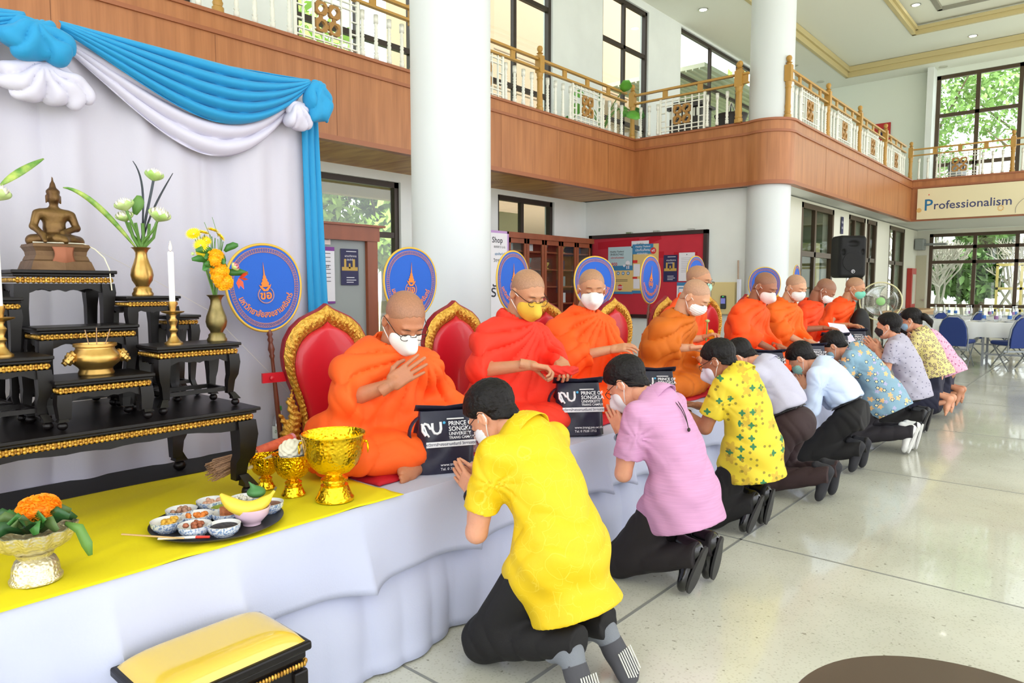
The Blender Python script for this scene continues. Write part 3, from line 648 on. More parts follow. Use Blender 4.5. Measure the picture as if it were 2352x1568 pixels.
# ---------------------------------------------------------------- kneeling lay people
def kneeler(d):
    Y = d['Y']; A = lambda p, dy=0: np.array([p[0], Y+dy, p[1]])
    pel, nek, hd = A(d['pel']), A(d['nek']), np.array([d['head'][0], Y+d.get('hdy', 0), d['head'][1]]); sc = d.get('sc', 1.)
    sp = nek-pel; L = np.linalg.norm(sp); sp /= L; back = nrm(np.cross(sp, (0, 1, 0)));
    if back[0] < 0: back = -back
    che = pel+sp*L*.66+back*.015; mid = pel+sp*L*.33+back*.03*d.get('hunch', 1); sw = d.get('sw', .185)
    sh = [pel+sp*L*.88+np.array([0, s*sw, 0])-back*.015 for s in (-1, 1)]
    el = [np.array([d['elb'][0], Y+d['elb'][1], d['elb'][2]]), np.array([d.get('elbR', d['elb'])[0], Y-d['elb'][1], d.get('elbR', d['elb'])[2]])]
    wr = [np.array([d['wri'][0], Y+d['wri'][1], d['wri'][2]]), np.array([d['wri'][0], Y-d['wri'][1], d['wri'][2]])]
    tip = [np.array([d['tip'][0], Y+d['tip'][1], d['tip'][2]]), np.array([d['tip'][0], Y-d['tip'][1], d['tip'][2]])]
    hips = [pel+np.array([0, s*.085, 0]) for s in (-1, 1)]; kn = [np.array([d['knee'], Y+s*.13, .085]) for s in (-1, 1)]
    ank = [np.array([d['heel']-.03, Y+s*.09, .185]) for s in (-1, 1)]
    R3 = np.stack([back, (0, 1, 0), sp], 1)
    t = thing(d.get('name', 'person'), d['label'], 'person', (pel[0]-.05, Y, 0), group='people kneeling along the stage', world=True)
    Mh = headM(hd, d.get('yaw', 180), d.get('pitch', -35), d.get('roll', 0)); hb = np.array(Mh.to_3x3()); nk = hd+hb @ np.array([0, -.03, -.07])
    # body: inner trunk, neck, arms, then head and hands from the templates
    core = sunion([elli(che, (.085, .13, .17), R3), elli(pel, (.085, .13, .1), R3), elli(mid, (.08, .12, .14), R3), caps(sh[0]+[0, .03, 0], sh[1]-[0, .03, 0], .045)], .05)
    arms = []
    for i in (0, 1): arms += [caps(sh[i], el[i], .047*sc, .039*sc), caps(el[i], wr[i], .037*sc, .025*sc)]
    legs = []
    for i in (0, 1): legs += [caps(hips[i], kn[i]+[0, 0, .01], .07, .045), caps(kn[i], ank[i], .04, .026)]
    bf = sunion([core, caps(nek+sp*-.03, nk, .058, .053), sunion(arms+legs, .015)], .03)
    lo = np.minimum.reduce([pel, hd, *kn, *wr, *el])-.16; hi = np.maximum.reduce([pel, hd, *ank, *el])+.16
    h = d.get('h', .009); body = [nets(bf, lo, hi, h)]; body.append(xf(HEAD, Mh))
    for i, s in ((0, -1), (1, 1)):
        w = wr[i]; nor = (0, s, 0) if d.get('wai', 1) else (0, s*.4, 1)
        body.append(put_hand(d.get('hand', 'flat'), w, tip[i], nor, d.get('thumb', (1, 0, .6))))
    SK = skin(d['skn'][0], d['skn'][1]); bare = d.get('foot') == 'bare'
    fm = []
    for i, s in ((0, -1), (1, 1)):
        if d.get('flat'): M = basis((d['heel']-.01, Y+s*.1, .215), (.5, s*.1-.06, -.86), (-.86, 0, -.5)) @ Matrix.Diagonal((1.18, .9, 1.1, 1)); fm.append(M); continue
        M = basis((d['heel']+.03, Y+s*(.075 if i == 0 else .085), .235), (-.22 if i else -.3, s*.14, -1), (-1, 0, -.1)) @ Matrix.Diagonal((1.12, .88, 1.02, 1)); fm.append(M)
        if bare: body.append(xf(BARE, M, mirror=s < 0))
    part('body', join(body), SK, t, smooth=True)
    # trousers or skirt
    tf = []
    for i in (0, 1): tf += [caps(hips[i]-[0, 0, .0], kn[i], .1*sc, .076), caps(kn[i]+[0, 0, -.0], ank[i]+[.02, 0, .01], .078, .06)]
    tf.append(elli(pel+back*.03, (.125*sc, .17*sc, .13), R3))
    lower = sunion(tf, .04 if not d.get('skirt') else .12)
    if d.get('skirt'): lower = sunion([lower, elli((d['heel']-.25, Y, .17), (.2, .2, .16))], .08)
    waist = pel+sp*(.14 if d.get('tuck') else .1)
    ph = d['Y']*9
    cutl = d['heel']-.0 if not d.get('skirt') else d['heel']-.1
    lf = lambda P: smax(smax(smax(lower(P), (P-waist) @ sp, .01), P[:, 0]-cutl, .005), .004-P[:, 2], .01)
    m = nets(lf, lo-[.05, .05, 0], hi+.06, h); m = (m[0], m[1])
    m = disp(m, lambda V, N: -.006*(1-ridge((V[:, 0]*1.6+V[:, 2]*.6)*19+ph+2.5*np.sin(V[:, 1]*14+V[:, 2]*11)))*np.clip((V[:, 2]-.03)*20, 0, 1))
    part('skirt' if d.get('skirt') else 'trousers', m, d['pm'], t, smooth=True)
    if not bare:
        for i, s in ((0, -1), (1, 1)):
            k = part('shoe' if d.get('foot', 'shoe') == 'shoe' else d['foot'], xf(SHOE, fm[i], mirror=s < 0), d['fmat'], t, smooth=True)
            if d.get('foot', 'shoe') in ('shoe', 'trainer'): obj('sole', mbx(SOLE, fm[i]), d['smat'], k, smooth=40, loc=(0, 0, 0)).matrix_parent_inverse = Matrix.Identity(4)
            if d.get('sockband'):
                V, F = SHOE; N = vnormals(V, F); kp = (V[F][:, :, 1] > .085).all(1); kp &= ~((V[F][:, :, 2] > .075).any(1)); part('sock_band', xf((V+N*.0012, F[kp]), fm[i], mirror=s < 0), d['sockband'], t, smooth=True)
                g = MB()
                for q in range(7): xx = -.033+q*.011; g.box(xx-.0011, xx+.0011, .135, .245-.5*abs(xx), -.0035, 0)
                part('sock_stripes', mbx(g, fm[i]), whitep, t)
            if d.get('socks'):
                cuff = MB(); a = Vector(ank[i]); cuff.tube([a+Vector((-.03, 0, -.0)), a+Vector((.03, 0, .0))], [.05, .043], 14); part('sock_cuff', cuff, d['socks'], t, smooth=40)
    # shirt
    hemd = d.get('hem', -.06); hem = pel+sp*hemd; out = d.get('out', .018)
    sf = [elli(che, (.105+out*.5, .165+out*.4, .2), R3), elli(mid, (.118+out*.7, .16+out*.6, .22), R3), caps(sh[0]+[0, .03, 0], sh[1]-[0, .03, 0], .06), caps(nek-sp*.06, nek+sp*.0, .085, .07)]
    if not d.get('tuck'): low_ = lambda P: smax(lower(P)-.014, np.linalg.norm(P-pel, axis=1)-.22, .03); sf += [low_]; sf += [elli(pel+back*.02, (.138+out*.8, .172+out, .17), R3), elli(hem+back*.02, (.145+out*.8, .18+out, .12), R3)]
    sf = sunion(sf, .06); slv = d.get('slv', .72)
    def sfun(P):
        a = []
        for i in (0, 1):
            u = nrm(el[i]-sh[i]); E = sh[i]+(el[i]-sh[i])*slv
            if slv > 1.2: q = sunion([caps(sh[i], el[i], .066, .056), caps(el[i], wr[i]-(wr[i]-el[i])*.1, .054, .04)], .02)(P); q = smax(q, (P-(wr[i]-(wr[i]-el[i])*.12)) @ nrm(wr[i]-el[i]), .004)
            else: q = smax(caps(sh[i], el[i]+u*.08, .062, .07+out*.2)(P), (P-E) @ u, .004)
            a.append(q)
        b = sf(P); b = smax(b, -((P-hem) @ sp)+1.3*np.maximum(0, -((P-pel) @ back)-.075), .006) if not d.get('tuck') else smax(b, -((P-(waist-sp*.04)) @ sp), .02)
        r = np.minimum(a[0], a[1]); k = .035; hh = np.clip(.5+.5*(r-b)/k, 0, 1); b = r*(1-hh)+b*hh-k*hh*(1-hh)
        ax = nrm(nk-nek+sp*.02); o = nek+sp*.0; q = P-o; al = q @ ax; rad = np.linalg.norm(q-al[:, None]*ax, axis=1)
        b = smax(b, np.minimum(.063-rad, 1)*1.0-np.clip(-.02-al, 0, 1)*3, .004)   # neck opening
        return b
    m = nets(sfun, lo-.06, hi+.06, h)
    arm = (sh[0]+sh[1])/2
    def fold(V, N):
        r = 0
        for i in (0, 1):
            q = V-(sh[i]-sp*.1); ang = np.arctan2(q @ back, q @ sp); dist = np.linalg.norm(q, axis=1)
            r = r+(1-ridge(ang*4.5+1.2*np.sin(dist*14+i)))*np.exp(-dist/.13)*1.2
        v = (V-pel) @ sp; r = r+(1-ridge(v*26+2*np.sin(V[:, 1]*11+ph)+1.5*np.sin((V @ back)*13)))*(.8*np.exp(-((v-.1)/.14)**2)+.25)
        return -.0095*r*d.get('fold', 1)
    m = disp(m, fold); part('blouse' if d.get('skirt') else 'shirt', m, d['sm'], t, smooth=True)
    # collar
    if d.get('collar', 1):
        b = MB(); ax = nrm(nk-nek+sp*.02); u = nrm(np.cross(ax, (0, 1, 0))); v = np.array((0, 1., 0)); n = 20; vs = []
        for j, (r, z) in enumerate(((.068, .0), (.068, .036), (.073, .042), (.083, .012), (.09, -.028))):
            for k in range(n): a = R(28)+k*R(304)/(n-1); c0 = math.cos(a)*u*(-1 if u[0] > 0 else 1)+math.sin(a)*v; vs.append(nek+c0*r*1.02+ax*(z-.012*(1-math.cos(a))))
        b.add(vs, [(j*n+k, j*n+k+1, (j+1)*n+k+1, (j+1)*n+k) for j in range(4) for k in range(n-1)])
        part('collar', b, d.get('cm', d['sm']), t, smooth=True, thick=.003)
    if d.get('belt'):
        b = nets(lambda P: smax(lower(P)-.016, np.abs((P-waist+sp*.03) @ sp)-.019, .003), pel-.3, pel+.3, .008); k = part('belt', b, mat('belt_black', (28, 26, 28), .35), t, smooth=True)
    headparts(t, None, Mh, d.get('hair', 'short'), d.get('mask'), d.get('mcol', (238, 240, 245)), d.get('glasses'), hm=d.get('hm'))
    if d.get('watch'):
        b = MB(); w = wr[0]; a = nrm(wr[0]-el[0]); u = nrm(np.cross(a, (0, 0, 1))); v = np.cross(a, u); w = w-a*.025
        b.tube([w+(u*math.cos(q)+v*math.sin(q))*.031 for q in np.linspace(0, 2*PI, 18, endpoint=False)], .012, 6, closed=True, flat=.35)
        k = part('watch_strap', b, d['watch'][0], t, smooth=True); f = MB(); c = w+np.array(d.get('wdir', (.3, -1, .4)))*.031
        n = nrm(d.get('wdir', (.3, -1, .4))); f.prism([(x*.022, y*.02) for x, y in ((-1, -.8), (-.8, -1), (.8, -1), (1, -.8), (1, .8), (.8, 1), (-.8, 1), (-1, .8))], .01, frame(w+n*.03, nrm(np.cross(a, n)), a, n)); part('watch_face', f, d['watch'][1], t)
    return t, dict(head=Mh, nek=nek, sp=sp, back=back)

# ---------------------------------------------------------------- seated monks
SEAT = .62
def monk(**d):
    k_ = d['ys']/d['Y']; d['head'] = (d['head'][0]*k_, 1.4+(d['head'][1]-1.4)*k_)
    for q_ in ('elR', 'wrR', 'tpR', 'elL', 'wrL', 'tpL'):
        if q_ in d: a_ = d[q_]; d[q_] = (a_[0]*k_, a_[1]*k_, 1.4+(a_[2]-1.4)*k_)
    d['Y'] = d['ys']
    Y = d['Y']; yw = R(d.get('yaw', -10)); f = np.array([math.cos(yw), math.sin(yw), 0]); r = np.array([math.sin(yw), -math.cos(yw), 0]); up = np.array([0, 0, 1.])
    P0 = np.array([d.get('px', -2.5), Y, SEAT]); Lc = lambda x, y, z: P0+r*x+f*y+up*z
    hd = np.array([d['head'][0], Y+d.get('hdy', 0), d['head'][1]]); Mh = headM(hd, d.get('hyaw', -10), d.get('pitch', -30), d.get('roll', 0)); hb = np.array(Mh.to_3x3())
    nk = hd+hb @ np.array([0, -.035, -.075]); pel = Lc(0, 0, .12); nek = nk*.6+(hd+(-.14, 0, -.2))*.4; nek = nek-up*.035; w = d.get('wd', 1.)
    sp = nek-pel; L = np.linalg.norm(sp); sp /= L; sh = [pel+sp*L*.82+r*s*.155*w-up*.015 for s in (1, -1)]  # right, left
    che = pel+sp*L*.6-f*.01; bel = pel+sp*L*.3+f*.03; back = nrm(np.cross(sp, -r)); back = back if back @ f < 0 else -back
    W = lambda p: np.array([p[0], Y+p[1], p[2]])
    if 'elR' in d: d['elR'] = (d['elR'][0], d['elR'][1]+.045, d['elR'][2])
    elR = W(d['elR']) if 'elR' in d else Lc(.25, .12, .34); wrR = W(d['wrR']) if 'wrR' in d else Lc(.18, .33, .36); tpR = W(d['tpR']) if 'tpR' in d else wrR+f*.1
    elL = W(d['elL']) if 'elL' in d else Lc(-.25, .12, .32); wrL = W(d['wrL']) if 'wrL' in d else Lc(-.14, .33, .27); tpL = W(d['tpL']) if 'tpL' in d else wrL+f*.1-up*.03
    kn = [Lc(s*d.get('kw', .31), .27, .1) for s in (1, -1)]; an = [Lc(-.16, .3, .07), Lc(.14, .36, .08)]; hips = [Lc(s*.1, .02, .11) for s in (1, -1)]
    t = thing('monk', d['label'], 'monk', tuple(P0), group='monks seated in a row on the stage', world=True); R3 = np.stack([back, -r, sp], 1)
    core = sunion([elli(che, (.085, .12, .16), R3), elli(pel, (.1, .13, .1)), caps(sh[0], sh[1], .042), elli(bel, (.1, .13, .14), R3)], .05)
    bf = sunion([core, caps(nek-sp*.04, nk, .062, .056), sunion([caps(sh[0], elR, .042, .037), caps(elR, wrR, .038, .027), caps(sh[1], elL, .042, .037), caps(elL, wrL, .038, .027)], .012)], .03)
    allp = np.array([hd, *sh, elR, wrR, elL, wrL, *kn, *an, pel-f*.15]); lo = allp.min(0)-.17; hi = allp.max(0)+.17; lo[2] = SEAT-.03; h = d.get('h', .01)
    body = [nets(bf, lo, hi, h), xf(HEAD, Mh), put_hand(d.get('hR', 'relax'), wrR, tpR, d.get('nR', tuple(up*.8-f*.2)), d.get('tR', tuple(-r+up*.3))), put_hand(d.get('hL', 'relax'), wrL, tpL, d.get('nL', tuple(up)), tuple(r))]
    if d.get('foot'): body.append(xf(BARE, basis(Lc(-.17, .34, .06), r*.9+f*.5-up*.1, -up*.3-f*.5)))
    SKm = skin(d['skn'][0], d['skn'][1]); part('body', join(body), SKm, t, smooth=True)
    g = [elli(che, (.13, .175*w, .21), R3), elli(bel, (.145, .18*w, .2), R3), caps(sh[0]-r*.02, sh[1]+r*.02, .07), caps(nek-sp*.07, nek-sp*.005, .1, .084), elli(che+back*.05, (.1, .16, .2), R3)]
    for i in (0, 1): g += [caps(hips[i], kn[i], .125, .088), caps(kn[i], an[i], .088, .07)]
    g += [elli(Lc(0, .16, .08), (.3, .26, .1), np.stack([r, f, up], 1)), elli(pel, (.17, .2, .13), np.stack([f, r, up], 1))]
    lf = d.get('lsl', 1.)
    g += [caps(nek-sp*.03, sh[0], .07, .066), caps(nek-sp*.03, sh[1], .07, .066), caps(sh[1], elL, .074, .074), caps(elL, elL+(wrL-elL)*.9*lf, .078, .052), caps(elL-up*.06, kn[1]*.5+pel*.5, .08, .11), caps(elL+(wrL-elL)*.5-up*.05, Lc(-.2, .2, .12), .055, .1)]
    base = sunion(g, .055)
    rs = d.get('rsl', .28); E = elR+(wrR-elR)*rs; u = nrm(wrR-elR)
    arm = sunion([caps(sh[0], elR, .074, .078), caps(elR, elR+(wrR-elR)*(rs+.3), .084, .07), caps(elR-up*.07, Lc(.24, .1, .14), .06, .1)], .05)
    axn = nrm(nk-nek)
    def F(P):
        b = base(P); a = smax(arm(P), (P-E) @ u, .006); k = .05; hh = np.clip(.5+.5*(a-b)/k, 0, 1); b = a*(1-hh)+b*hh-k*hh*(1-hh)
        q = P-nek; al = q @ axn; rad = np.linalg.norm(q-al[:, None]*axn, axis=1)
        b = smax(b, .066+np.clip(al, 0, .1)*.25-rad-np.clip(-.03-al, 0, 1)*3, .006)
        return smax(b, SEAT+.012-P[:, 2], .01)
    m = nets(F, lo, hi, h); s0 = nek-r*.12; ph = d['Y']*5
    def fold(V, N):
        q = V-P0; x, y, z = q @ r, q @ f, q @ up; a = V-s0; ax, az = a @ r, a @ up; dist = np.linalg.norm(a, axis=1)
        ang = np.arctan2(ax*1.0+.0001, -az); t1 = 1.25*(1-ridge(ang*10+1.1*np.sin(dist*6+ph)+.35*np.sin(z*15)+ph))**1.5*np.clip((z-.16)*8, 0, 1)*np.clip(dist*5, .25, 1)
        t1b = (1-ridge((x*.8+z*1.0)*24+1.6*np.sin(y*12+z*9+ph)))*np.clip((z-.25)*6, 0, 1)*.2
        th = np.arctan2(x, y+.25); t2 = 1.15*(1-ridge(th*9+1.2*np.sin(np.hypot(x, y)*9+ph)+z*6))**1.4*np.clip((.3-z)*6, 0, 1)
        t3 = (1-ridge((z*1.1+np.abs(x)*.8-y*.35)*34+2*np.sin(x*10+y*7)))*np.clip((.34-z)*5, 0, 1)*.3
        e = V-E; t4 = (1-ridge((e @ u)*42+np.sin((e @ up)*25)))*np.exp(-np.linalg.norm(e, axis=1)/.1)
        st = 1/(1+np.exp(-((x*.75+z*.66)-(.30+.03*np.sin(y*14)))/.008))*np.clip((y+.02)*12, 0, 1)*np.clip((z-.18)*10, 0, 1)
        return -.017*(t1+t1b+t2*1.1+t3+t4)+.012*st+.004*np.sin(x*21+z*13)*np.sin(y*17+z*8+ph)
    m = disp(m, fold); k = part('robe', m, crease(mat('robe_%d' % int(d['Y']*100), d['col'], .75, bump=.1, bs=260), 2.6, 4, .3, .02, (0, .6, d['Y'])), t, smooth=True)
    # neck roll of cloth
    b = MB(); uu = nrm(np.cross(axn, r)); pts = [nek+axn*(.0+.016*math.cos(a-.3))+(r*math.cos(a)+uu*math.sin(a))*(.076+.006*math.sin(3*a+ph)) for a in np.linspace(0, 2*PI, 22, endpoint=False)]
    b.tube(pts, [.017+.005*math.sin(a*2+ph) for a in np.linspace(0, 2*PI, 22, endpoint=False)], 8, closed=True); part('neck_fold', b, MATS['robe_%d' % int(d['Y']*100)], t, smooth=True)
    sc_ = tuple(int(a*.76+b_*.2) for a, b_ in zip(d['skn'][1], (112, 108, 98))); headparts(t, None, Mh, 'shaved', d.get('mask', 'kf'), d.get('mcol', (242, 242, 240)), d.get('glasses'), stub=mat('stubble_'+d['skn'][0], sc_, .5, var=.12, vs=160))
    return t
skm, skd, skl = ('monk_a', (196, 140, 104)), ('monk_b', (160, 104, 76)), ('monk_c', (212, 158, 124))
monk(Y=1.85, ys=1.97, px=-2.52, kw=.27, yaw=-22, head=(-2.13, 1.265), hdy=-.03, hyaw=-16, pitch=-38, col=(255, 98, 22), skn=('monk_d', (186, 122, 88)), glasses=1, elR=(-2.24, -.24, .965), wrR=(-2.1, -.13, 1.02), tpR=(-2.03, -.03, 1.1), hR='flat', nR=(.7, -.5, .3), tR=(-.2, .1, 1), rsl=.2,
     elL=(-2.28, .3, .92), wrL=(-2.12, .33, .84), tpL=(-2.04, .33, .78), foot=1, h=.0085, wd=1.08, label='monk in bright orange robe and glasses with one hand on his chest, nearest the altar')
monk(Y=2.65, ys=2.8, px=-2.5, yaw=-12, head=(-2.18, 1.365), hyaw=-16, pitch=-28, col=(242, 54, 30), skn=skm, glasses=1, mcol=(226, 186, 62), elR=(-2.27, -.25, 1.0), wrR=(-2.07, -.12, 1.03), tpR=(-1.99, -.04, 1.01), hR='grip', rsl=.1,
     elL=(-2.25, .27, 1.05), wrL=(-2.06, .12, 1.03), tpL=(-1.99, .06, .99), hL='grip', h=.009, label='monk in red-orange robe wearing a yellow mask and folding red cloth', wd=1.05)
monk(Y=3.5, ys=3.66, px=-2.6, yaw=-38, head=(-2.38, 1.385), hyaw=-46, pitch=-14, col=(255, 92, 12), skn=skm, elR=(-2.4, -.24, .98), wrR=(-2.22, -.04, 1.03), tpR=(-2.06, .02, 1.06), hR='relax', nR=(.1, -.6, 1), rsl=.55, h=.01, label='monk in orange robe facing the camera with one hand held out')
monk(Y=4.4, ys=4.5, px=-2.56, yaw=2, head=(-2.15, 1.325), hyaw=2, pitch=-36, col=(208, 106, 6), skn=skl, mask='surgical', elR=(-2.33, -.25, .98), wrR=(-2.14, -.1, .99), tpR=(-2.04, -.05, 1.0), rsl=.75, h=.0105, wd=1.15, label='bent monk in ochre brown robe with a white pleated mask')
monk(Y=5.05, ys=5.2, px=-2.72, yaw=-5, head=(-2.44, 1.44), hyaw=-2, pitch=-12, col=(255, 84, 14), skn=skm, glasses=1, mask='surgical', mcol=(170, 215, 200), wrR=(-2.4, -.0, 1.0), tpR=(-2.33, .02, 1.03), elR=(-2.55, -.25, .98), hR='grip', h=.012, label='monk with glasses behind the ochre-robed monk, holding a lotus')
monk(Y=5.75, ys=5.95, px=-2.52, yaw=-10, head=(-2.19, 1.395), hyaw=-12, pitch=-30, col=(252, 84, 10), skn=skd, mcol=(238, 220, 216), elR=(-2.28, -.25, 1.0), wrR=(-2.08, -.14, .9), tpR=(-1.98, -.1, .84), rsl=.6, h=.012, label='dark-skinned monk in orange robe in front of a blue fan, leaning forward')
monk(Y=6.55, ys=6.72, px=-2.5, yaw=-18, head=(-2.21, 1.385), hyaw=-22, pitch=-22, col=(244, 104, 12), skn=skl, mask='surgical', elR=(-2.26, -.22, .98), wrR=(-2.03, -.1, .86), tpR=(-1.93, -.06, .8), rsl=.3, h=.012, label='pale monk in light orange robe with white mask, seventh along the stage')
monk(Y=7.3, ys=7.5, px=-2.56, yaw=8, head=(-2.18, 1.355), hyaw=14, pitch=-42, col=(255, 72, 12), skn=skd, mask='surgical', h=.013, label='monk in deep orange robe with head bowed low over a white paper')
monk(Y=8.1, ys=8.3, px=-2.5, yaw=0, head=(-2.11, 1.375), hyaw=0, pitch=-18, col=(255, 84, 8), skn=skm, mask='surgical', mcol=(120, 205, 180), h=.013, label='monk in orange robe with green mask beside the fan, last in the row')
def vflower(name, base, specs, rough=.7):
    """cloth printed with little flowers: specs = (scale, radius, petals, colour, seed offset)"""
    if name in MATS: return MATS[name]
    m = mat(name, base, rough, bump=.1, bs=300); t = m.node_tree; b = t.nodes['Principled BSDF']; tc = t.nodes.new('ShaderNodeTexCoord')
    N = lambda k, **a: t.nodes.new('ShaderNode'+k)
    def math_(op, a, b_=None, c=None):
        n = N('Math'); n.operation = op
        for i, x in enumerate((a, b_, c)):
            if x is None: continue
            if isinstance(x, (int, float)): n.inputs[i].default_value = x
            else: t.links.new(x, n.inputs[i])
        return n.outputs[0]
    cur = None; col = lin(base)
    for sc, rad, pet, c, off, prob in specs:
        mp = N('Mapping'); mp.inputs['Location'].default_value = (off, off*.7, off*1.3); mp.inputs['Scale'].default_value = (sc, sc, sc); t.links.new(tc.outputs['Object'], mp.inputs[0])
        sq = N('SeparateXYZ'); t.links.new(mp.outputs[0], sq.inputs[0]); uu = math_('ADD', math_('MULTIPLY', sq.outputs[0], .85), math_('MULTIPLY', sq.outputs[1], .5)); cb = N('CombineXYZ'); t.links.new(uu, cb.inputs[0]); t.links.new(sq.outputs[2], cb.inputs[1])
        v = N('TexVoronoi'); v.voronoi_dimensions = '2D'; v.inputs['Scale'].default_value = 1; v.inputs['Randomness'].default_value = .75; t.links.new(cb.outputs[0], v.inputs[0])
        sub = N('VectorMath'); sub.operation = 'SUBTRACT'; t.links.new(cb.outputs[0], sub.inputs[0]); t.links.new(v.outputs['Position'], sub.inputs[1])
        sx = N('SeparateXYZ'); t.links.new(sub.outputs[0], sx.inputs[0]); ang = math_('ARCTAN2', sx.outputs[1], sx.outputs[0])
        r = math_('MULTIPLY_ADD', math_('COSINE', math_('MULTIPLY', ang, pet)), rad*.3, rad); sc_ = N('SeparateXYZ'); t.links.new(v.outputs['Color'], sc_.inputs[0])
        on = math_('MULTIPLY', math_('LESS_THAN', v.outputs['Distance'], r), math_('LESS_THAN', sc_.outputs[0], prob))
        mx = N('MixRGB'); t.links.new(on, mx.inputs[0]); mx.inputs[1].default_value = col; mx.inputs[2].default_value = lin(c)
        if cur: t.links.new(cur, mx.inputs[1])
        cur = mx.outputs[0]
    t.links.new(cur, b.inputs['Base Color']); return m
def outline_cloth(name, base, line):
    m = mat(name, base, .62, bump=.1, bs=300); t = m.node_tree; b = t.nodes['Principled BSDF']; tc = t.nodes.new('ShaderNodeTexCoord')
    def lay(sc, lo, hi, src, feat, w):
        v = t.nodes.new('ShaderNodeTexVoronoi'); v.inputs['Scale'].default_value = sc; v.feature = 'F1'; 
        n = t.nodes.new('ShaderNodeTexNoise'); n.inputs['Scale'].default_value = 9; mxv = t.nodes.new('ShaderNodeMixRGB'); mxv.inputs[0].default_value = .05; t.links.new(tc.outputs['Object'], n.inputs[0])
        t.links.new(tc.outputs['Object'], mxv.inputs[1]); t.links.new(n.outputs['Color'], mxv.inputs[2]); t.links.new(mxv.outputs[0], v.inputs[0])
        mu = t.nodes.new('ShaderNodeMath'); mu.operation = 'PINGPONG'; mu.inputs[1].default_value = feat; t.links.new(v.outputs['Distance'], mu.inputs[0])
        le = t.nodes.new('ShaderNodeMath'); le.operation = 'LESS_THAN'; le.inputs[1].default_value = w; t.links.new(mu.outputs[0], le.inputs[0])
        fa = t.nodes.new('ShaderNodeMath'); fa.operation = 'MULTIPLY'; fa.inputs[1].default_value = .38; t.links.new(le.outputs[0], fa.inputs[0])
        mx = t.nodes.new('ShaderNodeMixRGB'); t.links.new(fa.outputs[0], mx.inputs[0]); mx.inputs[2].default_value = lin(line)
        if src: t.links.new(src, mx.inputs[1])
        else: mx.inputs[1].default_value = lin(base)
        return mx.outputs[0]
    s = lay(9, 0, 1, None, .2, .009); s = lay(22, 0, 1, s, .34, .013); t.links.new(s, b.inputs['Base Color']); return m
black_tr = mat('trousers_black', (17, 15, 17), .8, bump=.1, bs=200); maroon_tr = mat('trousers_maroon', (50, 32, 34), .8, bump=.1, bs=200); navy_sk = mat('skirt_navy', (32, 33, 55), .8)
bshoe = mat('shoe_leather', (13, 13, 15), .25, coat=.4); bsole = mat('shoe_sole', (48, 47, 48), .6); sock_g = mat('sock_grey', (125, 130, 138), .85, bump=.3, bs=250)
sockd = mat('sock_black', (36, 36, 42), .8); whites = mat('trainer_white', (226, 226, 224), .5); sock2 = mat('sock_cuff_navy', (40, 38, 62), .8)
sk1, sk2, sk3 = ('light', (222, 160, 128)), ('mid', (196, 136, 104)), ('tan', (170, 112, 82))
yel = outline_cloth('shirt_yellow', (228, 192, 4), (246, 222, 80))
purple = mat('shirt_lilac', (204, 150, 190), .8, var=.06, vs=18, stretch=(.4, .4, 9), bump=.15, bs=200)
yel3 = vflower('shirt_yellow_floral', (226, 202, 50), [(13, .32, 5, (204, 172, 50), 3, .5), (17, .24, 4, (52, 122, 74), 8, .3), (28, .16, 0, (150, 134, 40), 1, .4)])
lav = mat('shirt_lavender_grey', (190, 188, 208), .75, var=.05, vs=300)
lblue = mat('shirt_light_blue', (203, 219, 247), .7)
bflo = vflower('shirt_blue_floral', (132, 168, 190), [(15, .26, 5, (238, 192, 130), 2, .45), (17, .24, 5, (178, 176, 212), 9, .35), (18, .25, 6, (62, 96, 122), 5, .5), (18, .12, 0, (240, 226, 170), 5, .5)])
gdot = vflower('shirt_grey_dotted', (178, 174, 192), [(22, .1, 2, (84, 84, 112), 4, .9)])
yb = vflower('blouse_cream_print', (226, 212, 140), [(26, .3, 6, (98, 72, 78), 3, .95), (26, .12, 0, (232, 214, 160), 3, .95), (40, .16, 0, (104, 84, 80), 7, .4)])
pk = vflower('blouse_pink_print', (226, 172, 200), [(30, .26, 5, (178, 96, 140), 2, .6), (44, .2, 4, (244, 214, 226), 5, .5)])
wsilver = (mat('watch_silver', (190, 190, 195), .25, 1), mat('watch_dial', (40, 48, 70), .2)); wblack = (mat('watch_rubber', (35, 33, 38), .5), mat('watch_screen', (18, 20, 26), .1))
for m_ in (yel, purple, yel3, lav, lblue, bflo, gdot): crease(m_, 3.2, 6, .3, .02, (.3, .8, .2))
K = []
def kn(**d):
    K.append(kneeler(d))
kn(Y=1.97, flat=1, pel=(-1.475, .44), nek=(-1.635, .865), head=(-1.79, .905), pitch=-42, yaw=186, elb=(-1.69, -.2, .52), wri=(-1.85, -.045, .6), tip=(-2.0, -.01, .67), knee=-1.72, heel=-1.31, hem=-.21, out=.012, hunch=1.2,
   sm=yel, pm=black_tr, foot='sock', fmat=sock_g, sockband=mat('sock_charcoal', (74, 74, 80), .85), skn=sk1, mask='surgical', glasses=1, watch=wblack, h=.0075, slv=.7, sw=.18,
   label='kneeling man in bright yellow short-sleeved shirt and grey socks, nearest the camera')
kn(Y=2.95, pel=(-1.5, .42), nek=(-1.63, .87), head=(-1.79, .925), pitch=-38, yaw=183, elb=(-1.69, -.19, .53), wri=(-1.79, -.04, .68), tip=(-1.9, -.008, .82), knee=-1.74, heel=-1.36, hem=-.14, hunch=1.3,
   sm=purple, pm=mat('trousers_dark_plum', (26, 20, 23), .8), fmat=bshoe, smat=bsole, skn=sk1, mask='kf', glasses=1, watch=wsilver, h=.0085, label='kneeling man in lilac shirt with dark glasses cord down his back')
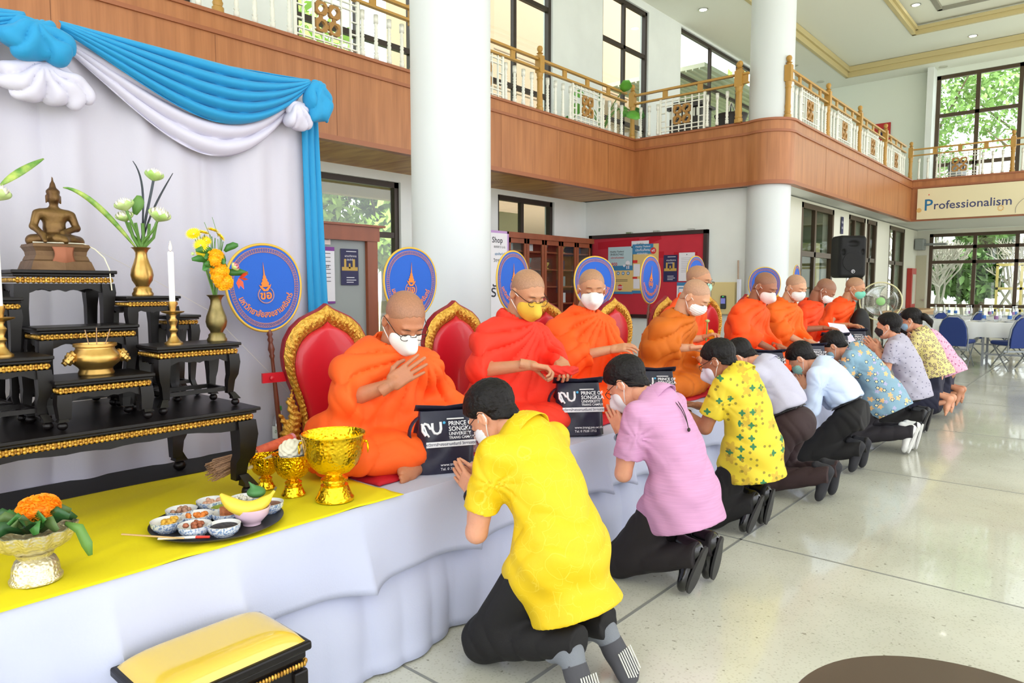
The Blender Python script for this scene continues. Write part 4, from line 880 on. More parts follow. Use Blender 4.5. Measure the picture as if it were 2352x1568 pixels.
kn(Y=3.88, pel=(-1.54, .47), nek=(-1.62, .9), head=(-1.735, .965), pitch=-28, yaw=182, elb=(-1.72, -.2, .6), wri=(-1.9, -.12, .66), tip=(-2.05, -.08, .68), wai=0, knee=-1.7, heel=-1.46, hem=-.17, hunch=.9,
   sm=yel3, pm=black_tr, fmat=bshoe, smat=bsole, skn=sk3, mask='kf', mcol=(232, 234, 250), glasses=1, h=.009, hair='thin', label='kneeling man in yellow shirt printed with green and gold flowers')
kn(Y=4.75, pel=(-1.6, .47), nek=(-1.8, .865), head=(-1.96, .9), pitch=-55, yaw=184, elb=(-1.85, -.2, .6), wri=(-1.98, -.1, .67), tip=(-2.1, -.06, .7), wai=0, knee=-1.74, heel=-1.32, tuck=1, belt=1,
   sm=lav, pm=maroon_tr, foot='sock', fmat=sockd, skn=sk1, mask='surgical', h=.0095, label='kneeling man in lavender-grey shirt, black belt and maroon trousers', hair='short')
kn(Y=5.65, pel=(-1.46, .42), nek=(-1.69, .79), head=(-1.84, .83), pitch=-45, yaw=183, elb=(-1.68, -.2, .47), wri=(-1.79, -.06, .6), tip=(-1.88, -.015, .74), knee=-1.76, heel=-1.36, tuck=1, belt=1, slv=1.5,
   sm=lblue, pm=black_tr, foot='sock', fmat=sockd, skn=sk1, mask='surgical', mcol=(160, 215, 205), h=.0095, label='kneeling man in pale blue long-sleeved shirt with a mint mask')
kn(Y=6.6, pel=(-1.46, .44), nek=(-1.71, .84), head=(-1.87, .865), pitch=-40, yaw=183, elb=(-1.72, -.2, .55), wri=(-1.85, -.05, .65), tip=(-1.96, -.012, .76), knee=-1.74, heel=-1.2, hem=-.14,
   sm=bflo, pm=mat('trousers_charcoal', (38, 34, 40), .8), foot='trainer', fmat=whites, smat=whites, skn=sk1, mask='surgical', mcol=(165, 208, 232), h=.01, label='kneeling man in blue shirt with orange and white flowers, white trainers')
kn(Y=7.5, pel=(-1.44, .42), nek=(-1.56, .89), head=(-1.64, 1.01), pitch=-5, yaw=180, elb=(-1.6, -.2, .62), wri=(-1.72, -.05, .78), tip=(-1.84, -.015, .88), knee=-1.66, heel=-1.28, hem=-.1, hunch=1.3,
   sm=gdot, pm=black_tr, fmat=mat('sandal_black', (50, 52, 56), .6), smat=bsole, skn=sk1, mask='surgical', mcol=(38, 34, 38), h=.01, label='kneeling man in grey dotted shirt wearing a black mask, head raised')
kn(Y=8.6, pel=(-1.42, .45), nek=(-1.57, .92), head=(-1.66, 1.03), pitch=-20, yaw=178, elb=(-1.62, -.19, .66), wri=(-1.74, -.05, .78), tip=(-1.84, -.015, .88), knee=-1.68, heel=-1.24, hem=-.02, slv=1.0, skirt=1,
   sm=yb, pm=navy_sk, foot='bare', skn=sk1, hair='bun', mask='surgical', mcol=(160, 205, 235), glasses=1, h=.01, collar=0, label='kneeling woman with black ponytail in cream printed blouse and navy skirt', sw=.17)
kn(Y=9.4, pel=(-1.42, .42), nek=(-1.62, .83), head=(-1.82, .83), pitch=-52, yaw=180, elb=(-1.6, -.19, .6), wri=(-1.74, -.05, .72), tip=(-1.84, -.015, .8), knee=-1.68, heel=-1.26, hem=-.06, slv=1.0, skirt=1,
   sm=pk, pm=navy_sk, foot='bare', skn=sk2, hair='short', mask='surgical', h=.012, collar=0, label='kneeling woman in pink printed blouse, farthest in the line', sw=.17)
# extras
t, q = K[1]; c = Vector(q['nek'])+Vector(q['back'])*.05
b = MB(); bk = q['back']; sp = q['sp']; n0 = q['nek']; lo = n0-sp*.17+bk*.155+np.array((0, -.05, 0))
for s in (-1, 1): hd = np.array(q['head'] @ Vector((.0*s-s*0+s*.088*-1*-1, -.02, .01))); b.tube(bez(hd, n0+bk*.09+np.array((0, -s*.06, .03)), n0-sp*.06+bk*.135, lo, 10), .002, 5)
b.ell(lo, (.008, .008, .01), 8); part('glasses_cord', b, LASH, t, smooth=True)
# ---------------------------------------------------------------- stage, cloths, drapes
Z0 = .62
struct('stage_platform', MB().box(-3.6, -2.075, -1.2, 9.0, .02, Z0-.006), mat('stage_dark', (40, 38, 40), .7))
clothw = mat('cloth_white', (196, 202, 228), .8, bump=.08, bs=150, var=.015, vs=3)
def sfold(y, k): return math.sin(y*k)+.6*math.sin(y*k*1.73+1.3)+.35*math.sin(y*k*3.1+.5)
b = MB()
def cf(u, v):
    y = -1.2+10.2*u
    if v < .5: return (-3.6+1.615*v/.5, y, Z0+.0015*math.sin(y*9+v*30))
    w = (v-.5)/.5; hem = .325+.006*math.sin(y*3.1); z = Z0-w*(Z0-hem-.02)
    sharp = abs(((y*1.05+.22*math.sin(y*1.9)) % .36)/.36-.5)*2
    return (-1.985+.006*min(1, w*9)+.012*w*(sfold(y, 8.5)*.5+.5)+.055*w**1.2*(1-sharp)**3, y+.03*w*(1-sharp)**3, z-.03*w*(1-sharp)**3)
b.grid(cf, 900, 22)
o = obj('tablecloth', b, clothw, smooth=60, label='white tablecloth covering the whole stage, with a hem hanging partway down', cat='tablecloth', thick=.003)
b = MB()
def sk(u, v):
    y = -1.2+10.2*u; z = .5-v*.492; ph = y*17+1.3*math.sin(y*2.3)
    a = .014+.05*v; pl = abs(math.sin(ph*.5))**.6*.8+.45*math.sin(y*5.1)+.3*abs(math.sin(y*19+.7*math.sin(y*3)+v*1.2))
    return (-2.03+.035*min(1, max(0, v-.3)*3)+a*pl*.8*min(1, .25+v)+.05*max(0, v-.9)*3*(.5+.5*math.sin(y*9)), y, z+.02*math.sin(y*4.4)*max(0, 1-v)*0)
b.grid(sk, 900, 14)
obj('table_skirt', b, clothw, smooth=70, label='pleated white skirt falling from the stage to the terrazzo floor', cat='table skirt', thick=.003)
ycl = mat('cloth_yellow', (244, 226, 10), .75, bump=.06, bs=120)
def yf(u, v):
    y = -1.2+2.87*u+.0*v; x = -1.972-.89*v; e = .0035+.0025*math.sin(x*26+y*7)*max(0, math.sin(y*2.2+x*5))+.004*max(0, math.sin((x*1.2+y*.55)*19))**6*(1-v)
    return (x+(.0 if v > 0 else .004), y-(.012*math.sin(v*7)), Z0+e+.004)
b = MB(); b.grid(yf, 170, 60); obj('yellow_cloth', b, ycl, smooth=True, label='bright yellow cloth spread over the altar end of the stage', cat='cloth', thick=.002)
obj('black_cloth', MB().box(-3.1, -2.85, -1.2, 1.95, Z0+.006, Z0+.012), mat('cloth_black', (22, 22, 26), .8), label='black cloth strip behind the yellow cloth', cat='cloth')
redm = mat('mat_red', (196, 14, 36), .75, bump=.25, bs=25)
for i, (y0, y1, lb) in enumerate(((1.68, 2.42, 'red mat under the monk nearest the altar'), (2.46, 3.2, 'red mat under the yellow-masked monk'), (3.25, 4.05, 'red mat under the monk facing the camera'), (4.1, 4.86, 'red mat under the ochre-robed monk'), (4.9, 9.0, 'long red mat under the far monks'))):
    def mf(u, v, y0=y0, y1=y1):
        x = -2.16-.05*math.sin(y0*7)-.78*v-(.08*u if i == 0 else 0); y = y0+(y1-y0)*u; e = min(1, 12*u, 12*(1-u), 12*v+.1)
        return (x, y, Z0+.006+.014*e+.003*math.sin(y*31+x*9)*math.sin(x*23))
    b = MB(); b.grid(mf, 40, 30); obj('floor_mat', b, redm, smooth=True, label=lb, cat='mat', group='red mats on the stage', thick=.008)
# backdrop
cw2 = mat('backdrop_cloth', (196, 194, 208), .85, bump=.05, bs=120)
def bd(u, v):
    y = -1.3+3.36*u; z = .3+2.06*v; s = y+.06*math.sin(v*2+y*3)*(1-v)
    return (-3.13+.016*sfold(s, 15)+.04*(abs(math.sin(s*6.3+.8*math.sin(s*2.1)))**.6)*(1-.4*v), y, z)
b = MB(); b.grid(bd, 420, 30); obj('backdrop_curtain', b, cw2, smooth=70, label='pleated white backdrop curtain behind the altar', cat='curtain', thick=.002)
blue = mat('drape_blue', (22, 142, 196), .7, bump=.08, bs=200, sheen=.1); wdr = mat('drape_white', (204, 202, 220), .8)
b = MB()
def bt(u, v): z = 2.3-1.72*v; w = .085+.05*v; return (-3.1+.014*abs(math.sin(u*8+v)), 2.0+w*u+.02*v, z)
b.grid(bt, 30, 20); obj('blue_curtain', b, blue, smooth=60, label='narrow blue curtain hanging at the right edge of the backdrop', cat='curtain', thick=.004)
def swag(name, y0, y1, z0, z1, sag, skew, m, off, lb, top=0.0, n=5):
    b = MB()
    def f(u, v):
        y = y0+(y1-y0)*u; s = (math.sin(PI*u**skew))**.9; end = .035+.02*v; zt = z0+(z1-z0)*u-top*s
        q = v; z = zt+.03*(1-s)*(.5-q)*1.2-q*sag*s; fo = abs(math.sin(q*n*PI+.5*math.sin(u*5)))**.7
        return (-3.06+off+.035*fo*s+.02*math.sin(PI*q)+.02*(1-s), y, z)
    b.grid(f, 70, 60); return obj(name, b, m, smooth=70, label=lb, cat='drape', thick=.003)
swag('white_swag', .93, 1.98, 2.33, 2.36, .37, 1.25, wdr, -.02, 'white swag hanging below the blue swag on the backdrop')
swag('blue_swag', .93, 1.99, 2.36, 2.38, .255, 1.3, blue, .03, 'long blue swag across the top of the white backdrop')
swag('blue_swag', -.5, .82, 2.3, 2.36, .25, 1., blue, .03, 'blue swag left of the left knot, mostly out of frame')
swag('white_swag', -.5, .82, 2.28, 2.33, .3, 1., wdr, -.02, 'white swag left of the white rosette, mostly out of frame')
def knot(name, c, r, m, lb, sd, lob=5):
    f0 = sunion([elli(c, r), elli(np.array(c)+[.02, -r[1]*.45, -r[2]*.3], (r[0]*.8, r[1]*.5, r[2]*.75)), elli(np.array(c)+[.02, r[1]*.45, -r[2]*.25], (r[0]*.8, r[1]*.55, r[2]*.8))], .02)
    m_ = nets(f0, np.array(c)-np.array(r)*1.7, np.array(c)+np.array(r)*1.7, .006)
    def fd(V, N):
        a = np.arctan2(V[:, 1]-c[1], V[:, 2]-(c[2]+r[2]*.75)); d = np.hypot(V[:, 1]-c[1], V[:, 2]-c[2]-r[2]*.75)
        return -.018*(1-ridge(a*lob+sd+3*np.sin(d*14)))*np.clip(d*14, .2, 1)+.006*np.sin(V[:, 1]*60+sd)*np.sin(V[:, 2]*50)
    V, F = disp(m_, fd); obj(name, (V, F), m, smooth=True, label=lb, cat='drape knot')
knot('blue_knot', (-3.0, .855, 2.285), (.06, .125, .08), blue, 'wide blue cloth knot at the left end of the long swag', 1, 4)
knot('blue_knot', (-3.0, 2.03, 2.3), (.055, .075, .105), blue, 'blue cloth knot at the top right corner of the backdrop', 2.2, 3)
knot('white_rosette', (-3.03, .88, 2.15), (.05, .16, .085), wdr, 'white cloth rosette under the left blue knot', 0, 6)
knot('white_rosette', (-3.03, 1.93, 2.22), (.05, .07, .075), wdr, 'small white cloth rosette under the right blue knot', 2, 5)
# ---------------------------------------------------------------- altar tables
lac = mat('black_lacquer', (17, 13, 13), .35, spec=.3, var=.15, vs=12); goldb = mat('gold_leaf', (222, 178, 80), .3, .7, bump=.25, bs=90, c2=(160, 110, 40), vs=90)
def altar_table(x0, x1, y0, y1, z0, z1, lb, k=1., stretcher=True, kb=None, group='black lacquered altar tables'):
    t = thing('altar_table', lb, 'table', ((x0+x1)/2, (y0+y1)/2, z0), group=group, world=True); h = z1-z0; q = .012*k; kl = k; k = kb or k
    b = MB(); b.box(x0-q, x1+q, y0-q, y1+q, z1-.011*k, z1).box(x0-q*.5, x1+q*.5, y0-q*.5, y1+q*.5, z1-.02*k, z1-.011*k); part('table_top', b, lac, t, bevel=.003)
    g0, g1 = z1-.042*k, z1-.021*k; g = MB(); g.box(x0+.002, x1-.002, y0+.002, y1-.002, g0+.004*k, g1-.004*k)
    n = max(8, int((y1-y0)/(.013*k))); m_ = max(5, int((x1-x0)/(.013*k)))
    for i in range(n):
        yy = y0+(y1-y0)*(i+.5)/n; s = (y1-y0)/n*.42
        g.ell((x1, yy, g0+.006*k), (.006*k, s, .006*k), 6); g.ell((x1, yy, g1-.006*k), (.006*k, s, .006*k), 6)
    for i in range(m_):
        xx = x0+(x1-x0)*(i+.5)/m_; s = (x1-x0)/m_*.42; g.ell((xx, y0, (g0+g1)/2), (s, .005*k, .008*k), 6); g.ell((xx, y1, (g0+g1)/2), (s, .005*k, .008*k), 6)
    part('gold_band', g, goldb, t, smooth=True)
    za = g0-.022*k-.012*h; a = MB()
    def apron(P, Q, nin):
        P, Q = Vector(P), Vector(Q); L = (Q-P).length; d = (Q-P)/L; pts = [(0, g0), (L, g0)]
        for i in range(25):
            u = 1-i/24; e = abs(u-.5)*2; s = .016*k*(e**3)*1.2+.008*k*abs(math.sin(u*PI*4))**2+(.012*k if e < .16 else 0)*(1-e/.16); pts.append((L*u, za-s+.014*k))
        M = frame((P.x, P.y, 0), (d.x, d.y, 0), (0, 0, 1), nin); a.prism(pts, .016*k, M)
    apron((x1-.004, y0), (x1-.004, y1), (-1, 0, 0)); apron((x0+.004, y0), (x0+.004, y1), (1, 0, 0)); apron((x0, y0+.004), (x1, y0+.004), (0, 1, 0)); apron((x0, y1-.004), (x1, y1-.004), (0, -1, 0))
    part('apron', a, lac, t)
    for sx, cx in ((-1, x0), (1, x1)):
        for sy, cy in ((-1, y0), (1, y1)):
            k = kl; l = MB(); w = .0165*k; pr = [(g0, 0., 1.3), (g0-.03*k, .002, 1.35), (g0-.075*k, .0, 1.1), (z0+h*.4, -.006, .9), (z0+h*.2, -.009, .72), (z0+.05*k, -.004, .66), (z0+.034*k, .004, .8), (z0+.026*k, .006, 1.0)]
            vs = []
            for z, o_, s in pr:
                ox, oy = cx-sx*w*.9+sx*o_*k, cy-sy*w*.9+sy*o_*k
                for px, py in ((-1, -1), (1, -1), (1, 1), (-1, 1)): vs.append((ox+px*w*s*.9, oy+py*w*s*.9, z))
            nn = len(pr); l.add(vs, [(i*4+j, i*4+(j+1) % 4, (i+1)*4+(j+1) % 4, (i+1)*4+j) for i in range(nn-1) for j in range(4)]+[(0, 3, 2, 1), tuple((nn-1)*4+j for j in range(4))])
            l.ell((cx-sx*w*.55, cy-sy*w*.55, z0+.0135*k), (w*.9, w*.9, .0135*k), 10); part('leg', l, lac, t, smooth=40)
    k = kl
    if stretcher:
        s = MB(); z = z0+.055*k; i_ = .03*k
        s.box(x1-i_-.01*k, x1-i_+.006*k, y0+i_, y1-i_, z, z+.014*k).box(x0+i_-.006*k, x0+i_+.01*k, y0+i_, y1-i_, z, z+.014*k).box(x0+i_, x1-i_, y0+i_, y0+i_+.014*k, z, z+.014*k).box(x0+i_, x1-i_, y1-i_-.014*k, y1-i_, z, z+.014*k)
        part('stretcher', s, lac, t)
    return t
ZT = .965; ZM = Z0+.012
altar_table(-2.94, -2.345, .33, 1.285, ZM, ZT, 'large low black altar table carrying all the smaller ones', 1.75, False, 1.1)
altar_table(-2.56, -2.38, .685, .95, ZT, 1.117, 'low front altar table under the incense pot', 1., False)
altar_table(-2.6, -2.415, .995, 1.27, ZT, 1.197, 'altar table at the right front with the lit candle')
altar_table(-2.73, -2.58, .70, .985, ZT, 1.268, 'middle altar table just behind the incense pot')
altar_table(-2.84, -2.64, .99, 1.16, ZT, 1.364, 'tall altar table under the lotus vase on the right', .9)
altar_table(-2.93, -2.735, .68, .975, ZT, 1.455, 'tallest altar table carrying the seated statue', 1.1)
altar_table(-2.9, -2.76, 1.185, 1.29, ZT, 1.287, 'small back altar table behind the green brass vase', .9)
altar_table(-2.6, -2.415, .38, .675, ZT, 1.192, 'altar table at the left front, cut by the picture edge')
altar_table(-2.84, -2.64, .49, .665, ZT, 1.364, 'tall altar table at the left under the left lotus vase', .9)
# ---------------------------------------------------------------- statue
bronze = mat('bronze_old', (126, 98, 56), .38, .75, c2=(92, 66, 42), vs=14, bump=.2, bs=60); bronze2 = mat('bronze_base', (122, 94, 66), .5, .55, c2=(98, 72, 50), vs=10, bump=.2, bs=50); copper = mat('copper_cloth', (150, 92, 66), .5, .5)
t = thing('seated_statue', 'small bronze seated statue with a pointed crown on the tallest altar table', 'statue', (-2.83, .83, 1.455), world=True)
def stt():
    c = np.array([-2.83, .83, 1.545]); q = lambda x, y, z: c+[x, y, z]
    f = sunion([elli(q(0, 0, .018), (.05, .075, .022)), caps(q(0, -.07, .012), q(.05, .01, .012), .021, .017), caps(q(0, .07, .012), q(.05, -.01, .018), .021, .017), elli(q(-.005, 0, .055), (.026, .036, .05)), elli(q(-.005, 0, .098), (.027, .044, .03)), caps(q(0, -.04, .108), q(0, .04, .108), .016),
        caps(q(-.005, 0, .12), q(0, 0, .14), .013)], .012)
    ar = sunion([caps(q(0, -.052, .105), q(.005, -.066, .06), .0145, .012), caps(q(.005, -.066, .06), q(.045, -.05, .03), .012, .009), caps(q(.045, -.05, .03), q(.066, -.05, .008), .01, .007),
        caps(q(0, .052, .105), q(.005, .066, .06), .0145, .012), caps(q(.005, .066, .06), q(.04, .01, .04), .012, .009)], .006)
    hd = sunion([elli(q(.002, 0, .163), (.021, .0195, .025)), elli(q(.018, 0, .158), (.006, .004, .007)), elli(q(-.003, 0, .183), (.021, .0215, .014)), caps(q(-.003, 0, .193), q(-.003, 0, .208), .012, .008), caps(q(-.003, 0, .205), q(-.003, 0, .24), .0065, .001),
        caps(q(-.002, -.021, .168), q(-.002, -.022, .145), .004, .003), caps(q(-.002, .021, .168), q(-.002, .022, .145), .004, .003)], .006)
    return nets(sunion([f, ar, hd], .006), c-[.08, .11, .02], c+[.09, .11, .26], .0035)
part('figure', stt(), bronze, t, smooth=True)
b = MB()
for z0_, z1_, a0, a1 in ((1.455, 1.485, 1., .9), (1.485, 1.49, .9, .84), (1.49, 1.505, .86, .8), (1.505, 1.52, .78, .8), (1.52, 1.535, .8, .88), (1.535, 1.545, .9, .86)):
    v = []
    for z, s in ((z0_, a0), (z1_, a1)): v += [(-2.83+px*s, .83+py*s, z) for px, py in ((-.085, -.098), (.075, -.098), (.095, 0), (.075, .098), (-.085, .098))]
    b.add(v, [(4, 3, 2, 1, 0), (5, 6, 7, 8, 9)]+[(i, (i+1) % 5, 5+(i+1) % 5, 5+i) for i in range(5)])
part('pedestal', b, bronze2, t)
b = MB(); b.grid(lambda u, v: (-2.83+.0825+.006*math.sin(v*3)-abs(u-.5)*.018, .83+(u-.5)*.075*(1-.25*math.sin(v*PI)), 1.54-.06*v-.01*math.sin(u*PI)*v), 10, 8); part('apron_cloth', b, copper, t, smooth=True, thick=.003)
string = mat('sacred_thread', (232, 226, 205), .9)
b = MB(); b.tube([(-2.79, .75, 1.549), (-2.765, .83, 1.549), (-2.79, .905, 1.55), (-2.755, .93, 1.53), (-2.745, .955, 1.50), (-2.725, .963, 1.46), (-2.722, .965, 1.41), (-2.722, .967, 1.385)], .0022, 6)
b.tube(bez((-2.79, .9, 1.55), (-2.83, 1.05, 1.49), (-2.87, 1.25, 1.38), (-2.9, 1.4, 1.3), 20), .0007, 4); b.tube([(-2.9, 1.4, 1.3), (-2.95, 1.8, .9)], .0007, 4)
obj('sacred_thread', b, string, label='white cotton thread looped round the statue and hanging off the table', cat='thread')
# ---------------------------------------------------------------- vessels and flowers
brass = mat('brass', (206, 168, 98), .3, .9, c2=(184, 144, 76), vs=20); brassg = mat('brass_green', (150, 134, 86), .35, .9, c2=(122, 110, 72), vs=25); gold = mat('gold_bright', (244, 196, 20), .16, 1); goldr = mat('gold_embossed', (240, 192, 24), .2, 1, bump=1, bs=22)
def emb(name, c, sc, col, rough=.2, metal=1, st=.9):
    m = mat(name, col, rough, metal); tt = m.node_tree; b_ = tt.nodes['Principled BSDF']; tc = tt.nodes.new('ShaderNodeTexCoord'); v = tt.nodes.new('ShaderNodeTexVoronoi'); v.inputs['Scale'].default_value = sc; v.feature = 'SMOOTH_F1'
    tt.links.new(tc.outputs['Object'], v.inputs[0]); bp = tt.nodes.new('ShaderNodeBump'); bp.inputs['Strength'].default_value = st; bp.inputs['Distance'].default_value = .006; tt.links.new(v.outputs['Distance'], bp.inputs['Height']); tt.links.new(bp.outputs[0], b_.inputs['Normal']); return m
gemb = emb('gold_repousse', 0, 95, (246, 204, 40), .24, 1, .45); semb = emb('silver_repousse', 0, 130, (214, 206, 176), .35, .8, .5)
def vase(x, y, z, s, m, lb, cat='vase'):
    t = thing('flower_vase', lb, cat, (x, y, z), world=True, group='brass flower vases'); pr = [(.034, 0), (.036, .008), (.03, .018), (.03, .026), (.022, .034), (.024, .04), (.034, .056), (.038, .075), (.035, .095), (.026, .12), (.02, .14), (.019, .155), (.024, .166), (.033, .174), (.031, .175), (.017, .158), (.012, .1), (0.001, .1)]
    part('body', MB().lathe([(r*s, zz*s) for r, zz in pr], (x, y, z), 28), m, t, smooth=True); return t
greenp, whp, stemm = mat('lotus_green', (160, 200, 100), .5, c2=(215, 230, 170), vs=20), mat('lotus_white', (236, 240, 216), .5, c2=(240, 232, 214), vs=15), mat('stem_green', (96, 140, 62), .5); darkstem = mat('stem_dark', (58, 66, 74), .5); leafg = mat('leaf_green', (60, 120, 48), .4, var=.2, vs=30); leafv = mat('leaf_variegated', (92, 145, 60), .4, c2=(180, 200, 100), vs=30)
def lotus(t, c, r, up, bud=.35, m=None):
    up = Vector(up).normalized(); M = frame(c, *(lambda x: (x, up.cross(x), up))(up.orthogonal().normalized()))
    for nm, rings, mm in (('outer_petals', ((0, 8, 1.0, .0),), greenp), ('petals', ((1, 8, .93, .35), (2, 7, .8, .2), (3, 6, .6, .1), (4, 4, .35, 0)), m or whp)):
        b = MB()
        for j, n, s, tw in rings:
            for i in range(n):
                a0 = 2*PI*(i+tw)/n; op = bud if j else bud+.35
                def pf(u, v): 
                    w = math.sin(PI*min(1, v*.9+.08))**.8*.56*(1-.35*v**3); ph = (u-.5)*w*1.7+a0; th = v*(PI*.52+.25*(1-s)); rr = r*s*(math.sin(min(th*1.25, PI*.62)))*(1-.25*v*(1-op))
                    return M @ Vector((rr*math.cos(ph), rr*math.sin(ph), r*(-.55+1.5*v*(1-.25*op*s)*(.8+.25*(1-s)))))
                b.grid(pf, 4, 7)
        part(nm, b, mm, t, smooth=True)
def blade(t, name, pts, w, m):
    P = [Vector(p) for p in pts]; n = len(P); b = MB(); vs = []
    for i, p in enumerate(P):
        d = (P[min(i+1, n-1)]-P[max(i-1, 0)]).normalized(); s = d.cross(Vector((.87, -.5, 0))); s.normalize(); ww = w*math.sin(PI*min(1, (i+.3)/(n-.4)))**.8+.0006; vs += [p-s*ww, p+Vector((.002, -.001, 0)), p+s*ww]
    b.add(vs, [(i*3+j, i*3+j+1, i*3+j+4, i*3+j+3) for i in range(n-1) for j in (0, 1)]); part(name, b, m, t, smooth=True, thick=.0008)
vt = vase(-2.73, 1.075, 1.364, 1.02, brass, 'polished brass vase with four white lotuses on the tall right table'); vx, vy, vz = -2.73, 1.075, 1.53
LT = [((-2.69, 1.01, 1.685), .036, (-.1, -.3, 1)), ((-2.66, 1.115, 1.655), .042, (.3, .25, 1)), ((-2.75, 1.14, 1.81), .036, (0, .2, 1)), ((-2.72, 1.02, 1.648), .033, (.1, -.3, 1))]
for i, (c, r, u) in enumerate(LT):
    b = MB(); b.tube(bez((vx, vy, vz), (vx, vy, vz+.05), Vector(c)-Vector(u).normalized()*.09, Vector(c)-Vector(u).normalized()*r*.5, 10), .0048, 7); part('stem', b, stemm if i != 2 else darkstem, vt, smooth=True); lotus(vt, c, r, u)
blade(vt, 'leaf', bez((vx, vy-.01, vz), (-2.72, .98, 1.64), (-2.74, .9, 1.74), (-2.76, .84, 1.738), 14), .009, leafv)
blade(vt, 'leaf', [(-2.72, 1.055, 1.66), (-2.72, 1.065, 1.69), (-2.72, 1.07, 1.71), (-2.72, 1.072, 1.73)], .02, stemm)
for p in (((vx, vy, vz), (-2.75, 1.1, 1.7), (-2.75, 1.11, 1.8), (-2.77, 1.075, 1.86)), ((vx, vy, vz), (-2.74, 1.1, 1.65), (-2.74, 1.16, 1.75), (-2.75, 1.21, 1.83))): blade(vt, 'grass_blade', bez(*p, 12), .003, darkstem)
b = MB()
for k in range(5): b.tube([(vx, vy, vz), (vx+.01, vy-.03+.018*k, vz+.05), (vx+.015, vy-.045+.024*k, vz+.1)], .006, 6)
part('stems', b, stemm, vt, smooth=True)
vl = vase(-2.73, .575, 1.364, 1.02, brass, 'brass vase at the picture\'s left edge with a lotus')
lotus(vl, (-2.7, .635, 1.69), .042, (.1, .3, 1)); blade(vl, 'leaf', bez((-2.72, .65, 1.72), (-2.72, .68, 1.75), (-2.74, .73, 1.79), (-2.77, .79, 1.83), 10), .012, leafv)
b = MB(); b.tube(bez((-2.73, .575, 1.53), (-2.73, .58, 1.6), (-2.7, .62, 1.64), (-2.7, .633, 1.66), 8), .005, 7); part('stem', b, stemm, vl, smooth=True)
vb = vase(-2.5, 1.238, 1.197, .98, brassg, 'dull greenish brass vase with marigolds and yellow daisies')
mar, daisy, pinkf, orf = mat('marigold', (250, 172, 6), .6, c2=(255, 196, 20), vs=40), mat('daisy_yellow', (246, 220, 20), .6), mat('flower_pink', (236, 150, 160), .5), mat('flower_red_orange', (226, 78, 40), .5)
def pompom(t, name, c, r, m, n=170, flat=1., seed=1):
    b = MB(); rg = np.random.RandomState(seed)
    for i in range(n):
        z = 1-2*(i+.5)/n; a = i*2.39996; q = math.sqrt(max(0, 1-z*z)); d = Vector((q*math.cos(a), q*math.sin(a), z)); o = d.orthogonal().normalized(); p = d.cross(o); rr = r*rg.uniform(.88, 1.05); w = r*.19
        an = rg.uniform(0, 6.3); o, p = o*math.cos(an)+p*math.sin(an), p*math.cos(an)-o*math.sin(an)
        C = Vector(c); f = lambda v: C+Vector((v.x, v.y, v.z*flat)); b.add([f(d*rr*.8-o*w*.5), f(d*rr-o*w+p*w*.4), f(d*rr*1.03), f(d*rr+o*w-p*w*.3), f(d*rr*.8+o*w*.5)], [(0, 1, 2), (0, 2, 4), (2, 3, 4)])
    b.ell(c, (r*.86, r*.86, r*.86*flat), 14); part(name, b, m, t)
for i, (y, z, r) in enumerate(((1.228, 1.505, .03), (1.238, 1.455, .033), (1.252, 1.415, .033), (1.23, 1.43, .025), (1.215, 1.49, .022))): pompom(vb, 'marigold', (-2.47+.004*i, y, z), r, mar, seed=i)
def daisyf(c, r, up):
    up = Vector(up).normalized(); o = up.orthogonal().normalized(); p = up.cross(o); b = MB(); C = Vector(c)
    for ring, k, el in ((1, 22, .1), (.8, 18, .35), (.55, 12, .7)):
        for i in range(k): a = 2*PI*i/k; d = o*math.cos(a)+p*math.sin(a); s = d.cross(up); e = (d+up*el)*r*ring; b.add([C+e*.1, C+e*.6-s*r*.1, C+e, C+e*.6+s*r*.1], [(0, 1, 2, 3)])
    part('daisy', b, daisy, vb)
for c, r, u in (((-2.5, 1.165, 1.585), .03, (.6, -.5, .6)), ((-2.5, 1.2, 1.59), .026, (.3, .1, 1)), ((-2.5, 1.235, 1.6), .03, (.3, .2, 1)), ((-2.5, 1.262, 1.58), .024, (.5, .5, .6)), ((-2.48, 1.18, 1.545), .028, (.8, -.5, .3)), ((-2.49, 1.185, 1.52), .022, (.7, -.5, 0)), ((-2.5, 1.21, 1.565), .022, (.7, 0, .3))): daisyf(c, r, u)
pompom(vb, 'daisy_bud', (-2.49, 1.155, 1.515), .007, greenp, 30)
lotus(vb, (-2.44, 1.283, 1.47), .02, (.5, .6, .5), .2, pinkf)
b = MB()
for i in range(9): a = i*.7; C = Vector((-2.435, 1.295, 1.43)); d = Vector((.3*math.cos(a), .9*math.sin(a)*.6+.5, .8*math.sin(a)-.1)).normalized(); s = d.orthogonal()*.006; b.add([C, C+d*.02-s, C+d*(.034+.006*(i % 3)), C+d*.02+s], [(0, 1, 2, 3)])
part('red_flower', b, orf, vb)
b = MB(); rg = random.Random(3)
for k in range(16): y = rg.uniform(-.07, .05); b.tube([(-2.5, 1.238+y*.1, 1.36), (-2.5+rg.uniform(-.02, .02), 1.238+y*.6, 1.46), (-2.5, 1.238+y, 1.56+rg.uniform(0, .03))], .0018, 4)
for y in (1.205, 1.235): b.tube([(-2.5, y+.02, 1.58), (-2.5, y, 1.63+.02*(y > 1.21))], .001, 4)
part('stems', b, stemm, vb)
for i in range(16):
    a = rg.uniform(-2.6, .6) if i < 11 else rg.uniform(0, 3); L = rg.uniform(.05, .09); c = Vector((-2.485, 1.225+.01*i*.3, 1.40+rg.uniform(0, .13))); e = c+Vector((rg.uniform(-.01, .05), math.cos(a)*L*(-1 if i < 11 else 1)*.9, math.sin(a)*L*.6)); blade(vb, 'leaf', [c, c.lerp(e, .3)+Vector((0, 0, .008)), c.lerp(e, .7)+Vector((0, 0, .006)), e], .013, leafg)
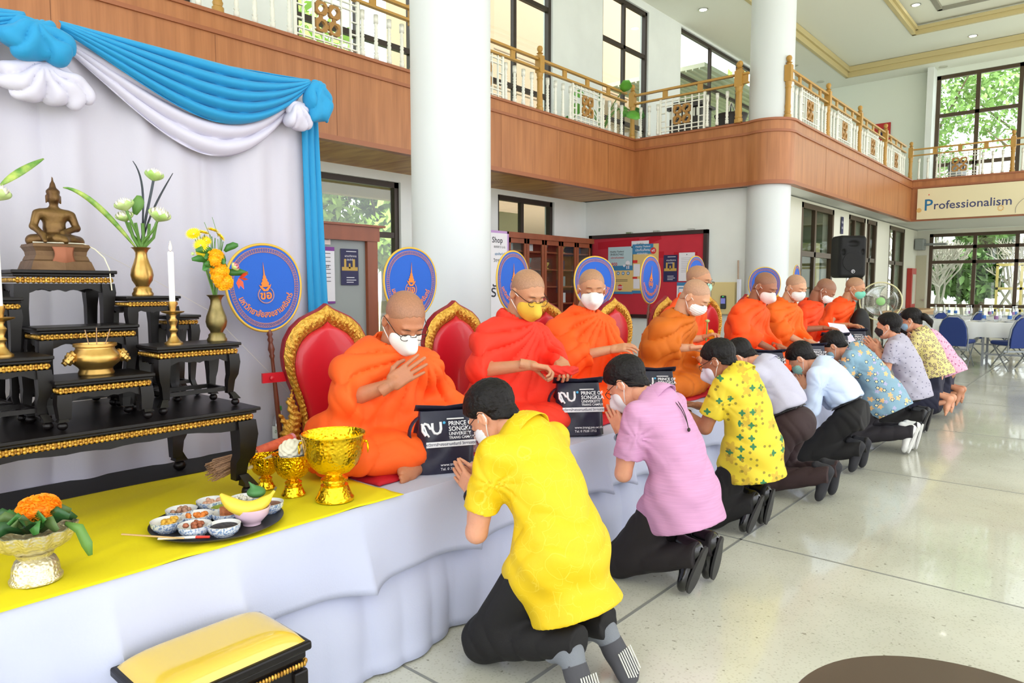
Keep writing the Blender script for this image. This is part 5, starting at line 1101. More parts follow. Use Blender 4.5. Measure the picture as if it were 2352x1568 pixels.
# candle holders and candles
def candlestick(x, y, z, lb):
    t = thing('candlestick', lb, 'candlestick', (x, y, z), world=True, group='brass candlesticks'); pr = [(.03, 0), (.03, .006), (.022, .012), (.012, .028), (.009, .04), (.015, .05), (.009, .06), (.012, .072), (.016, .082), (.009, .094), (.012, .104), (.036, .112), (.038, .116), (.01, .118), (.011, .128), (.015, .142), (.015, .15), (.011, .15), (.01, .135), (.001, .135)]
    part('holder', MB().lathe(pr, (x, y, z), 24), brass, t, smooth=True); return t
candlestick(-2.485, 1.075, 1.197, 'brass candlestick holding the lit white candle'); candlestick(-2.485, .575, 1.192, 'brass candlestick at the picture\'s left edge')
wax = mat('wax', (240, 240, 244), .5, sss=.2); flame = mat('flame', (255, 230, 160), emit=(255, 206, 120), es=4)
for y, lb in ((1.075, 'lit white candle on the right front altar table'), (.575, 'white candle at the left, outside the picture edge')):
    t = thing('candle', lb, 'candle', (-2.485, y, 1.335), world=True); part('wax_body', MB().lathe([(.0095, 0), (.0098, .18), (.0085, .184), (.001, .18)], (-2.485, y, 1.335), 20), wax, t, smooth=40)
    b = MB(); b.tube([(-2.485, y, 1.515), (-2.485, y, 1.53)], .001, 5); part('wick', b, LASH, t); part('flame', MB().lathe([(.001, 0), (.0045, .006), (.005, .012), (.0025, .024), (.0004, .034)], (-2.485, y, 1.522), 12), flame, t, smooth=True)
# incense pot
t = thing('incense_pot', 'round brass incense pot with lion handles on the low front table', 'incense pot', (-2.475, .822, 1.117), world=True); c = (-2.475, .822, 1.117)
part('bowl', MB().lathe([(.05, 0), (.052, .006), (.047, .018), (.05, .024), (.068, .04), (.073, .055), (.068, .07), (.056, .082), (.055, .088), (.062, .092), (.062, .1), (.052, .1), (.05, .09), (.001, .088)], c, 40), brass, t, smooth=60)
part('ash', MB().lathe([(.05, .09), (.03, .094), (.001, .096)], c, 20, caps=False), mat('ash', (170, 160, 150), .9), t)
for s in (-1, 1): part('lion_handle', disp(nets(sunion([elli((c[0]+.012, c[1]+s*.077, 1.172), (.016, .017, .018)), elli((c[0]+.016, c[1]+s*.09, 1.163), (.01, .01, .01)), elli((c[0]+.012, c[1]+s*.072, 1.187), (.013, .013, .01))], .008), (c[0]-.03, c[1]+s*.077-.04, 1.12), (c[0]+.05, c[1]+s*.077+.04, 1.22), .0035), lambda V, N: .003*np.sin(V[:, 1]*420)*np.sin(V[:, 2]*380)), brass, t, smooth=True)
for i, (dy, ty, lb) in enumerate(((-.018, -.03, 'leftmost of the three incense sticks in the brass pot'), (.003, .0, 'middle incense stick in the brass pot'), (.026, .04, 'rightmost of the three incense sticks in the brass pot'))):
    b = MB(); b.tube([(-2.47, .822+dy, 1.205), (-2.465, .822+dy+ty*.42, 1.262+.006*(i == 1))], .0014, 5); b.tube([(-2.47, .822+dy, 1.203), (-2.4695, .822+dy+ty*.07, 1.214)], .0018, 5); obj('incense_stick', b, mat('incense', (176, 142, 112), .8), label=lb, cat='incense stick', group='incense sticks in the brass pot')
# ---------------------------------------------------------------- offerings on the yellow cloth
ZC = Z0+.012
def footbowl(name, x, y, s, m1, m2, lb, cat='bowl', lob=0, amp=0, rings=False, grp=None):
    t = thing(name, lb, cat, (x, y, ZC), world=True, group=grp)
    part('foot', MB().lathe([(r*s, z*s) for r, z in ((.07, 0), (.071, .008), (.064, .016), (.062, .022), (.05, .05), (.05, .056), (.04, .06), (.04, .066), (.05, .072), (.05, .08), (.034, .09), (.03, .098))], (x, y, ZC), 36), m2, t, smooth=50)
    part('bowl', MB().lathe([(r*s, z*s) for r, z in ((.03, .096), (.06, .108), (.088, .135), (.106, .175), (.113, .22), (.116, .242), (.12, .248), (.116, .252), (.11, .244), (.106, .21), (.09, .16), (.05, .118), (.001, .112))], (x, y, ZC), 48, lobes=lob, amp=amp), m1, t, smooth=60)
    if rings:
        for a in (-2.3, .84): cx, cy = x+.118*s*math.cos(a), y+.118*s*math.sin(a); b = MB(); b.tube([(cx+.006*math.cos(a)+.016*s*math.cos(q)*-math.sin(a), cy+.006*math.sin(a)+.016*s*math.cos(q)*math.cos(a), ZC+.195*s+.02*s*math.sin(q)) for q in np.linspace(0, 2*PI, 14, endpoint=False)], .0022, 6, closed=True); b.ell((cx, cy, ZC+.216*s), (.006, .006, .006), 8); part('ring_handle', b, gold, t, smooth=True)
    return t
footbowl('pedestal_bowl', -2.1, 1.458, .97, gemb, gemb, 'large embossed gold pedestal bowl with ring handles', rings=True)
footbowl('pedestal_bowl', -2.26, 1.39, .62, emb('gold_light', 0, 130, (240, 190, 20), st=.35), gemb, 'small gold pedestal bowl holding a ball of white thread')
footbowl('pedestal_bowl', -2.42, 1.37, .5, emb('gold_light', 0, 130, (240, 190, 20)), gemb, 'small gold bowl under the incense bundle behind the table leg')
m_ = nets(elli((-2.26, 1.39, ZC+.165), (.048, .048, .042)), (-2.33, 1.32, ZC+.1), (-2.19, 1.46, ZC+.23), .004); m_ = disp(m_, lambda V, N: .0022*np.sin(V[:, 0]*230+V[:, 2]*400)+.002*np.sin(V[:, 1]*260-V[:, 2]*330))
obj('thread_ball', m_, string, smooth=True, label='ball of white cotton thread heaped in the small gold bowl', cat='thread')
t = thing('pedestal_bowl', 'silver scalloped pedestal bowl of leaves and marigold at lower left', 'bowl', (-2.11, .535, ZC), world=True)
part('foot', MB().lathe([(.06, 0), (.061, .008), (.056, .014), (.053, .04), (.046, .056), (.038, .062), (.042, .068), (.044, .075), (.036, .082)], (-2.11, .535, ZC), 40), semb, t, smooth=50)
part('bowl', MB().lathe([(.034, .08), (.06, .086), (.08, .1), (.092, .12), (.098, .14), (.094, .141), (.08, .118), (.001, .1)], (-2.11, .535, ZC), 84, lobes=14, amp=.05), semb, t, smooth=60)
pompom(t, 'marigold', (-2.11, .55, ZC+.185), .052, mat('marigold_orange', (248, 144, 8), .6, c2=(255, 168, 20), vs=40), 320, .72, 5)
for i in range(22):
    a = i*2*PI/22+.1; L = .05+.014*(i % 3); c = Vector((-2.11+.02*math.cos(a), .535+.02*math.sin(a), ZC+.13)); e = c+Vector((math.cos(a)*L, math.sin(a)*L, .04-.03*(i % 4 == 1)))
    blade(t, 'leaf', [c, c.lerp(e, .3)+Vector((0, 0, .02)), c.lerp(e, .65)+Vector((0, 0, .024)), e], .018, [leafg, mat('leaf_olive', (84, 110, 56), .5), mat('leaf_dark', (40, 84, 40), .4)][i % 3])
blade(t, 'leaf', [(-2.05, .59, ZC+.15), (-2.01, .61, ZC+.14), (-1.99, .62, ZC+.1), (-1.985, .625, ZC+.07)], .014, stemm)
# tray of food
TX, TY = -2.165, 1.055
t = thing('tray', 'round black tray of small dishes near the stage edge', 'tray', (TX, TY, ZC), world=True); part('plate', MB().lathe([(.17, 0), (.185, .004), (.2, .012), (.203, .016), (.196, .015), (.18, .007), (.001, .006)], (TX, TY, ZC), 64), mat('tray_black', (48, 46, 46), .4), t, smooth=40)
def china():
    m = mat('blue_white_china', (226, 232, 240), .15, coat=.4); tt = m.node_tree; b_ = tt.nodes['Principled BSDF']; tc = tt.nodes.new('ShaderNodeTexCoord'); sp = tt.nodes.new('ShaderNodeSeparateXYZ'); tt.links.new(tc.outputs['Object'], sp.inputs[0])
    v = tt.nodes.new('ShaderNodeTexNoise'); v.inputs['Scale'].default_value = 160; tt.links.new(tc.outputs['Object'], v.inputs[0]); r = tt.nodes.new('ShaderNodeValToRGB'); r.color_ramp.elements[0].position = .43; r.color_ramp.elements[0].color = lin((128, 156, 200)); r.color_ramp.elements[1].position = .52; r.color_ramp.elements[1].color = lin((226, 232, 240)); tt.links.new(v.outputs[0], r.inputs[0])
    tt.links.new(r.outputs[0], b_.inputs['Base Color']); return m
chm, chi = china(), mat('china_white', (232, 234, 236), .15, coat=.4)
foods = [('fried_snack', (222, 172, 60), 'bowl of yellow fried snacks, leftmost on the tray', 'lump'), ('meat_pieces', (176, 134, 112), 'bowl of pale meat pieces, at the left of the tray\'s back row', 'lump'), ('shrimp', (214, 166, 140), 'bowl of shrimp at the back of the tray', 'lump'), ('orange_curry', (222, 128, 50), 'bowl of orange curry in the middle of the tray', 'lump'), ('chopped_meat', (168, 96, 66), 'bowl of reddish chopped meat at the tray front', 'lump'),
         ('black_jelly', (34, 30, 44), 'bowl of dark jelly beside the pink bowl', 'soup'), ('brown_cake', (190, 112, 66), 'bowl with a brown cake piece beside the pink bowl', 'cake'), ('green_soup', (150, 164, 40), 'bowl of green soup behind the cake bowl', 'soup'), ('rice', (220, 216, 200), 'bowl of rice behind the banana', 'lump'), ('dark_sauce', (130, 84, 66), 'bowl at the tray\'s right end behind the pink bowl', 'soup')]
BP = [(-2.2, .91), (-2.28, .99), (-2.3, 1.1), (-2.19, 1.0), (-2.1, .95), (-2.035, 1.01), (-2.14, 1.075), (-2.215, 1.1), (-2.245, 1.19), (-2.13, 1.215)]
outer = MB().lathe([(.03, 0), (.031, .003), (.041, .009), (.047, .02), (.049, .034)], (0, 0, 0), 28, caps=False); inner = MB().lathe([(.049, .034), (.046, .0345), (.043, .02), (.034, .01), (.001, .008)], (0, 0, 0), 28, caps=False)
cob = (_mesh('china_outer', outer.v, outer.f), _mesh('china_inner', inner.v, inner.f)); cob[0].materials.append(chm); cob[1].materials.append(chi)
for i, ((x, y), (fn, fc, lb, kd)) in enumerate(zip(BP, foods)):
    t = thing('dish_bowl', 'blue china '+lb, 'bowl', (x, y, ZC+.0075), group='china bowls on the tray', rz=i*.7)
    linkm('outside', cob[0], t); linkm('inside', cob[1], t); fm = mat('food_'+fn, fc, .45, var=.2, vs=90, bump=.5, bs=120); b = MB(); rg = random.Random(i)
    if kd == 'soup': b.lathe([(.0405, .026), (.001, .0265)], (0, 0, 0), 20, caps=False)
    elif kd == 'cake': b.box(-.02, .012, -.016, .016, .014, .048)
    if kd == 'lump':
        for _ in range(16): a, q = rg.uniform(0, 6.3), rg.uniform(0, .028); b.ell((q*math.cos(a), q*math.sin(a), .022+rg.uniform(0, .012)), (rg.uniform(.007, .014), rg.uniform(.006, .01), .008), 7)
    o = obj('food_'+fn if 0 else fn, b, fm, smooth=kd != 'cake', label='%s in the blue and white bowl %s' % (fn.replace('_', ' '), ['leftmost on the tray', 'second from left at the back', 'at the back of the tray', 'in the tray middle', 'at the tray front', 'beside the pink bowl', 'with the square cut edges', 'behind the cake', 'behind the banana', 'at the right end'][i]), cat='food', loc=(x, y, ZC+.0075))
PX, PY = -2.06, 1.115
t = thing('pink_bowl', 'pale pink bowl holding a banana on the tray', 'bowl', (PX, PY, ZC+.008), world=True); part('bowl', MB().lathe([(.028, 0), (.028, .006), (.034, .012), (.052, .032), (.058, .056), (.055, .056), (.045, .03), (.001, .016)], (PX, PY, ZC+.008), 36), mat('pink_china', (236, 204, 222), .2, coat=.4), t, smooth=50)
obj('curry', MB().lathe([(.052, 0), (.001, .003)], (PX, PY, ZC+.05), 20), mat('curry_brown', (158, 92, 50), .4), label='brown curry filling the pink bowl under the banana', cat='food')
b = MB(); pts = bez((-2.1, 1.035, ZC+.115), (-2.03, 1.06, ZC+.05), (-2.03, 1.13, ZC+.055), (-2.05, 1.19, ZC+.1), 14); b.tube(pts, [.005, .014, .02, .023, .024, .025, .025, .025, .024, .023, .021, .018, .013, .006, .005], 10)
t = thing('banana', 'yellow banana lying across the pink bowl', 'banana', (-2.05, 1.12, ZC+.07), world=True); part('fruit', b, mat('banana_yellow', (236, 206, 70), .45, var=.05, vs=30), t, smooth=True)
b = MB(); b.tube([pts[-1], Vector(pts[-1])+Vector((-.005, .01, .01))], .004, 6); part('stalk', b, mat('banana_tip', (90, 80, 50), .7), t)
b = MB(); b.box(-2.112, -2.085, 1.085, 1.125, ZC+.072, ZC+.1); obj('leaf_parcel', nets(sunion([elli((-2.1, 1.155, ZC+.095), (.03, .03, .018)), caps((-2.1, 1.155, ZC+.1), (-2.1, 1.13, ZC+.135), .014, .002)], .01), (-2.15, 1.1, ZC+.06), (-2.05, 1.21, ZC+.15), .005), mat('banana_leaf', (70, 128, 70), .5), smooth=True, label='folded green leaf parcel behind the banana', cat='leaf parcel')
t = thing('spoon', 'light wooden-handled spoon lying over the tray\'s front left rim', 'spoon', (-2.1, .87, ZC+.02), world=True)
b = MB(); b.tube([(-2.15, .76, ZC+.05), (-2.05, .895, ZC+.024)], [.005, .004], 6, flat=.5); part('handle', b, mat('tan_wood', (208, 172, 120), .6), t); 
t = thing('fork', 'fork with a red and white handle on the tray\'s front rim', 'fork', (-2.05, .9, ZC+.02), world=True)
b = MB(); b.tube([(-2.11, .845, ZC+.022), (-2.04, .925, ZC+.022)], [.006, .008], 6, flat=.5); part('blade', b, mat('plastic_white', (230, 228, 225), .3), t); b = MB(); b.tube([(-2.04, .925, ZC+.022), (-2.015, .955, ZC+.02)], [.007, .006], 6, flat=.6); part('handle', b, mat('plastic_red', (210, 50, 40), .3), t)
# incense bundle
t = thing('incense_bundle', 'bundle of brown incense sticks wrapped in orange paper beside the table leg', 'incense bundle', (-2.4, 1.3, .75), world=True); b = MB(); rg = random.Random(9)
A_, B_ = Vector((-2.47, 1.19, .725)), Vector((-2.53, 1.56, .78)); dd = (B_-A_).normalized(); o1 = dd.orthogonal().normalized(); o2 = dd.cross(o1)
for i in range(240):
    a, q = rg.uniform(0, 6.3), math.sqrt(rg.random()); s0_ = (o1*math.cos(a)+o2*math.sin(a)); p0 = A_+s0_*q*.04+dd*rg.uniform(-.015, .03); p1 = A_.lerp(B_, .55)+s0_*q*.016; b.tube([p0, p1], .0016, 4)
part('sticks', b, mat('incense_sticks', (178, 140, 108), .8, var=.2, vs=200), t, kind='stuff'); b = MB(); b.tube([A_.lerp(B_, .5), B_], [.022, .019], 14); part('paper_wrap', b, mat('wrap_orange', (232, 112, 70), .5, c2=(214, 88, 60), vs=60), t, smooth=40); b = MB(); b.tube([B_-dd*.012, B_+dd*.001], .0195, 14); part('wrap_end', b, mat('wrap_pink', (214, 140, 150), .5), t)
b = MB(); b.tube([(-2.42, 1.3, .72), (-2.4, 1.5, .79)], .007, 8); obj('candle_stick_pale', b, mat('candle_pale', (226, 200, 140), .6), label='pale thin candle below the incense bundle', cat='candle')
# water bottles
pet = glassmat('pet_plastic', (250, 254, 255), .12, .58); lblm = mat('bottle_label', (236, 242, 238), .5); green = mat('cap_green', (60, 168, 70), .4)
def bottle(x, y, z, lb, s=1., capm=green, name='water_bottle', grp='water bottles on the stage', lab=True, txt='น้ำทิพย์'):
    t = thing(name, lb, 'bottle', (x, y, z), world=True, group=grp)
    part('body', MB().lathe([(r*s, zz*s) for r, zz in ((.028, 0), (.031, .006), (.031, .1), (.03, .13), (.022, .155), (.012, .172), (.012, .19))], (x, y, z), 18), pet, t, smooth=50)
    part('cap', MB().lathe([(.0145*s, .186*s), (.0145*s, .204*s), (.013*s, .206*s)], (x, y, z), 14), capm, t, smooth=40)
    if lab:
        l = part('label_band', MB().lathe([(.0318*s, .055*s), (.0318*s, .115*s)], (x, y, z), 20, caps=False), lblm, t, smooth=True); g = MB()
        if txt:
            V, F = textmesh(txt, .017*s, bold=.01); g.add([(x+.0325*s*math.cos(v.x/.032/s-.45), y+.0325*s*math.sin(v.x/.032/s-.45), z+.088*s+v.y) for v in V], F); o = obj('label_text', g, mat('ink_green', (30, 110, 60), .5), l, loc=(0, 0, 0))
            for ph, lz in ((.3, .075), (.45, .082), (.36, .064)): blade(t, 'label_leaf', [(x+.033*math.cos(ph-.45+.1), y+.033*math.sin(ph-.45), z+lz-.01), (x+.0335*math.cos(ph-.45+.05), y+.0335*math.sin(ph-.4), z+lz), (x+.0335*math.cos(ph-.35), y+.0335*math.sin(ph-.3), z+lz+.01)], .007, green)
    return t
bottle(-2.98, 1.765, ZC-.005, 'water bottle with green cap standing behind the table leg'); bottle(-2.2, 2.3, ZC+.01, 'water bottle half hidden behind the first monk\'s sleeve', txt=None); bottle(-2.13, 2.9, ZC+.02, 'clear bottle behind the second navy bag', .9, txt=None)
# stool in front
t = thing('kneeling_stool', 'low black and gold stool with a glossy yellow cushion, bottom left', 'stool', (-1.8, .86, 0), world=True)
x0, x1, y0, y1 = -1.935, -1.655, .64, 1.065
b = MB().box(x0, x1, y0, y1, .385, .41).box(x0+.012, x1-.012, y0+.012, y1-.012, .36, .385); part('frame', b, lac, t, bevel=.006)
def cush(u, v): e = (1-abs(2*u-1)**5)*(1-abs(2*v-1)**5); return (x0+.012+(x1-x0-.024)*u, y0+.012+(y1-y0-.024)*v, .408+.042*max(0, e)**.5)
b = MB(); b.grid(cush, 28, 36); part('cushion', b, mat('vinyl_yellow', (222, 190, 74), .14, coat=.6), t, smooth=True)
b = MB()
for i in range(44): yy = y0+.02+i*(y1-y0-.04)/43; b.ell((x1-.01, yy, .348), (.006, .0048, .009), 6)
for i in range(30): xx = x0+.02+i*(x1-x0-.04)/29; b.ell((xx, y1-.01, .348), (.0048, .006, .009), 6)
part('gold_beading', b, goldb, t, smooth=True)
part('carcass', MB().box(x0+.015, x1-.02, y0+.015, y1-.02, .3, .36).box(x0+.03, x1-.035, y0+.03, y1-.035, .08, .3), lac, t)
for cx in (x0+.03, x1-.03):
    for cy in (y0+.03, y1-.03): part('leg', MB().box(cx-.022, cx+.022, cy-.022, cy+.022, 0, .33), lac, t, bevel=.006)
b = MB(); b.box(x1-.036, x1-.031, y0+.06, y1-.06, .12, .29); part('carved_panel', b, goldb, t); b = MB(); b.box(x0+.06, x1-.06, y1-.036, y1-.031, .12, .29); part('carved_panel', b, goldb, t)
# round dark table at the bottom right
t = thing('round_table', 'dark brown round tabletop at the bottom right corner', 'table', (-.115, 1.14, 0), world=True); part('table_top', MB().lathe([(.235, .72), (.247, .73), (.247, .748), (.243, .752), (.001, .752)], (-.115, 1.14, 0), 72), mat('walnut_dark', (78, 62, 50), .4, var=.15, vs=6, stretch=(1, .2, 1)), t, smooth=30)
part('pedestal', MB().lathe([(.16, 0), (.16, .02), (.03, .04), (.03, .72)], (-.115, 1.14, 0), 28), darkframe, t, smooth=30)
# ---------------------------------------------------------------- ceremonial fans
fanb = mat('fan_blue', (22, 92, 196), .7, bump=.1, bs=300); fgold = mat('fan_gold', (214, 176, 70), .5, .3); lace = mat('fan_lace', (178, 132, 140), .7); orgt = mat('fan_orange', (232, 128, 40), .6); turned = mat('turned_wood', (104, 50, 34), .35)
def fo(a, s=1): r = 1+.07*math.sin(a)-.03*math.cos(2*a); return (.178*s*r*math.cos(a), .198*s*(math.sin(a)*(1-.02)+.0)*1.0)
fan_proto = None
def talipat(x, y, z, yaw, lb, roll=0, tilt=0, foot=None):
    global fan_proto
    t = thing('ceremonial_fan', lb, 'fan', (x, y, z), yaw+PI/2, 'blue ceremonial fans behind the monks')
    t.rotation_euler = (tilt, roll, yaw+PI/2)
    if fan_proto:
        for ch in fan_proto.children:
            if ch.name.startswith('handle'): continue
            copy_tree(ch, t)
    else:
        M = frame((0, 0, 0), (1, 0, 0), (0, 0, 1), (0, -1, 0)); n = 72; O = [fo(2*PI*i/n) for i in range(n)]
        b = MB(); b.prism(O, .008, M @ Matrix.Translation((0, 0, -.004))); face = obj('fan_face', b, fanb, t, loc=(0, 0, 0))
        b = MB(); b.tube([M @ Vector((p[0], p[1], 0)) for p in O], .0065, 8, closed=True); obj('gold_rim', b, fgold, t, loc=(0, 0, 0), smooth=True)
        b = MB()
        for i in range(96):
            a = 2*PI*i/96; p = fo(a, .87); c = M @ Vector((p[0], p[1], .0055)); q = [c+M.to_3x3() @ Vector((.0085*math.cos(k), .0085*math.sin(k), 0)) for k in np.linspace(0, 2*PI, 9)[:-1]]; b.tube(q, .0013, 4, closed=True)
        for s_ in (.82, .92): b.tube([M @ Vector((*fo(2*PI*i/n, s_), .0055)) for i in range(n)], .0012, 4, closed=True)
        obj('lace_ring', b, lace, face, loc=(0, 0, 0))
        b = MB(); mm = M @ Matrix.Translation((0, 0, .006))
        b.prism([(-.003, .06), (.0, .115), (.003, .06), (.008, .048), (.006, .045), (.013, .036), (.01, .033), (.019, .02), (.015, .016), (.022, .005), (-.022, .005), (-.015, .016), (-.019, .02), (-.01, .033), (-.013, .036), (-.006, .045), (-.008, .048)], .002, mm)
        b.prism([(-.024, .004), (-.028, .016), (-.018, .008), (0, -.008), (.018, .008), (.028, .016), (.024, .004), (.01, -.014), (-.01, -.014)], .0015, mm)
        obj('emblem_crown', b, orgt, face, loc=(0, 0, 0)); b = MB(); puttext(b, 'ขอ', .05, mm @ Matrix.Translation((0, -.034, .001)), bold=.03)
        V, F = textmesh('มหาวิทยาลัยสงขลานครินทร์', .038, bold=.02); w = max(v.x for v in V); Rr = .12
        b.add([mm @ Vector(((Rr-v.y)*math.cos(-PI/2+v.x/w*1.3), -.0+(Rr-v.y)*math.sin(-PI/2+v.x/w*1.3), 0)) for v in V], F)
        obj('lettering', b, orgt, face, loc=(0, 0, 0))
        b = MB(); b.tube([mm @ Vector((.036*math.cos(k), -.032+.036*math.sin(k), 0)) for k in np.linspace(-.9+PI, 2*PI+.9, 22)], .003, 5); obj('emblem_ring', b, lace, face, loc=(0, 0, 0))
        fan_proto = t
    b = MB(); L = z-.195-Z0-.02 if foot is None else foot
    b.lathe([(.008, -.19), (.01, -.2), (.014, -.21), (.008, -.222), (.014, -.235), (.009, -.248), (.012, -.262), (.016, -.28), (.009, -.3), (.013, -.31), (.008, -.325), (.008, -.36), (.011, -.5), (.012, -.19-L*.9), (.008, -.19-L)][::-1], (0, 0, 0), 12); obj('handle', b, turned, t, loc=(0, 0, 0), smooth=50)
    return t
FA = [(-2.9, 1.665, 1.392, 168, 3.1, 'first blue fan with full crest, nearest the altar', -.08), (-2.95, 2.57, 1.415, 130, 3.6, 'blue fan behind the first monk\'s head', .03), (-2.95, 3.44, 1.43, 80, 4.2, 'blue fan behind the yellow-masked monk', 0), (-2.95, 4.38, 1.425, 100, 4.95, 'blue fan behind the monk who faces the camera', 0),
      (-2.9, 5.12, 1.452, 46, 5.7, 'narrow blue fan in front of the red board, turned nearly edge-on', .1), (-3.05, 6.25, 1.49, 40, 6.8, 'blue fan top showing beside the bespectacled far monk', 0), (-2.9, 7.6, 1.41, 70, 7.7, 'blue fan behind the dark-skinned monk', 0), (-2.95, 8.76, 1.46, 14, 8.8, 'edge-on blue fan above the seventh monk', 0)]
for x, y, z, w, d, lb, rl in FA:
    yc = math.atan2(-y, -x); cs = min(1, w*d/1604/.356); talipat(x, y, z, yc+math.acos(cs)*(1 if w > 60 else 1), lb, rl)
# ---------------------------------------------------------------- red and gold chairs
redv = mat('chair_red_vinyl', (206, 22, 42), .35, coat=.2); redw = mat('chair_red_wood', (150, 18, 34), .5); gcarv = mat('gold_carved', (228, 182, 84), .35, .7, c2=(206, 152, 56), vs=60, bump=.8, bs=70)
CO = [(0, .68), (.035, .655), (.08, .636), (.13, .612), (.175, .572), (.208, .515), (.22, .45), (.214, .39), (.196, .33), (.172, .27), (.15, .2), (.138, .13), (.136, .05), (.14, 0)]
def interp(P, n):
    P = np.array(P); d = np.r_[0, np.cumsum(np.linalg.norm(np.diff(P, axis=0), axis=1))]; s = np.linspace(0, d[-1], n); return np.c_[np.interp(s, d, P[:, 0]), np.interp(s, d, P[:, 1])]
cp = None
def chair(x, y, yaw, lb):
    global cp
    if cp: t = copy_tree(cp); t.location = (x, y, ZC); t.rotation_euler = (0, 0, yaw); t['label'] = lb; return t
    t = thing('throne_chair', lb, 'chair', (x, y, ZC), yaw, 'red and gold chairs behind the monks')
    Pq = interp(CO, 110); In = Pq*np.array([.76, .84])+np.array([0, .03]); In[:, 0] = np.maximum(In[:, 0], 0)
    for s in (1, -1):
        b = MB(); vs = []; m = 9
        for i in range(110):
            for j in range(m):
                u = j/(m-1); p = Pq[i]*(1-u)+In[i]*u; h = .02+.02*math.sin(PI*u)+(.004*math.sin(i*2.1+u*9)+.004*math.cos(i*1.05-u*12))*math.sin(PI*u)**.5; vs.append((h, -s*p[0], p[1]))
        b.add(vs, [((i*m+j, (i+1)*m+j, (i+1)*m+j+1, i*m+j+1) if s > 0 else (i*m+j, i*m+j+1, (i+1)*m+j+1, (i+1)*m+j)) for i in range(109) for j in range(m-1)])
        obj('gold_frame', b, gcarv, t, smooth=True, loc=(0, 0, 0))
        # naga scroll under the waist
        f0 = sunion([caps((.02, -s*.165, .02), (.02, -s*.2, .08), .034, .044), caps((.02, -s*.2, .08), (.02, -s*.17, .16), .044, .03), caps((.02, -s*.17, .16), (.02, -s*.195, .24), .028, .018), caps((.02, -s*.19, .22), (.02, -s*.185, .29), .012, .005), caps((.02, -s*.21, .12), (.02, -s*.25, .19), .018, .005), caps((.02, -s*.2, .06), (.02, -s*.226, .1), .012, .005)], .01)
        m_ = nets(f0, (-.03, -s*.2-.09, -.03), (.07, -s*.2+.09, .34), .005); m_ = disp(m_, lambda V, N: .004*np.sin(V[:, 2]*230+V[:, 1]*160+2*np.sin(V[:, 1]*90))); m_[0][:, 0] = .02+(m_[0][:, 0]-.02)*.7; obj('carved_scroll', m_, gcarv, t, smooth=True, loc=(0, 0, 0))
    b = MB(); P = interp(CO, 40); O = [(-p[0]*1.02, p[1]*1.01) for p in P]+[(p[0]*1.02, p[1]*1.01) for p in P[::-1]]; b.prism(O, .03, frame((.016, 0, 0), (0, 1, 0), (0, 0, 1), (-1, 0, 0)) @ Matrix.Diagonal((1, 1, 1, 1))); obj('back_board', b, redw, t, loc=(0, 0, 0))
    b = MB(); Q = interp(In, 40)
    def pf(u, v):
        i = v*39; k = int(min(38, i)); p = Q[k]+(Q[k+1]-Q[k])*(i-k); w = p[0]; a = (2*u-1); return (.022+.03*(1-a*a)**.5*min(1, w/.05)*min(1, (1-v)*8), a*w, p[1])
    b.grid(pf, 24, 40); obj('back_panel', b, redv, t, smooth=True, loc=(0, 0, 0))
    b = MB(); b.box(-.03, .06, -.17, .17, .0, .025); b.box(-.02, .05, -.18, .18, .025, .04); obj('carved_base', b, gcarv, t, loc=(0, 0, 0))
    b = MB(); b.box(-.02, -.005, -.31, -.12, .33, .375); b.lathe([(.01, 0), (.01, .01), (.001, .012)], (0, 0, 0), 10, M=frame((-.002, -.27, .352), (0, 1, 0), (0, 0, 1), (1, 0, 0))); obj('fan_bracket', b, redv, t, loc=(0, 0, 0)); cp = t; return t
for x, y, yw, lb in ((-2.85, 1.945, -.12, 'red and gold chair behind the monk nearest the altar'), (-2.88, 2.83, -.1, 'red and gold chair between the first two monks'), (-2.88, 3.67, -.1, 'red and gold chair behind the yellow-masked monk\'s shoulder'), (-2.88, 4.52, -.1, 'red and gold chair right of the monk facing the camera'), (-2.92, 5.42, -.1, 'red and gold chair behind the ochre-robed monk'), (-2.9, 6.2, -.1, 'red and gold chair behind the bespectacled far monk'), (-2.92, 7.15, -.1, 'red and gold chair behind the dark-skinned monk'), (-2.92, 8.0, -.1, 'farthest red and gold chair')):
    chair(x, y, yw, lb)
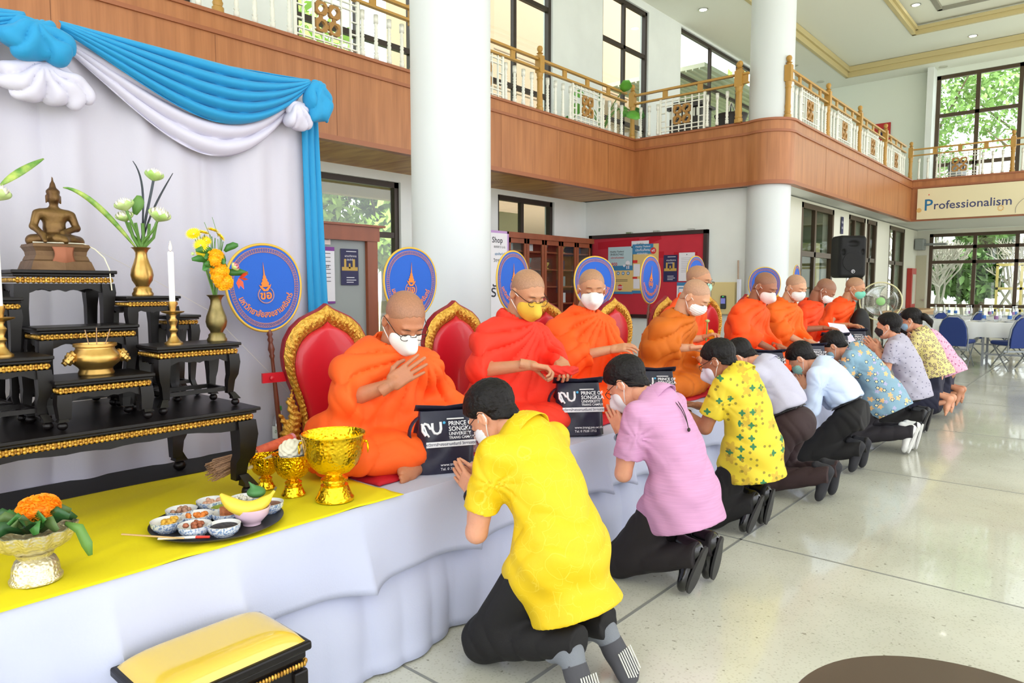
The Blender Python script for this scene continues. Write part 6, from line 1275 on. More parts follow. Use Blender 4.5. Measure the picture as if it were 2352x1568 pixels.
# ---------------------------------------------------------------- navy bags
navy = mat('bag_navy', (34, 35, 56), .42, bump=.25, bs=18); bagw = mat('print_white', (232, 234, 240), .5); bagb = mat('print_blue', (80, 180, 230), .5); ink = mat('print_navy', (40, 44, 80), .5)
def bag(x, y, z, yaw, lb, s=1., rx=0, full=True):
    t = thing('tote_bag', lb, 'bag', (x, y, z), yaw+PI/2, 'navy gift bags on the stage'); t.rotation_euler = (rx, 0, yaw+PI/2); w, h, d = .122*s, .245*s, .075*s
    def bf(a, v):
        z_ = h*v; k = 1-.12*v-.1*max(0, v-.7); dd = d*(1-.75*v**3); c, sn = math.cos(a), math.sin(a); e = 5
        rr = (abs(c)**e+abs(sn)**e)**(-1/e); wob = .006*s*math.sin(a*3+v*6)*math.sin(v*PI)+.004*s*math.sin(a*7-v*11)*math.sin(v*PI); return Vector((c*rr*(w*k)+wob, sn*rr*dd+wob, z_))
    b = MB(); n, m = 48, 16; vs = [bf(2*PI*i/n, j/m) for j in range(m+1) for i in range(n)]; b.add(vs, [(j*n+i, j*n+(i+1) % n, (j+1)*n+(i+1) % n, (j+1)*n+i) for j in range(m) for i in range(n)]+[tuple(range(n))[::-1], tuple(m*n+i for i in range(n))]); body = obj('bag_body', b, navy, t, smooth=50, loc=(0, 0, 0))
    b = MB(); b.grid(lambda u, v: ((u-.5)*w*2.0, -d*.25+d*.1-.02*s*math.sin(v*PI)+.02*s*(v), h+.0+.02*s*math.sin(v*PI*1.2)+.02*s*abs(u-.5)), 20, 6); obj('rolled_top', b, navy, t, smooth=True, loc=(0, 0, 0), thick=.004)
    b = MB(); b.tube(bez((-w*.8, 0, h*.9), (-w*1.35, -.02, h*.8), (-w*1.3, -.04, h*.45), (-w*.85, -.03, h*.4), 10), .012*s, 6, flat=.35); obj('strap', b, navy, t, smooth=True, loc=(0, 0, 0))
    def yy(z_): v = z_/h; return -d*(1-.75*v**3)-.0025*s-.0035*s
    def onface(V, x0, z0_): return [(x0+v.x, yy(z0_+v.y)-.002, z0_+v.y) for v in V]
    g = MB()
    for tx, zz, sz in (('PRINCE OF', .2, .022), ('SONGKLA', .18, .024), ('UNIVERSITY', .162, .017), ('TRANG CAMPUS', .147, .014)): V, F = textmesh(tx, sz*s, 'LEFT', .02); g.add(onface(V, .005*s, zz*s), F)
    for tx, zz, sz in (('www.trang.psu.ac.th', .04, .0165), ('Tel. 0 7520 1712', .022, .0155)): V, F = textmesh(tx, sz*s, 'LEFT', .01); g.add(onface(V, -.03*s, zz*s), F)
    def gr(pts, r): g.tube([(p[0]*s, yy(p[1]*s)-.001, p[1]*s) for p in pts], r*s, 6)
    gr([(-.06, .205), (-.06, .18), (-.053, .168), (-.042, .165), (-.031, .17), (-.026, .182), (-.026, .208)], .0055); gr([(-.088, .16), (-.1, .178), (-.1, .196), (-.09, .204), (-.078, .2), (-.07, .186), (-.06, .184)], .0055); gr([(-.104, .205), (-.092, .19), (-.085, .17), (-.075, .155)], .004); gr([(0, .217), (.07, .217)], .003)
    V = [Vector((a*w*.93, b_*s, 0)) for a in np.linspace(-.78, 1, 13) for b_ in (-.011, .011)]; g.add([(v.x, yy(.125*s+v.y)-.0055, .125*s+v.y) for v in V], [(2*i, 2*i+2, 2*i+3, 2*i+1) for i in range(12)]); obj('white_print', g, bagw, body, loc=(0, 0, 0))
    g = MB(); g.ell((-.012*s, yy(.2*s)-.001, .205*s), (.006*s, .002, .006*s), 10); obj('blue_dot', g, bagb, body, loc=(0, 0, 0))
    g = MB(); V, F = textmesh('มหาวิทยาลัยสงขลานครินทร์ วิทยาเขตตรัง', .0155*s, 'CENTER', .01, .9); g.add([(.015*s+v.x, yy(.125*s+v.y)-.0075, .125*s+v.y) for v in V], F); obj('strip_text', g, ink, body, loc=(0, 0, 0)); return t
bag(-2.135, 2.03, ZC, R(-30), 'navy bag with white university print, between the first monk and the man in bright yellow', 1.04, .12)
bag(-2.11, 2.98, ZC, R(-42), 'upright navy bag with white print beside the red-robed monk', 1.08)
bag(-2.13, 3.84, ZC+.0, R(-50), 'navy bag partly hidden behind the man in lilac', 1.0)
bag(-2.07, 5.5, ZC, R(-50), 'navy bag above the man in lavender grey', 1.05, .2)
bag(-2.04, 6.45, ZC, R(-60), 'navy bag by the man in pale blue', 1.05, .25)
bag(-2.07, 7.3, ZC, R(-50), 'navy bag behind the man in the blue flowered shirt', 1.15)
bag(-2.08, 7.95, ZC, R(-60), 'farthest navy bag with rows of white print', 1.2)
blk = nets(sunion([elli((-1.86, 8.1, .82), (.1, .12, .2)), elli((-1.86, 8.1, .68), (.12, .14, .12))], .05), (-2.05, 7.9, .5), (-1.65, 8.3, 1.06), .015); obj('black_bag', (blk[0]+np.array([-.25, .25, .14]), blk[1]), mat('bag_black', (20, 20, 22), .7), smooth=True, label='plain black bag beyond the man with the black mask', cat='bag')
# folded cloth, papers, flower in hands
m_ = nets(sunion([caps((-2.17, 2.77, .98), (-2.1, 2.89, .965), .024), caps((-2.1, 2.89, .965), (-2.095, 2.94, .97), .026, .018)], .01), (-2.23, 2.7, .91), (-2.04, 3.0, 1.04), .005); m_ = disp(m_, lambda V, N: .003*np.sin(V[:, 0]*260+V[:, 2]*200)); obj('folded_cloth', m_, mat('cloth_red_orange', (226, 44, 28), .7), smooth=True, label='rolled red cloth held in the second monk\'s hands', cat='cloth')
t = thing('lotus_posy', 'green lotus bud with marigolds held by the bespectacled far monk', 'flower', (-2.43, 5.18, .965), world=True); lotus(t, (-2.44, 5.22, 1.12), .022, (0, .0, 1), .05, greenp)
b = MB(); b.tube([(-2.43, 5.18, .965), (-2.44, 5.22, 1.11)], .005, 6); part('stem', b, stemm, t)
for i, (y, z) in enumerate(((5.225, 1.035), (5.24, 1.0), (5.25, .965), (5.22, 1.005))): pompom(t, 'marigold', (-2.41, y, z), .024, mar, 90, seed=i+20)
pap = mat('paper_white', (222, 214, 236), .7)
for p, lb in ((((-2.1, 7.45, .85), (-1.98, 7.75, .82), (-2.12, 7.8, 1.0), (-2.2, 7.5, 1.03)), 'white paper sheet held by the bowed monk'), (((-2.1, 6.75, .8), (-1.95, 6.95, .84), (-2.02, 7.0, .9), (-2.15, 6.8, .86)), 'white paper between the pale monk\'s hands')): obj('paper_sheet', MB().add(p, [(0, 1, 2, 3)]), pap, label=lb, cat='paper', thick=.001)
t = thing('lotus_posy', 'green lotus bud and orange flower lying by the pale blue shirt', 'flower', (-2.0, 6.75, .8), world=True); lotus(t, (-1.98, 6.6, .85), .022, (.3, -.8, .3), .05, greenp); pompom(t, 'marigold', (-2.0, 6.75, .86), .02, mar, 60, seed=31)
obj('yellow_bundle', disp(nets(sunion([elli((-2.12, 5.25, .68), (.1, .22, .06))], .02), (-2.25, 4.95, .6), (-1.98, 5.5, .78), .01), lambda V, N: .01*np.sin(V[:, 1]*60+V[:, 0]*30)), mat('cloth_saffron', (238, 170, 20), .7), smooth=True, label='folded yellow and orange robe cloth on the stage edge', cat='cloth')
# ---------------------------------------------------------------- boards, cabinet and banners along the far walls
wood2 = mat('mahogany', (142, 74, 46), .4, var=.15, vs=6, stretch=(1, 1, .2)); white_p = mat('paper', (232, 230, 240), .6); npur = mat('poster_navy', (40, 40, 84), .6); goldp = mat('poster_gold', (200, 164, 80), .6); purp = mat('poster_purple', (128, 60, 150), .6); red_p = mat('poster_red', (214, 50, 50), .6); tealp = mat('poster_blue', (60, 130, 180), .6); sandp = mat('poster_sand', (226, 196, 130), .6); inkd = mat('ink_dark', (50, 50, 60), .7); skyp = mat('poster_sky', (186, 212, 222), .6)
def plane_M(c, n):   # board plane: local x = right as seen from the front, y = up
    n = Vector(n).normalized(); x = Vector((0, 0, 1)).cross(n); return frame(c, x, (0, 0, 1), n)
def poster(name, M, w, h, base, bits, lb, cat='poster', grp=None):
    """bits: (material, [rects (x0,x1,y0,y1) in 0..1]) or (material, text, size, x, y)"""
    p = MB(); p.box(-w/2, w/2, -h/2, h/2, 0, .002, M=M); o = obj(name, p, base, label=lb, cat=cat, group=grp); Mi = Matrix.Translation(-Vector(o.location)) @ M
    for i, bt in enumerate(bits):
        g = MB(); z = .003+.0006*i
        for e in bt[1:]:
            if isinstance(e[0], str): puttext(g, e[0], e[1]*h, Mi @ Matrix.Translation(((e[2]-.5)*w, (e[3]-.5)*h, z)), align=e[4] if len(e) > 4 else 'CENTER', bold=.01)
            elif len(e) == 4: x0, x1, y0, y1 = e; g.add([Mi @ Vector(((a-.5)*w, (b_-.5)*h, z)) for a, b_ in ((x0, y0), (x1, y0), (x1, y1), (x0, y1))], [(0, 1, 2, 3)])
            else: g.add([Mi @ Vector(((e[0]-.5)*w+e[2]*w*math.cos(k), (e[1]-.5)*h+e[2]*w*math.sin(k), z)) for k in np.linspace(0, 2*PI, 19)[:-1]], [tuple(range(18))])
        obj(bt[0][1], g, bt[0][0], o, loc=(0, 0, 0))
    return o
def navyposter(M, w, h, lb): return poster('event_poster', M, w, h, npur, [((goldp, 'picture'), (.05, .95, .4, .5), (.18, .3, .5, .72), (.66, .8, .5, .72), (.44, .54, .46, .6), (.14, .09, .0001)), ((white_p, 'headline'), ('เสวนาวิชาการ', .075, .55, .8), ('ประจำปี', .07, .5, .7), (.3, .88, .92, .94), (.3, .75, .2, .22), (.3, .85, .13, .15), (.3, .7, .07, .09))], lb, grp='navy event posters')
# grey free-standing noticeboard
t = thing('noticeboard', 'grey noticeboard in a brown wooden frame beside the blue curtain', 'noticeboard', (-5.5, 3.3, 0), world=True); b = MB(); b.box(-5.56, -5.5, 2.3, 4.33, .5, 1.9); part('felt_panel', b, mat('felt_grey', (160, 166, 168), .9), t)
part('post', MB().box(-5.58, -5.46, 4.22, 4.34, 0, 1.96), wood2, t); part('post', MB().box(-5.58, -5.46, 2.2, 2.32, 0, 1.96), wood2, t); b = MB().box(-5.59, -5.45, 2.18, 4.36, 1.83, 1.97).box(-5.61, -5.43, 2.15, 4.42, 1.965, 1.985); part('rail', b, wood2, t); part('rail', MB().box(-5.57, -5.47, 2.2, 4.34, .42, .52), wood2, t)
N1 = (1, 0, 0); navyposter(plane_M((-5.49, 4.03, 1.58), N1), .2, .34, 'navy event poster on the grey noticeboard')
poster('notice_sheet', plane_M((-5.49, 3.75, 1.5), N1), .22, .52, white_p, [((purp, 'purple_band'), (0, 1, .0, .04), (.5, 1, .93, 1)), ((inkd, 'text_lines'), *[(.1, .8, .88-k*.07, .89-k*.07) for k in range(8)], ('GOALS', .06, .5, .65))], 'white notice with purple corners on the grey noticeboard', 'notice')
poster('notice_label', plane_M((-5.49, 3.72, 1.83), N1), .2, .1, mat('label_pink', (226, 210, 208), .7), [((inkd, 'lettering'), ('ประชาสัมพันธ์', .3, .5, .5))], 'small paper label at the top of the grey noticeboard', 'label')
# roll-up banner
t = poster('roll_up_banner', plane_M((-6.2, 6.86, 1.07), N1), .56, 2.12, mat('banner_white', (234, 232, 240), .5), [((mat('banner_lilac', (190, 150, 208), .5), 'lilac_edge'), (.94, 1, 0, 1), (0, 1, .985, 1)), ((inkd, 'dark_lettering'), ('Shop', .05, .78, .94, 'RIGHT'), ('ของชาว ม.อ.', .022, .88, .9, 'RIGHT'), ('วิทยาเขต', .03, .86, .815, 'RIGHT'), ('ตรัง', .1, .75, .62, 'RIGHT')), ((tealp, 'blue_lettering'), ('และศิษย์เก่า', .022, .88, .855, 'RIGHT')), ((red_p, 'red_lettering'), ('!', .03, .66, .77))], 'white roll-up banner with purple edge behind the near column', 'banner')
# display cabinet
t = thing('display_cabinet', 'brown wooden display cabinet with glass doors by the red board', 'cabinet', (-6.7, 8.6, 0), world=True); X0, X1, Ya, Yb, H = -6.95, -6.55, 7.53, 9.62, 2.14
part('carcass', MB().box(X0, X0+.02, Ya, Yb, 0, H).box(X0, X1, Ya, Ya+.03, 0, H).box(X0, X1, Yb-.03, Yb, 0, H).box(X0, X1+.03, Ya-.03, Yb+.03, H-.05, H+.03).box(X0, X1, Ya, Yb, 0, .1).box(X0, X1, Ya, Yb, .85, .9), wood2, t)
for k in range(4): part('shelf', MB().box(X0, X1-.03, Ya+.02, Yb-.02, 1.12+.26*k, 1.14+.26*k), wood2, t)
nd = 5; dw = (Yb-Ya)/nd
for i in range(nd):
    y = Ya+i*dw; b = MB(); b.box(X1-.02, X1, y+.005, y+.06, .9, H-.05).box(X1-.02, X1, y+dw-.06, y+dw-.005, .9, H-.05).box(X1-.02, X1, y, y+dw, .9, .97).box(X1-.02, X1, y, y+dw, H-.12, H-.05); d = part('door', b, wood2, t); g = MB(); g.box(X1-.012, X1-.009, y+.05, y+dw-.05, .95, H-.1); part('door_glass', g, glass, t)
    part('lower_door', MB().box(X1-.02, X1, y+.01, y+dw-.01, .12, .84), wood2, t)
rg = random.Random(4); cats = [('trophy', goldp), ('award_plaque', white_p), ('picture_frame', npur), ('ornament', mat('ornament_teal', (90, 120, 120), .4)), ('binder', mat('binder_grey', (150, 156, 164), .5))]; nm = ['lowest', 'second', 'third', 'top']
for k in range(4):
    for i in range(nd):
        nme, mm = cats[(i*2+k*3) % 5]; y = Ya+(i+.5)*dw+rg.uniform(-.05, .05); z = 1.14+.26*k; h = rg.uniform(.1, .17); b = MB()
        if nme in ('trophy', 'ornament'): b.lathe([(.035, 0), (.035, .015), (.01, .03), (.01, h*.4), (.035, h*.7), (.04, h), (.001, h*.9)], (X1-.15, y, z), 14)
        else: b.box(X1-.16, X1-.13, y-.05, y+.05, z, z+h)
        obj(nme, b, mm, smooth=40, label='%s on the %s shelf behind cabinet door %s from the left' % (nme.replace('_', ' '), nm[k], ['first', 'second', 'third', 'fourth', 'fifth'][i]), cat=nme.replace('_', ' '), group='objects in the display cabinet')
# red board on the alcove wall
t = thing('red_noticeboard', 'large red noticeboard in a dark frame on the alcove wall', 'noticeboard', (-5.8, 10.05, .9), world=True); part('felt_panel', MB().box(-6.85, -4.75, 10.04, 10.09, .92, 2.24), mat('felt_red', (196, 44, 62), .8, var=.06, vs=3), t)
part('frame', MB().box(-6.88, -4.72, 10.02, 10.09, 2.2, 2.26).box(-6.88, -4.72, 10.02, 10.09, .88, .94).box(-6.88, -6.82, 10.02, 10.09, .88, 2.26).box(-4.78, -4.72, 10.02, 10.09, .88, 2.26), mat('frame_dark', (50, 30, 30), .4), t)
b = MB(); MM = plane_M((-5.8, 10.039, 1.6), (0, -1, 0))
for (x, y, w, h, a) in ((-.5, .5, .8, .12, .05), (.05, .52, .5, .1, .3), (-.75, .1, .3, .1, 0), (.2, .3, .3, .1, 0), (.72, .28, .4, .1, -.02), (-.1, .38, .3, .1, -.6)): q = MM @ Matrix.Translation((x, y, .001)) @ Matrix.Rotation(a, 4, 'Z'); b.add([q @ Vector((sx*w/2, sy*h/2, 0)) for sx, sy in ((-1, -1), (1, -1), (1, 1), (-1, 1))], [(0, 1, 2, 3)])
part('torn_backing', b, mat('felt_red_deep', (186, 14, 40), .8), t)
N2 = (0, -1, 0); P2 = lambda x, z: plane_M((x, 10.03, z), N2)
tooth = [(-.03, .04), (-.02, .07), (.02, .07), (.03, .04), (.02, 0), (.012, -.03), (0, -.005), (-.012, -.03), (-.02, 0)]
o = poster('health_poster', P2(-6.25, 1.66), .48, .78, skyp, [((sandp, 'sand_panel'), (0, 1, .04, .5)), ((tealp, 'blue_panel'), (0, 1, 0, .05), (.15, 1, .5, .6), (.22, .44, .06), (.42, .44, .06), (.62, .44, .06), (.82, .44, .06)), ((inkd, 'dark_text'), ('Healthy Thailand', .05, .36, .9), ('สิทธิประโยชน์', .062, .36, .84), (.1, .8, .3, .31), (.1, .8, .27, .28)), ((red_p, 'red_text'), ('บริการทันตกรรม', .05, .38, .77), ('900', .1, .26, .63), (.5, .14, .1)), ((white_p, 'white_shapes'), (.38, .62, .12, .135), (.38, .62, .15, .165), (.22, .44, .03), (.42, .44, .03), (.62, .44, .03), (.82, .44, .03), (.8, .65, .09), (.75, .79, .53, .62), (.82, .86, .53, .62), (.66, .6, .045))], 'sand and blue dental health poster showing 900 on the red board', grp='health posters on the red board')
poster('health_poster', P2(-5.78, 1.68), .48, .8, sandp, [((tealp, 'blue_panel'), (0, .8, .8, 1), (0, 1, 0, .06), (.85, 1, .06, .3)), ((white_p, 'white_text'), ('Healthy Thailand', .05, .4, .95), ('ประกันสังคม', .07, .4, .88), ('ครอบคลุม', .06, .38, .81), (.05, .3, .1, .3), (.05, .3, .35, .6)), ((red_p, 'red_badge'), (.8, .86, .11), (.02, .2, .62, .68), (.02, .2, .3, .34)), ((white_p, 'badge_text'), ('ฟรี', .07, .8, .86))], 'sand poster with a red badge on the red board, half behind a fan', grp='health posters on the red board')
navyposter(P2(-5.33, 1.68), .24, .42, 'navy event poster on the red board')
poster('notice_sheet', P2(-5.05, 1.7), .27, .44, white_p, [((inkd, 'text_lines'), *[(.15, .85, .8-k*.06, .807-k*.06) for k in range(9)], (.5, .93, .03))], 'white printed letter on the red board', 'notice')
poster('notice_sheet', P2(-5.06, 1.24), .3, .44, white_p, [((tealp, 'blue_header'), (0, 1, .88, 1), (.1, .45, .3, .82), (.52, .9, .3, .82)), ((white_p, 'inner_sheets'), (.13, .42, .34, .78), (.55, .87, .34, .78))], 'white and blue notice low on the red board', 'notice')
poster('notice_label', P2(-5.88, 2.08), .32, .11, white_p, [((inkd, 'lettering'), ('ข่าวทั่วไป', .35, .5, .5))], 'small white label at the top of the red board', 'label')
for i, x in enumerate((-6.1, -5.6, -5.0)): obj('board_clip', MB().box(x-.05, x+.05, 10.03, 10.09, 2.26, 2.285), chrome, label='metal hanging clip on top of the red board, %s' % ('at its left', 'at its middle', 'at its right')[i], cat='clip', group='clips on the red board')
# wall terminal, wire trunking
t = thing('wall_box', 'cream cabinet with a face-scan terminal beside the far column', 'wall box', (-4.42, 10.0, .95), world=True); part('box', MB().box(-4.62, -4.25, 9.98, 10.1, .98, 1.46), mat('box_cream', (230, 210, 150), .5), t, bevel=.01); part('terminal', MB().box(-4.46, -4.37, 9.955, 9.98, 1.06, 1.26), mat('device_black', (30, 32, 36), .3), t, bevel=.02); part('screen', MB().box(-4.45, -4.38, 9.952, 9.956, 1.14, 1.22), mat('screen_lilac', (120, 120, 190), .3, emit=(90, 100, 180), es=.4), t); b = MB(); b.ell((-4.415, 9.952, 1.245), (.012, .004, .006), 8); part('status_light', b, mat('led_green', (60, 220, 110), emit=(60, 220, 110), es=1), t)
obj('cable_stick', MB().tube([(-4.19, 9.99, .95), (-4.235, 10.05, 1.78)], .012, 6), mat('trunking', (196, 170, 150), .6), label='thin wooden rod leaning on the wall beside the far column', cat='rod')
obj('switch_panel', MB().box(-4.14, -4.1, 9.8, 9.86, 1.1, 1.5), mat('switch_white', (220, 222, 232), .4), label='white slim device on the wall next to the far column', cat='device')
poster('door_sign', plane_M((-3.98, 14.25, 2.55), N1), .14, .32, npur, [((white_p, 'lettering'), ('ห้อง', .2, .5, .68), ('101', .2, .5, .35))], 'small purple room sign above the loudspeaker', 'sign')
# loudspeaker on stand
sx, sy = -3.22, 11.9
t = thing('loudspeaker', 'black plastic loudspeaker on a stand in front of the glass doors', 'loudspeaker', (sx, sy, 1.53), -1.0, world=False)
m_ = nets(lambda P: smax(rbox((0, 0, .33), (.19, .15, .33), .05)(P), -sunion([elli((.155, 0, .53), (.05, .1, .05)), elli((.17, -.13, .42), (.04, .035, .05)), elli((.17, .13, .42), (.04, .035, .05))], .01)(P), .01) , (-.22, -.18, -.02), (.22, .18, .7), .012)
m_ = (m_[0] @ np.array([[0, 1, 0], [-1, 0, 0], [0, 0, 1.]]).T, m_[1]); m_ = (m_[0]*np.array([1.2, .9, 1]), m_[1]); t.rotation_euler = (0, 0, R(60-20))
spk = nets(lambda P: smax(rbox((0, 0, .33), (.215, .17, .33), .06)(P), -sunion([elli((0, -.2, .53), (.11, .06, .055)), elli((-.15, -.18, .4), (.035, .04, .05)), elli((.15, -.18, .4), (.035, .04, .05))], .01)(P), .012), (-.25, -.2, -.02), (.25, .2, .7), .012)
pl = mat('speaker_black', (13, 13, 15), .6, spec=.3); obj('cabinet', spk, pl, t, smooth=True, loc=(0, 0, 0)); obj('grille', MB().prism([(.16*math.cos(k), .15*math.sin(k)) for k in np.linspace(0, 2*PI, 33)[:-1]], .006, frame((0, -.172, .25), (1, 0, 0), (0, 0, 1), (0, -1, 0))), mat('grille_black', (18, 18, 20), .8), t, loc=(0, 0, 0))
b = MB(); b.tube([(.026*math.cos(k), -.182, .1+.026*math.sin(k)) for k in np.linspace(0, 2*PI, 17)[:-1]], .003, 5, closed=True); b.tube([(-.008, -.182, .085), (-.008, -.182, .112), (.01, -.182, .112), (.01, -.182, .1), (-.008, -.182, .1)], .003, 5); obj('badge', b, chrome, t, loc=(0, 0, 0))
t = thing('speaker_stand', 'tripod stand under the loudspeaker', 'stand', (sx, sy, 0), world=True); b = MB(); b.tube([(sx, sy, .25), (sx, sy, 1.53)], .018, 10); part('pole', b, chrome, t)
for k in range(3): a = k*2.1+.4; b = MB(); b.tube([(sx, sy, .7), (sx+.45*math.cos(a), sy+.45*math.sin(a), .02)], .012, 6); part('leg', b, pl, t)
b = MB(); b.tube([(sx+.05, sy-.05, 1.53), (sx+.1, sy-.08, 1.4), (sx+.06, sy-.04, 1.2), (sx+.02, sy-.03, .6), (sx+.1, sy+.1, .02)], .008, 6); obj('speaker_cable', b, pl, label='black cable hanging below the loudspeaker', cat='cable')
# standing fan
fx, fy, fz = -2.36, 10.3, 1.2
t = thing('standing_fan', 'grey pedestal fan with a green hub right of the last monk', 'fan', (fx, fy, 0), R(-77), world=False); cage = mat('fan_cage', (196, 196, 180), .4, .3); fanp = mat('fan_plastic', (150, 160, 155), .5)
M = frame((0, 0, fz), (0, 1, 0), (0, 0, 1), (1, 0, 0)); b = MB(); b.tube([M @ Vector((.25*math.cos(k), .25*math.sin(k), .05)) for k in np.linspace(0, 2*PI, 49)[:-1]], .009, 6, closed=True); obj('rim', b, mat('fan_rim', (222, 216, 170), .5), t, smooth=True, loc=(0, 0, 0))
b = MB()
for k in range(72):
    a = 2*PI*k/72; p = lambda r, z: M @ Vector((r*math.cos(a), r*math.sin(a), z)); b.tube([p(.055, .11), p(.16, .1), p(.25, .05)], .0012, 3); b.tube([p(.055, -.03), p(.18, -.02), p(.25, .05)], .0012, 3)
for r in (.1, .17): b.tube([M @ Vector((r*math.cos(k), r*math.sin(k), .107)) for k in np.linspace(0, 2*PI, 33)[:-1]], .0018, 4, closed=True)
obj('wire_cage', b, cage, t, loc=(0, 0, 0)); obj('hub_cap', MB().lathe([(.055, .1), (.055, .125), (.045, .132), (.001, .134)], (0, 0, 0), 24, M=M), mat('hub_green', (150, 205, 130), .4), t, smooth=40, loc=(0, 0, 0)); obj('motor', MB().lathe([(.001, -.2), (.06, -.18), (.075, -.06), (.05, -.03), (.03, .02)], (0, 0, 0), 20, M=M), mat('motor_dark', (70, 80, 90), .4), t, smooth=40, loc=(0, 0, 0))
for k in range(3):
    a0 = k*2*PI/3; b = MB(); b.grid(lambda u, v: M @ Vector(((.04+.17*u)*math.cos(a0+(v-.5)*1.1*(.5+u)), (.04+.17*u)*math.sin(a0+(v-.5)*1.1*(.5+u)), .03+.04*(v-.5))), 8, 8); obj('blade', b, glassmat('blade_plastic', (170, 190, 180), .2, .6), t, smooth=True, loc=(0, 0, 0), thick=.002)
obj('pole', MB().lathe([(.016, .04), (.016, 1.1), (.03, 1.12), (.03, 1.18)], (-.08, 0, 0), 14), cage, t, smooth=40, loc=(0, 0, 0)); obj('base', MB().lathe([(.2, 0), (.2, .015), (.05, .04), (.02, .06)], (-.08, 0, 0), 32), fanp, t, smooth=40, loc=(0, 0, 0))
# red framed cabinet and counters by the far wall
t = thing('hose_cabinet', 'red framed cabinet beside the service door', 'cabinet', (-4, 20.1, 1), world=True); part('box', MB().box(-3.99, -3.88, 19.95, 20.45, .85, 1.85), mat('frame_red', (176, 50, 40), .5), t); part('glass_front', MB().box(-3.885, -3.87, 20.03, 20.37, .95, 1.7), mat('cabinet_pale', (200, 196, 176), .2), t)
t = thing('wooden_counter', 'light brown wooden bench counter under the side window', 'counter', (-3.7, 19, 0), world=True); part('top', MB().box(-3.98, -3.4, 17.6, 20.5, .78, .84), mat('counter_wood', (206, 160, 104), .4), t); part('front', MB().box(-3.95, -3.45, 17.7, 20.4, 0, .78), mat('counter_wood2', (188, 140, 90), .5), t)
# Professionalism banner
o = poster('fascia_banner', plane_M((-1.3, 17.55, 3.185), N2), 4.15, .66, mat('banner_cream', (232, 222, 184), .5, var=.04, vs=1), [((mat('p_blue', (24, 110, 160), .5), 'capital_letter'), ('P', .52, .052, .44)), ((mat('p_navy', (60, 66, 110), .5), 'lettering'), ('rofessionalism', .37, .075, .42, 'LEFT')), ((mat('flower_gold', (220, 180, 110), .5), 'flower'), *[(.366+.011*math.cos(k)*1, .22+.075*math.sin(k), .0035) for k in np.linspace(0, 6.28, 10)[:-1]], *[(.49+.01*math.cos(k), .85+.06*math.sin(k), .003) for k in np.linspace(0, 6.28, 9)[:-1]], (.01, .3, .012)), ((red_p, 'spark'), (.053, .79, .003))], 'cream banner reading Professionalism under the end balcony', 'banner')
b = MB(); Mi = Matrix.Translation(-Vector(o.location)) @ plane_M((-1.3, 17.545, 3.185), N2)
for pts in (bez((-.3, -.3, 0), (-.35, .0, 0), (.05, .0, 0), (.0, .3, 0), 20),): b.tube([Mi @ p for p in pts], .006, 4)
obj('vine', b, mat('vine_grey', (170, 164, 150), .6), o, loc=(0, 0, 0))
t = thing('air_unit', 'grey air unit high on the end wall near the service door', 'air unit', (-3.9, 20.8, 2.4), world=True); part('case', MB().box(-3.98, -3.78, 20.6, 20.95, 2.33, 2.62), mat('unit_grey', (140, 146, 144), .5), t, bevel=.02); part('bracket', MB().box(-3.78, -3.3, 20.7, 20.95, 2.45, 2.5), mat('unit_grey', (140, 146, 144)), t)
# ---------------------------------------------------------------- dining tables, chairs, bottles
cl = mat('cloth_dining', (226, 230, 232), .75); steel = mat('steel_grey', (150, 156, 160), .35, .6)
def dining(x0, x1, y0, y1, lb, drop=.26):
    t = thing('dining_table', lb, 'table', ((x0+x1)/2, (y0+y1)/2, 0), world=True, group='dining tables'); part('table_top', MB().box(x0+.02, x1-.02, y0+.02, y1-.02, .74, .765), steel, t)
    for x in (x0+.25, x1-.25):
        for y in (y0+.1, y1-.1): part('leg', MB().box(x-.018, x+.018, y-.018, y+.018, 0, .74), steel, t)
        part('stretcher', MB().box(x-.015, x+.015, y0+.1, y1-.1, .18, .21), steel, t)
    part('long_stretcher', MB().box(x0+.25, x1-.25, y0+.09, y0+.12, .2, .23), steel, t)
    b = MB(); P = []
    n = 160; per = [(x0, y0), (x1, y0), (x1, y1), (x0, y1)]; L = [(x1-x0), (y1-y0)]*2; tot = sum(L); vs = [[], [], []]
    for i in range(n):
        s = i/n*tot; k = 0
        while s > L[k]: s -= L[k]; k += 1
        a, c = Vector(per[k]), Vector(per[(k+1) % 4]); p = a.lerp(c, s/L[k]); nn = Vector(((c-a).y, -(c-a).x)).normalized(); cd = min(s, L[k]-s); dr = drop+.0+(.28*(1-cd/.14) if cd < .14 else 0); w = .01+.02*math.sin(i*.9)
        vs[0].append((p.x, p.y, .775)); vs[1].append((p.x+nn.x*.012, p.y+nn.y*.012, .76)); vs[2].append((p.x+nn.x*(.02+w), p.y+nn.y*(.02+w), .775-dr))
    b.add(vs[0]+vs[1]+vs[2], [tuple(range(n))]+[(j*n+i, (j+1)*n+i, (j+1)*n+(i+1) % n, j*n+(i+1) % n) for j in (0, 1) for i in range(n)]); obj('dining_cloth', b, cl, smooth=40, label='white cloth on '+lb, cat='tablecloth', group='dining tablecloths')
dining(-1.95, .6, 14.55, 15.35, 'the nearest dining table at the right edge'); dining(-3.3, -2.02, 14.75, 15.5, 'the dining table behind the blue chair'); dining(-3.1, .6, 17.0, 17.8, 'the farther dining table by the end window')
bluef = mat('chair_blue_fabric', (34, 56, 120), .8); chp = None
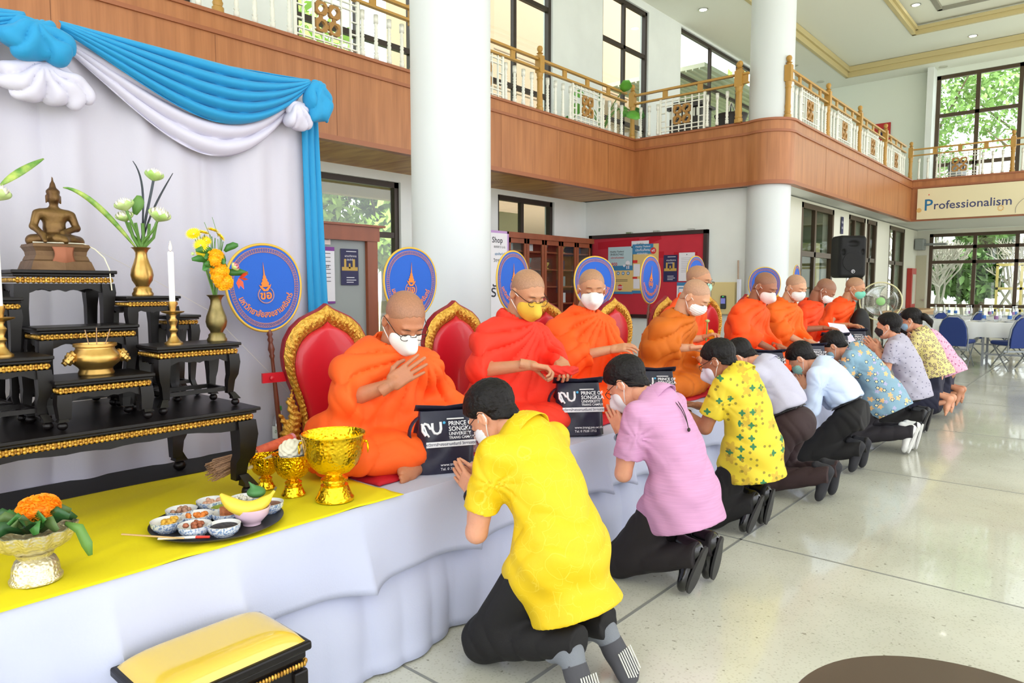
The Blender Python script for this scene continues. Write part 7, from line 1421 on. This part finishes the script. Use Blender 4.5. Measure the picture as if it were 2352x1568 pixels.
def bchair(x, y, yaw, lb):
    global chp
    if chp: t = copy_tree(chp); t.location = (x, y, 0); t.rotation_euler = (0, 0, yaw); t['label'] = lb; return
    t = thing('banquet_chair', lb, 'chair', (x, y, 0), yaw, 'blue banquet chairs')   # faces local +y
    b = MB(); O = [(-.2, .38), (-.21, .55), (-.2, .7), (-.15, .82), (-.07, .875), (.07, .875), (.15, .82), (.2, .7), (.21, .55), (.2, .38)]; b.prism(O, .035, frame((0, -.2, 0), (1, 0, 0), (0, -.14, 1), (0, 1, 0))); obj('backrest', b, bluef, t, loc=(0, 0, 0), bevel=.01)
    b = MB(); b.tube([(x_*1.05, -.21-(z_-.38)*.14, z_+(.02 if z_ > .85 else 0)) for x_, z_ in [(-.2, .3)]+O+[(.2, .3)]], .011, 8); obj('back_frame', b, steel, t, smooth=True, loc=(0, 0, 0))
    obj('seat', nets(rbox((0, .02, .45), (.22, .22, .035), .03), (-.25, -.23, .4), (.25, .27, .5), .015), bluef, t, smooth=True, loc=(0, 0, 0))
    for sx_ in (-1, 1):
        b = MB(); b.tube([(sx_*.2, -.18, .42), (sx_*.21, .2, .02)], .011, 6); obj('leg', b, steel, t, loc=(0, 0, 0), smooth=True); b = MB(); b.tube([(sx_*.2, .2, .42), (sx_*.22, -.26, .0)], .011, 6); obj('leg', b, steel, t, loc=(0, 0, 0), smooth=True)
    b = MB(); b.box(-.2, .2, -.1, -.07, .3, .33); obj('stretcher', b, steel, t, loc=(0, 0, 0)); b = MB(); puttext(b, 'มหาวิทยาลัยสงขลานครินทร์', .025, frame((0, -.262, .77), (1, 0, 0), (0, -.14, 1), (0, -1, 0))); obj('back_print', b, bagw, t, loc=(0, 0, 0)); chp = t
bchair(-2.02, 14.2, -.12, 'blue banquet chair with its back to the camera, nearest the kneeling people'); bchair(-1.25, 14.3, .7, 'blue banquet chair half under the nearest dining table at the right edge')
for i, (x, lb) in enumerate(((-3.5, 'leftmost'), (-2.85, 'second'), (-2.2, 'third'), (-1.55, 'fourth'))): bchair(x, 16.25, PI*.5-.5, '%s of the blue chairs in profile between the dining tables' % lb)
# bottles, plates and glasses on the dining tables
bb = MB().lathe([(.03, 0), (.032, .01), (.032, .14), (.012, .19), (.012, .205)], (0, 0, 0), 10); bm_ = _mesh('dining_bottle', bb.v, bb.f); bm_.materials.append(pet); lbm = MB().lathe([(.033, .05), (.033, .11)], (0, 0, 0), 10, caps=False); lbms = []
for c_, nme in (((70, 120, 200), 'b'), ((232, 236, 240), 'w'), ((150, 110, 160), 'p')): q = _mesh('dlabel', lbm.v, lbm.f); q.materials.append(mat('dining_label_'+nme, c_, .5)); lbms.append(q)
cpm = MB().lathe([(.015, .2), (.015, .222), (.001, .223)], (0, 0, 0), 8); cpm = _mesh('dcap', cpm.v, cpm.f); cpm.materials.append(mat('cap_white', (236, 238, 242), .5))
glm = MB().lathe([(.022, 0), (.032, .11), (.029, .11), (.02, .008), (.001, .008)], (0, 0, 0), 10); glm = _mesh('dglass', glm.v, glm.f); glm.materials.append(pet)
plm = MB().lathe([(.05, 0), (.055, .006), (.1, .018), (.098, .02), (.05, .01), (.001, .009)], (0, 0, 0), 18); plm = _mesh('dplate', plm.v, plm.f); plm.materials.append(mat('plate_white', (236, 238, 240), .2))
ORD = ['first', 'second', 'third', 'fourth', 'fifth', 'sixth', 'seventh', 'eighth', 'ninth', 'tenth', 'eleventh', 'twelfth', 'thirteenth', 'fourteenth', 'fifteenth', 'sixteenth', 'seventeenth']
rg = random.Random(12); tops = [(-1.85, .4, 14.6, 15.3, 'nearest dining table'), (-3.2, -2.1, 14.8, 15.45, 'dining table behind the blue chair'), (-3.0, .4, 17.05, 17.75, 'farther dining table')]
cols = ['blue', 'white', 'violet']
for ti, (x0, x1, y0, y1, tn) in enumerate(tops):
    n = int((x1-x0)/.2); ts = [(a, b_) for a in range(n) for b_ in (0, 1, 2)]
    for (a, b_) in ts:
        x = x0+(a+.5)*(x1-x0)/n+rg.uniform(-.03, .03); y = y0+.12+(y1-y0-.24)*b_/2+rg.uniform(-.03, .03); kind = 'plate' if (a+b_) % 2 == 0 and b_ != 1 else ('glass' if (a*3+b_) % 4 == 0 else 'bottle'); z = .7755
        if ti == 1 and kind != 'plate': continue
        if kind == 'bottle':
            k = rg.choice([0, 0, 1, 1, 2]); t = thing('water_bottle', 'small %s-labelled bottle, %s from the left end, %s row, %s' % (cols[k], ORD[a], ['front', 'middle', 'back'][b_], tn), 'bottle', (x, y, z), group='water bottles on the '+tn); linkm('body', bm_, t); linkm('label_band', lbms[k], t); linkm('cap', cpm, t)
        else:
            o = bpy.data.objects.new('dinner_plate' if kind == 'plate' else 'drinking_glass', plm if kind == 'plate' else glm); COL.objects.link(o); o.location = (x, y, z); props(o, '%s %s from the left end, %s row, %s' % ('white plate' if kind == 'plate' else 'clear glass', ORD[a], ['front', 'middle', 'back'][b_], tn), kind, kind+'s on the '+tn)
# ---------------------------------------------------------------- things on the balcony
def potplant(x, y, z, lb, s=1.):
    t = thing('potted_plant', lb, 'plant', (x, y, z), world=True); part('pot', MB().lathe([(.11*s, 0), (.15*s, .26*s), (.14*s, .26*s), (.12*s, .2*s), (.001, .2*s)], (x, y, z), 20), mat('pot_white', (214, 212, 204), .5), t, smooth=40)
    for i in range(9):
        a = i*.75; L = .5*s; P = bez((x, y, z+.2*s), (x+.1*s*math.cos(a), y+.1*s*math.sin(a), z+.5*s), (x+.25*s*math.cos(a), y+.25*s*math.sin(a), z+(.6+.06*(i % 4))*s), (x+.42*s*math.cos(a), y+.42*s*math.sin(a), z+(.45+.09*(i % 5))*s), 8)
        b = MB(); b.tube(P, .008*s, 5); part('stalk', b, stemm, t); e = P[-1]; d = (P[-1]-P[-3]).normalized(); blade(t, 'leaf', [e, e+d*.06*s, e+d*.14*s, e+d*.2*s+Vector((0, 0, -.03))], .085*s, leafg if i % 2 else mat('leaf_fresh', (96, 168, 60), .4))
potplant(-6.35, 9.6, 3.6, 'leafy plant behind the balcony corner post', 1.1)
t = thing('carved_cabinet', 'dark carved cabinet standing behind the short railing bay', 'cabinet', (-5.2, 10.9, 3.6), world=True); dkw = mat('dark_wood', (46, 38, 38), .4); part('body', MB().box(-5.75, -5.2, 10.7, 11.1, 3.6, 4.3), dkw, t); part('top', MB().box(-5.8, -5.15, 10.65, 11.15, 4.3, 4.34).box(-5.7, -5.25, 10.7, 11.1, 4.34, 4.42), dkw, t)
b = MB()
for k in range(9): b.box(-5.74+k*.06, -5.71+k*.06, 10.68, 10.7, 4.15, 4.28)
part('fretwork', b, whitep, t)
t = thing('kettle_stand', 'dark round stand with metalwork behind the gold ornaments', 'stand', (-4.85, 10.8, 3.6), world=True); part('drum', MB().lathe([(.28, 0), (.3, .1), (.22, .4), (.26, .5), (.001, .52)], (-4.75, 10.85, 3.6), 24), dkw, t, smooth=40); b = MB()
for k in range(3): b.tube([(-4.75+.3*math.cos(k*2.1), 10.85+.3*math.sin(k*2.1), 3.6), (-4.75, 10.85, 4.3)], .012, 6)
part('rod', b, chrome, t)
t = thing('framed_board', 'red framed board on the upper end wall', 'board', (-4.94, 20.98, 5.3), world=True); part('red_frame', MB().box(-5.14, -4.74, 20.96, 20.99, 5.3, 5.75), mat('frame_red_bright', (190, 40, 40), .5), t); part('dark_panel', MB().box(-5.04, -4.84, 20.945, 20.96, 5.38, 5.6), npur, t)
t = thing('pedestal_machine', 'dark pedestal machine behind the end balcony railing', 'machine', (-3.0, 19, 3.6), world=True); part('body', MB().lathe([(.2, 0), (.22, .3), (.18, .34), (.2, .6), (.12, .64)], (-2.9, 19.2, 3.6), 20), steel, t, smooth=40); part('head', MB().box(-3.05, -2.75, 19.05, 19.3, 4.05, 4.28), dkw, t, bevel=.02)
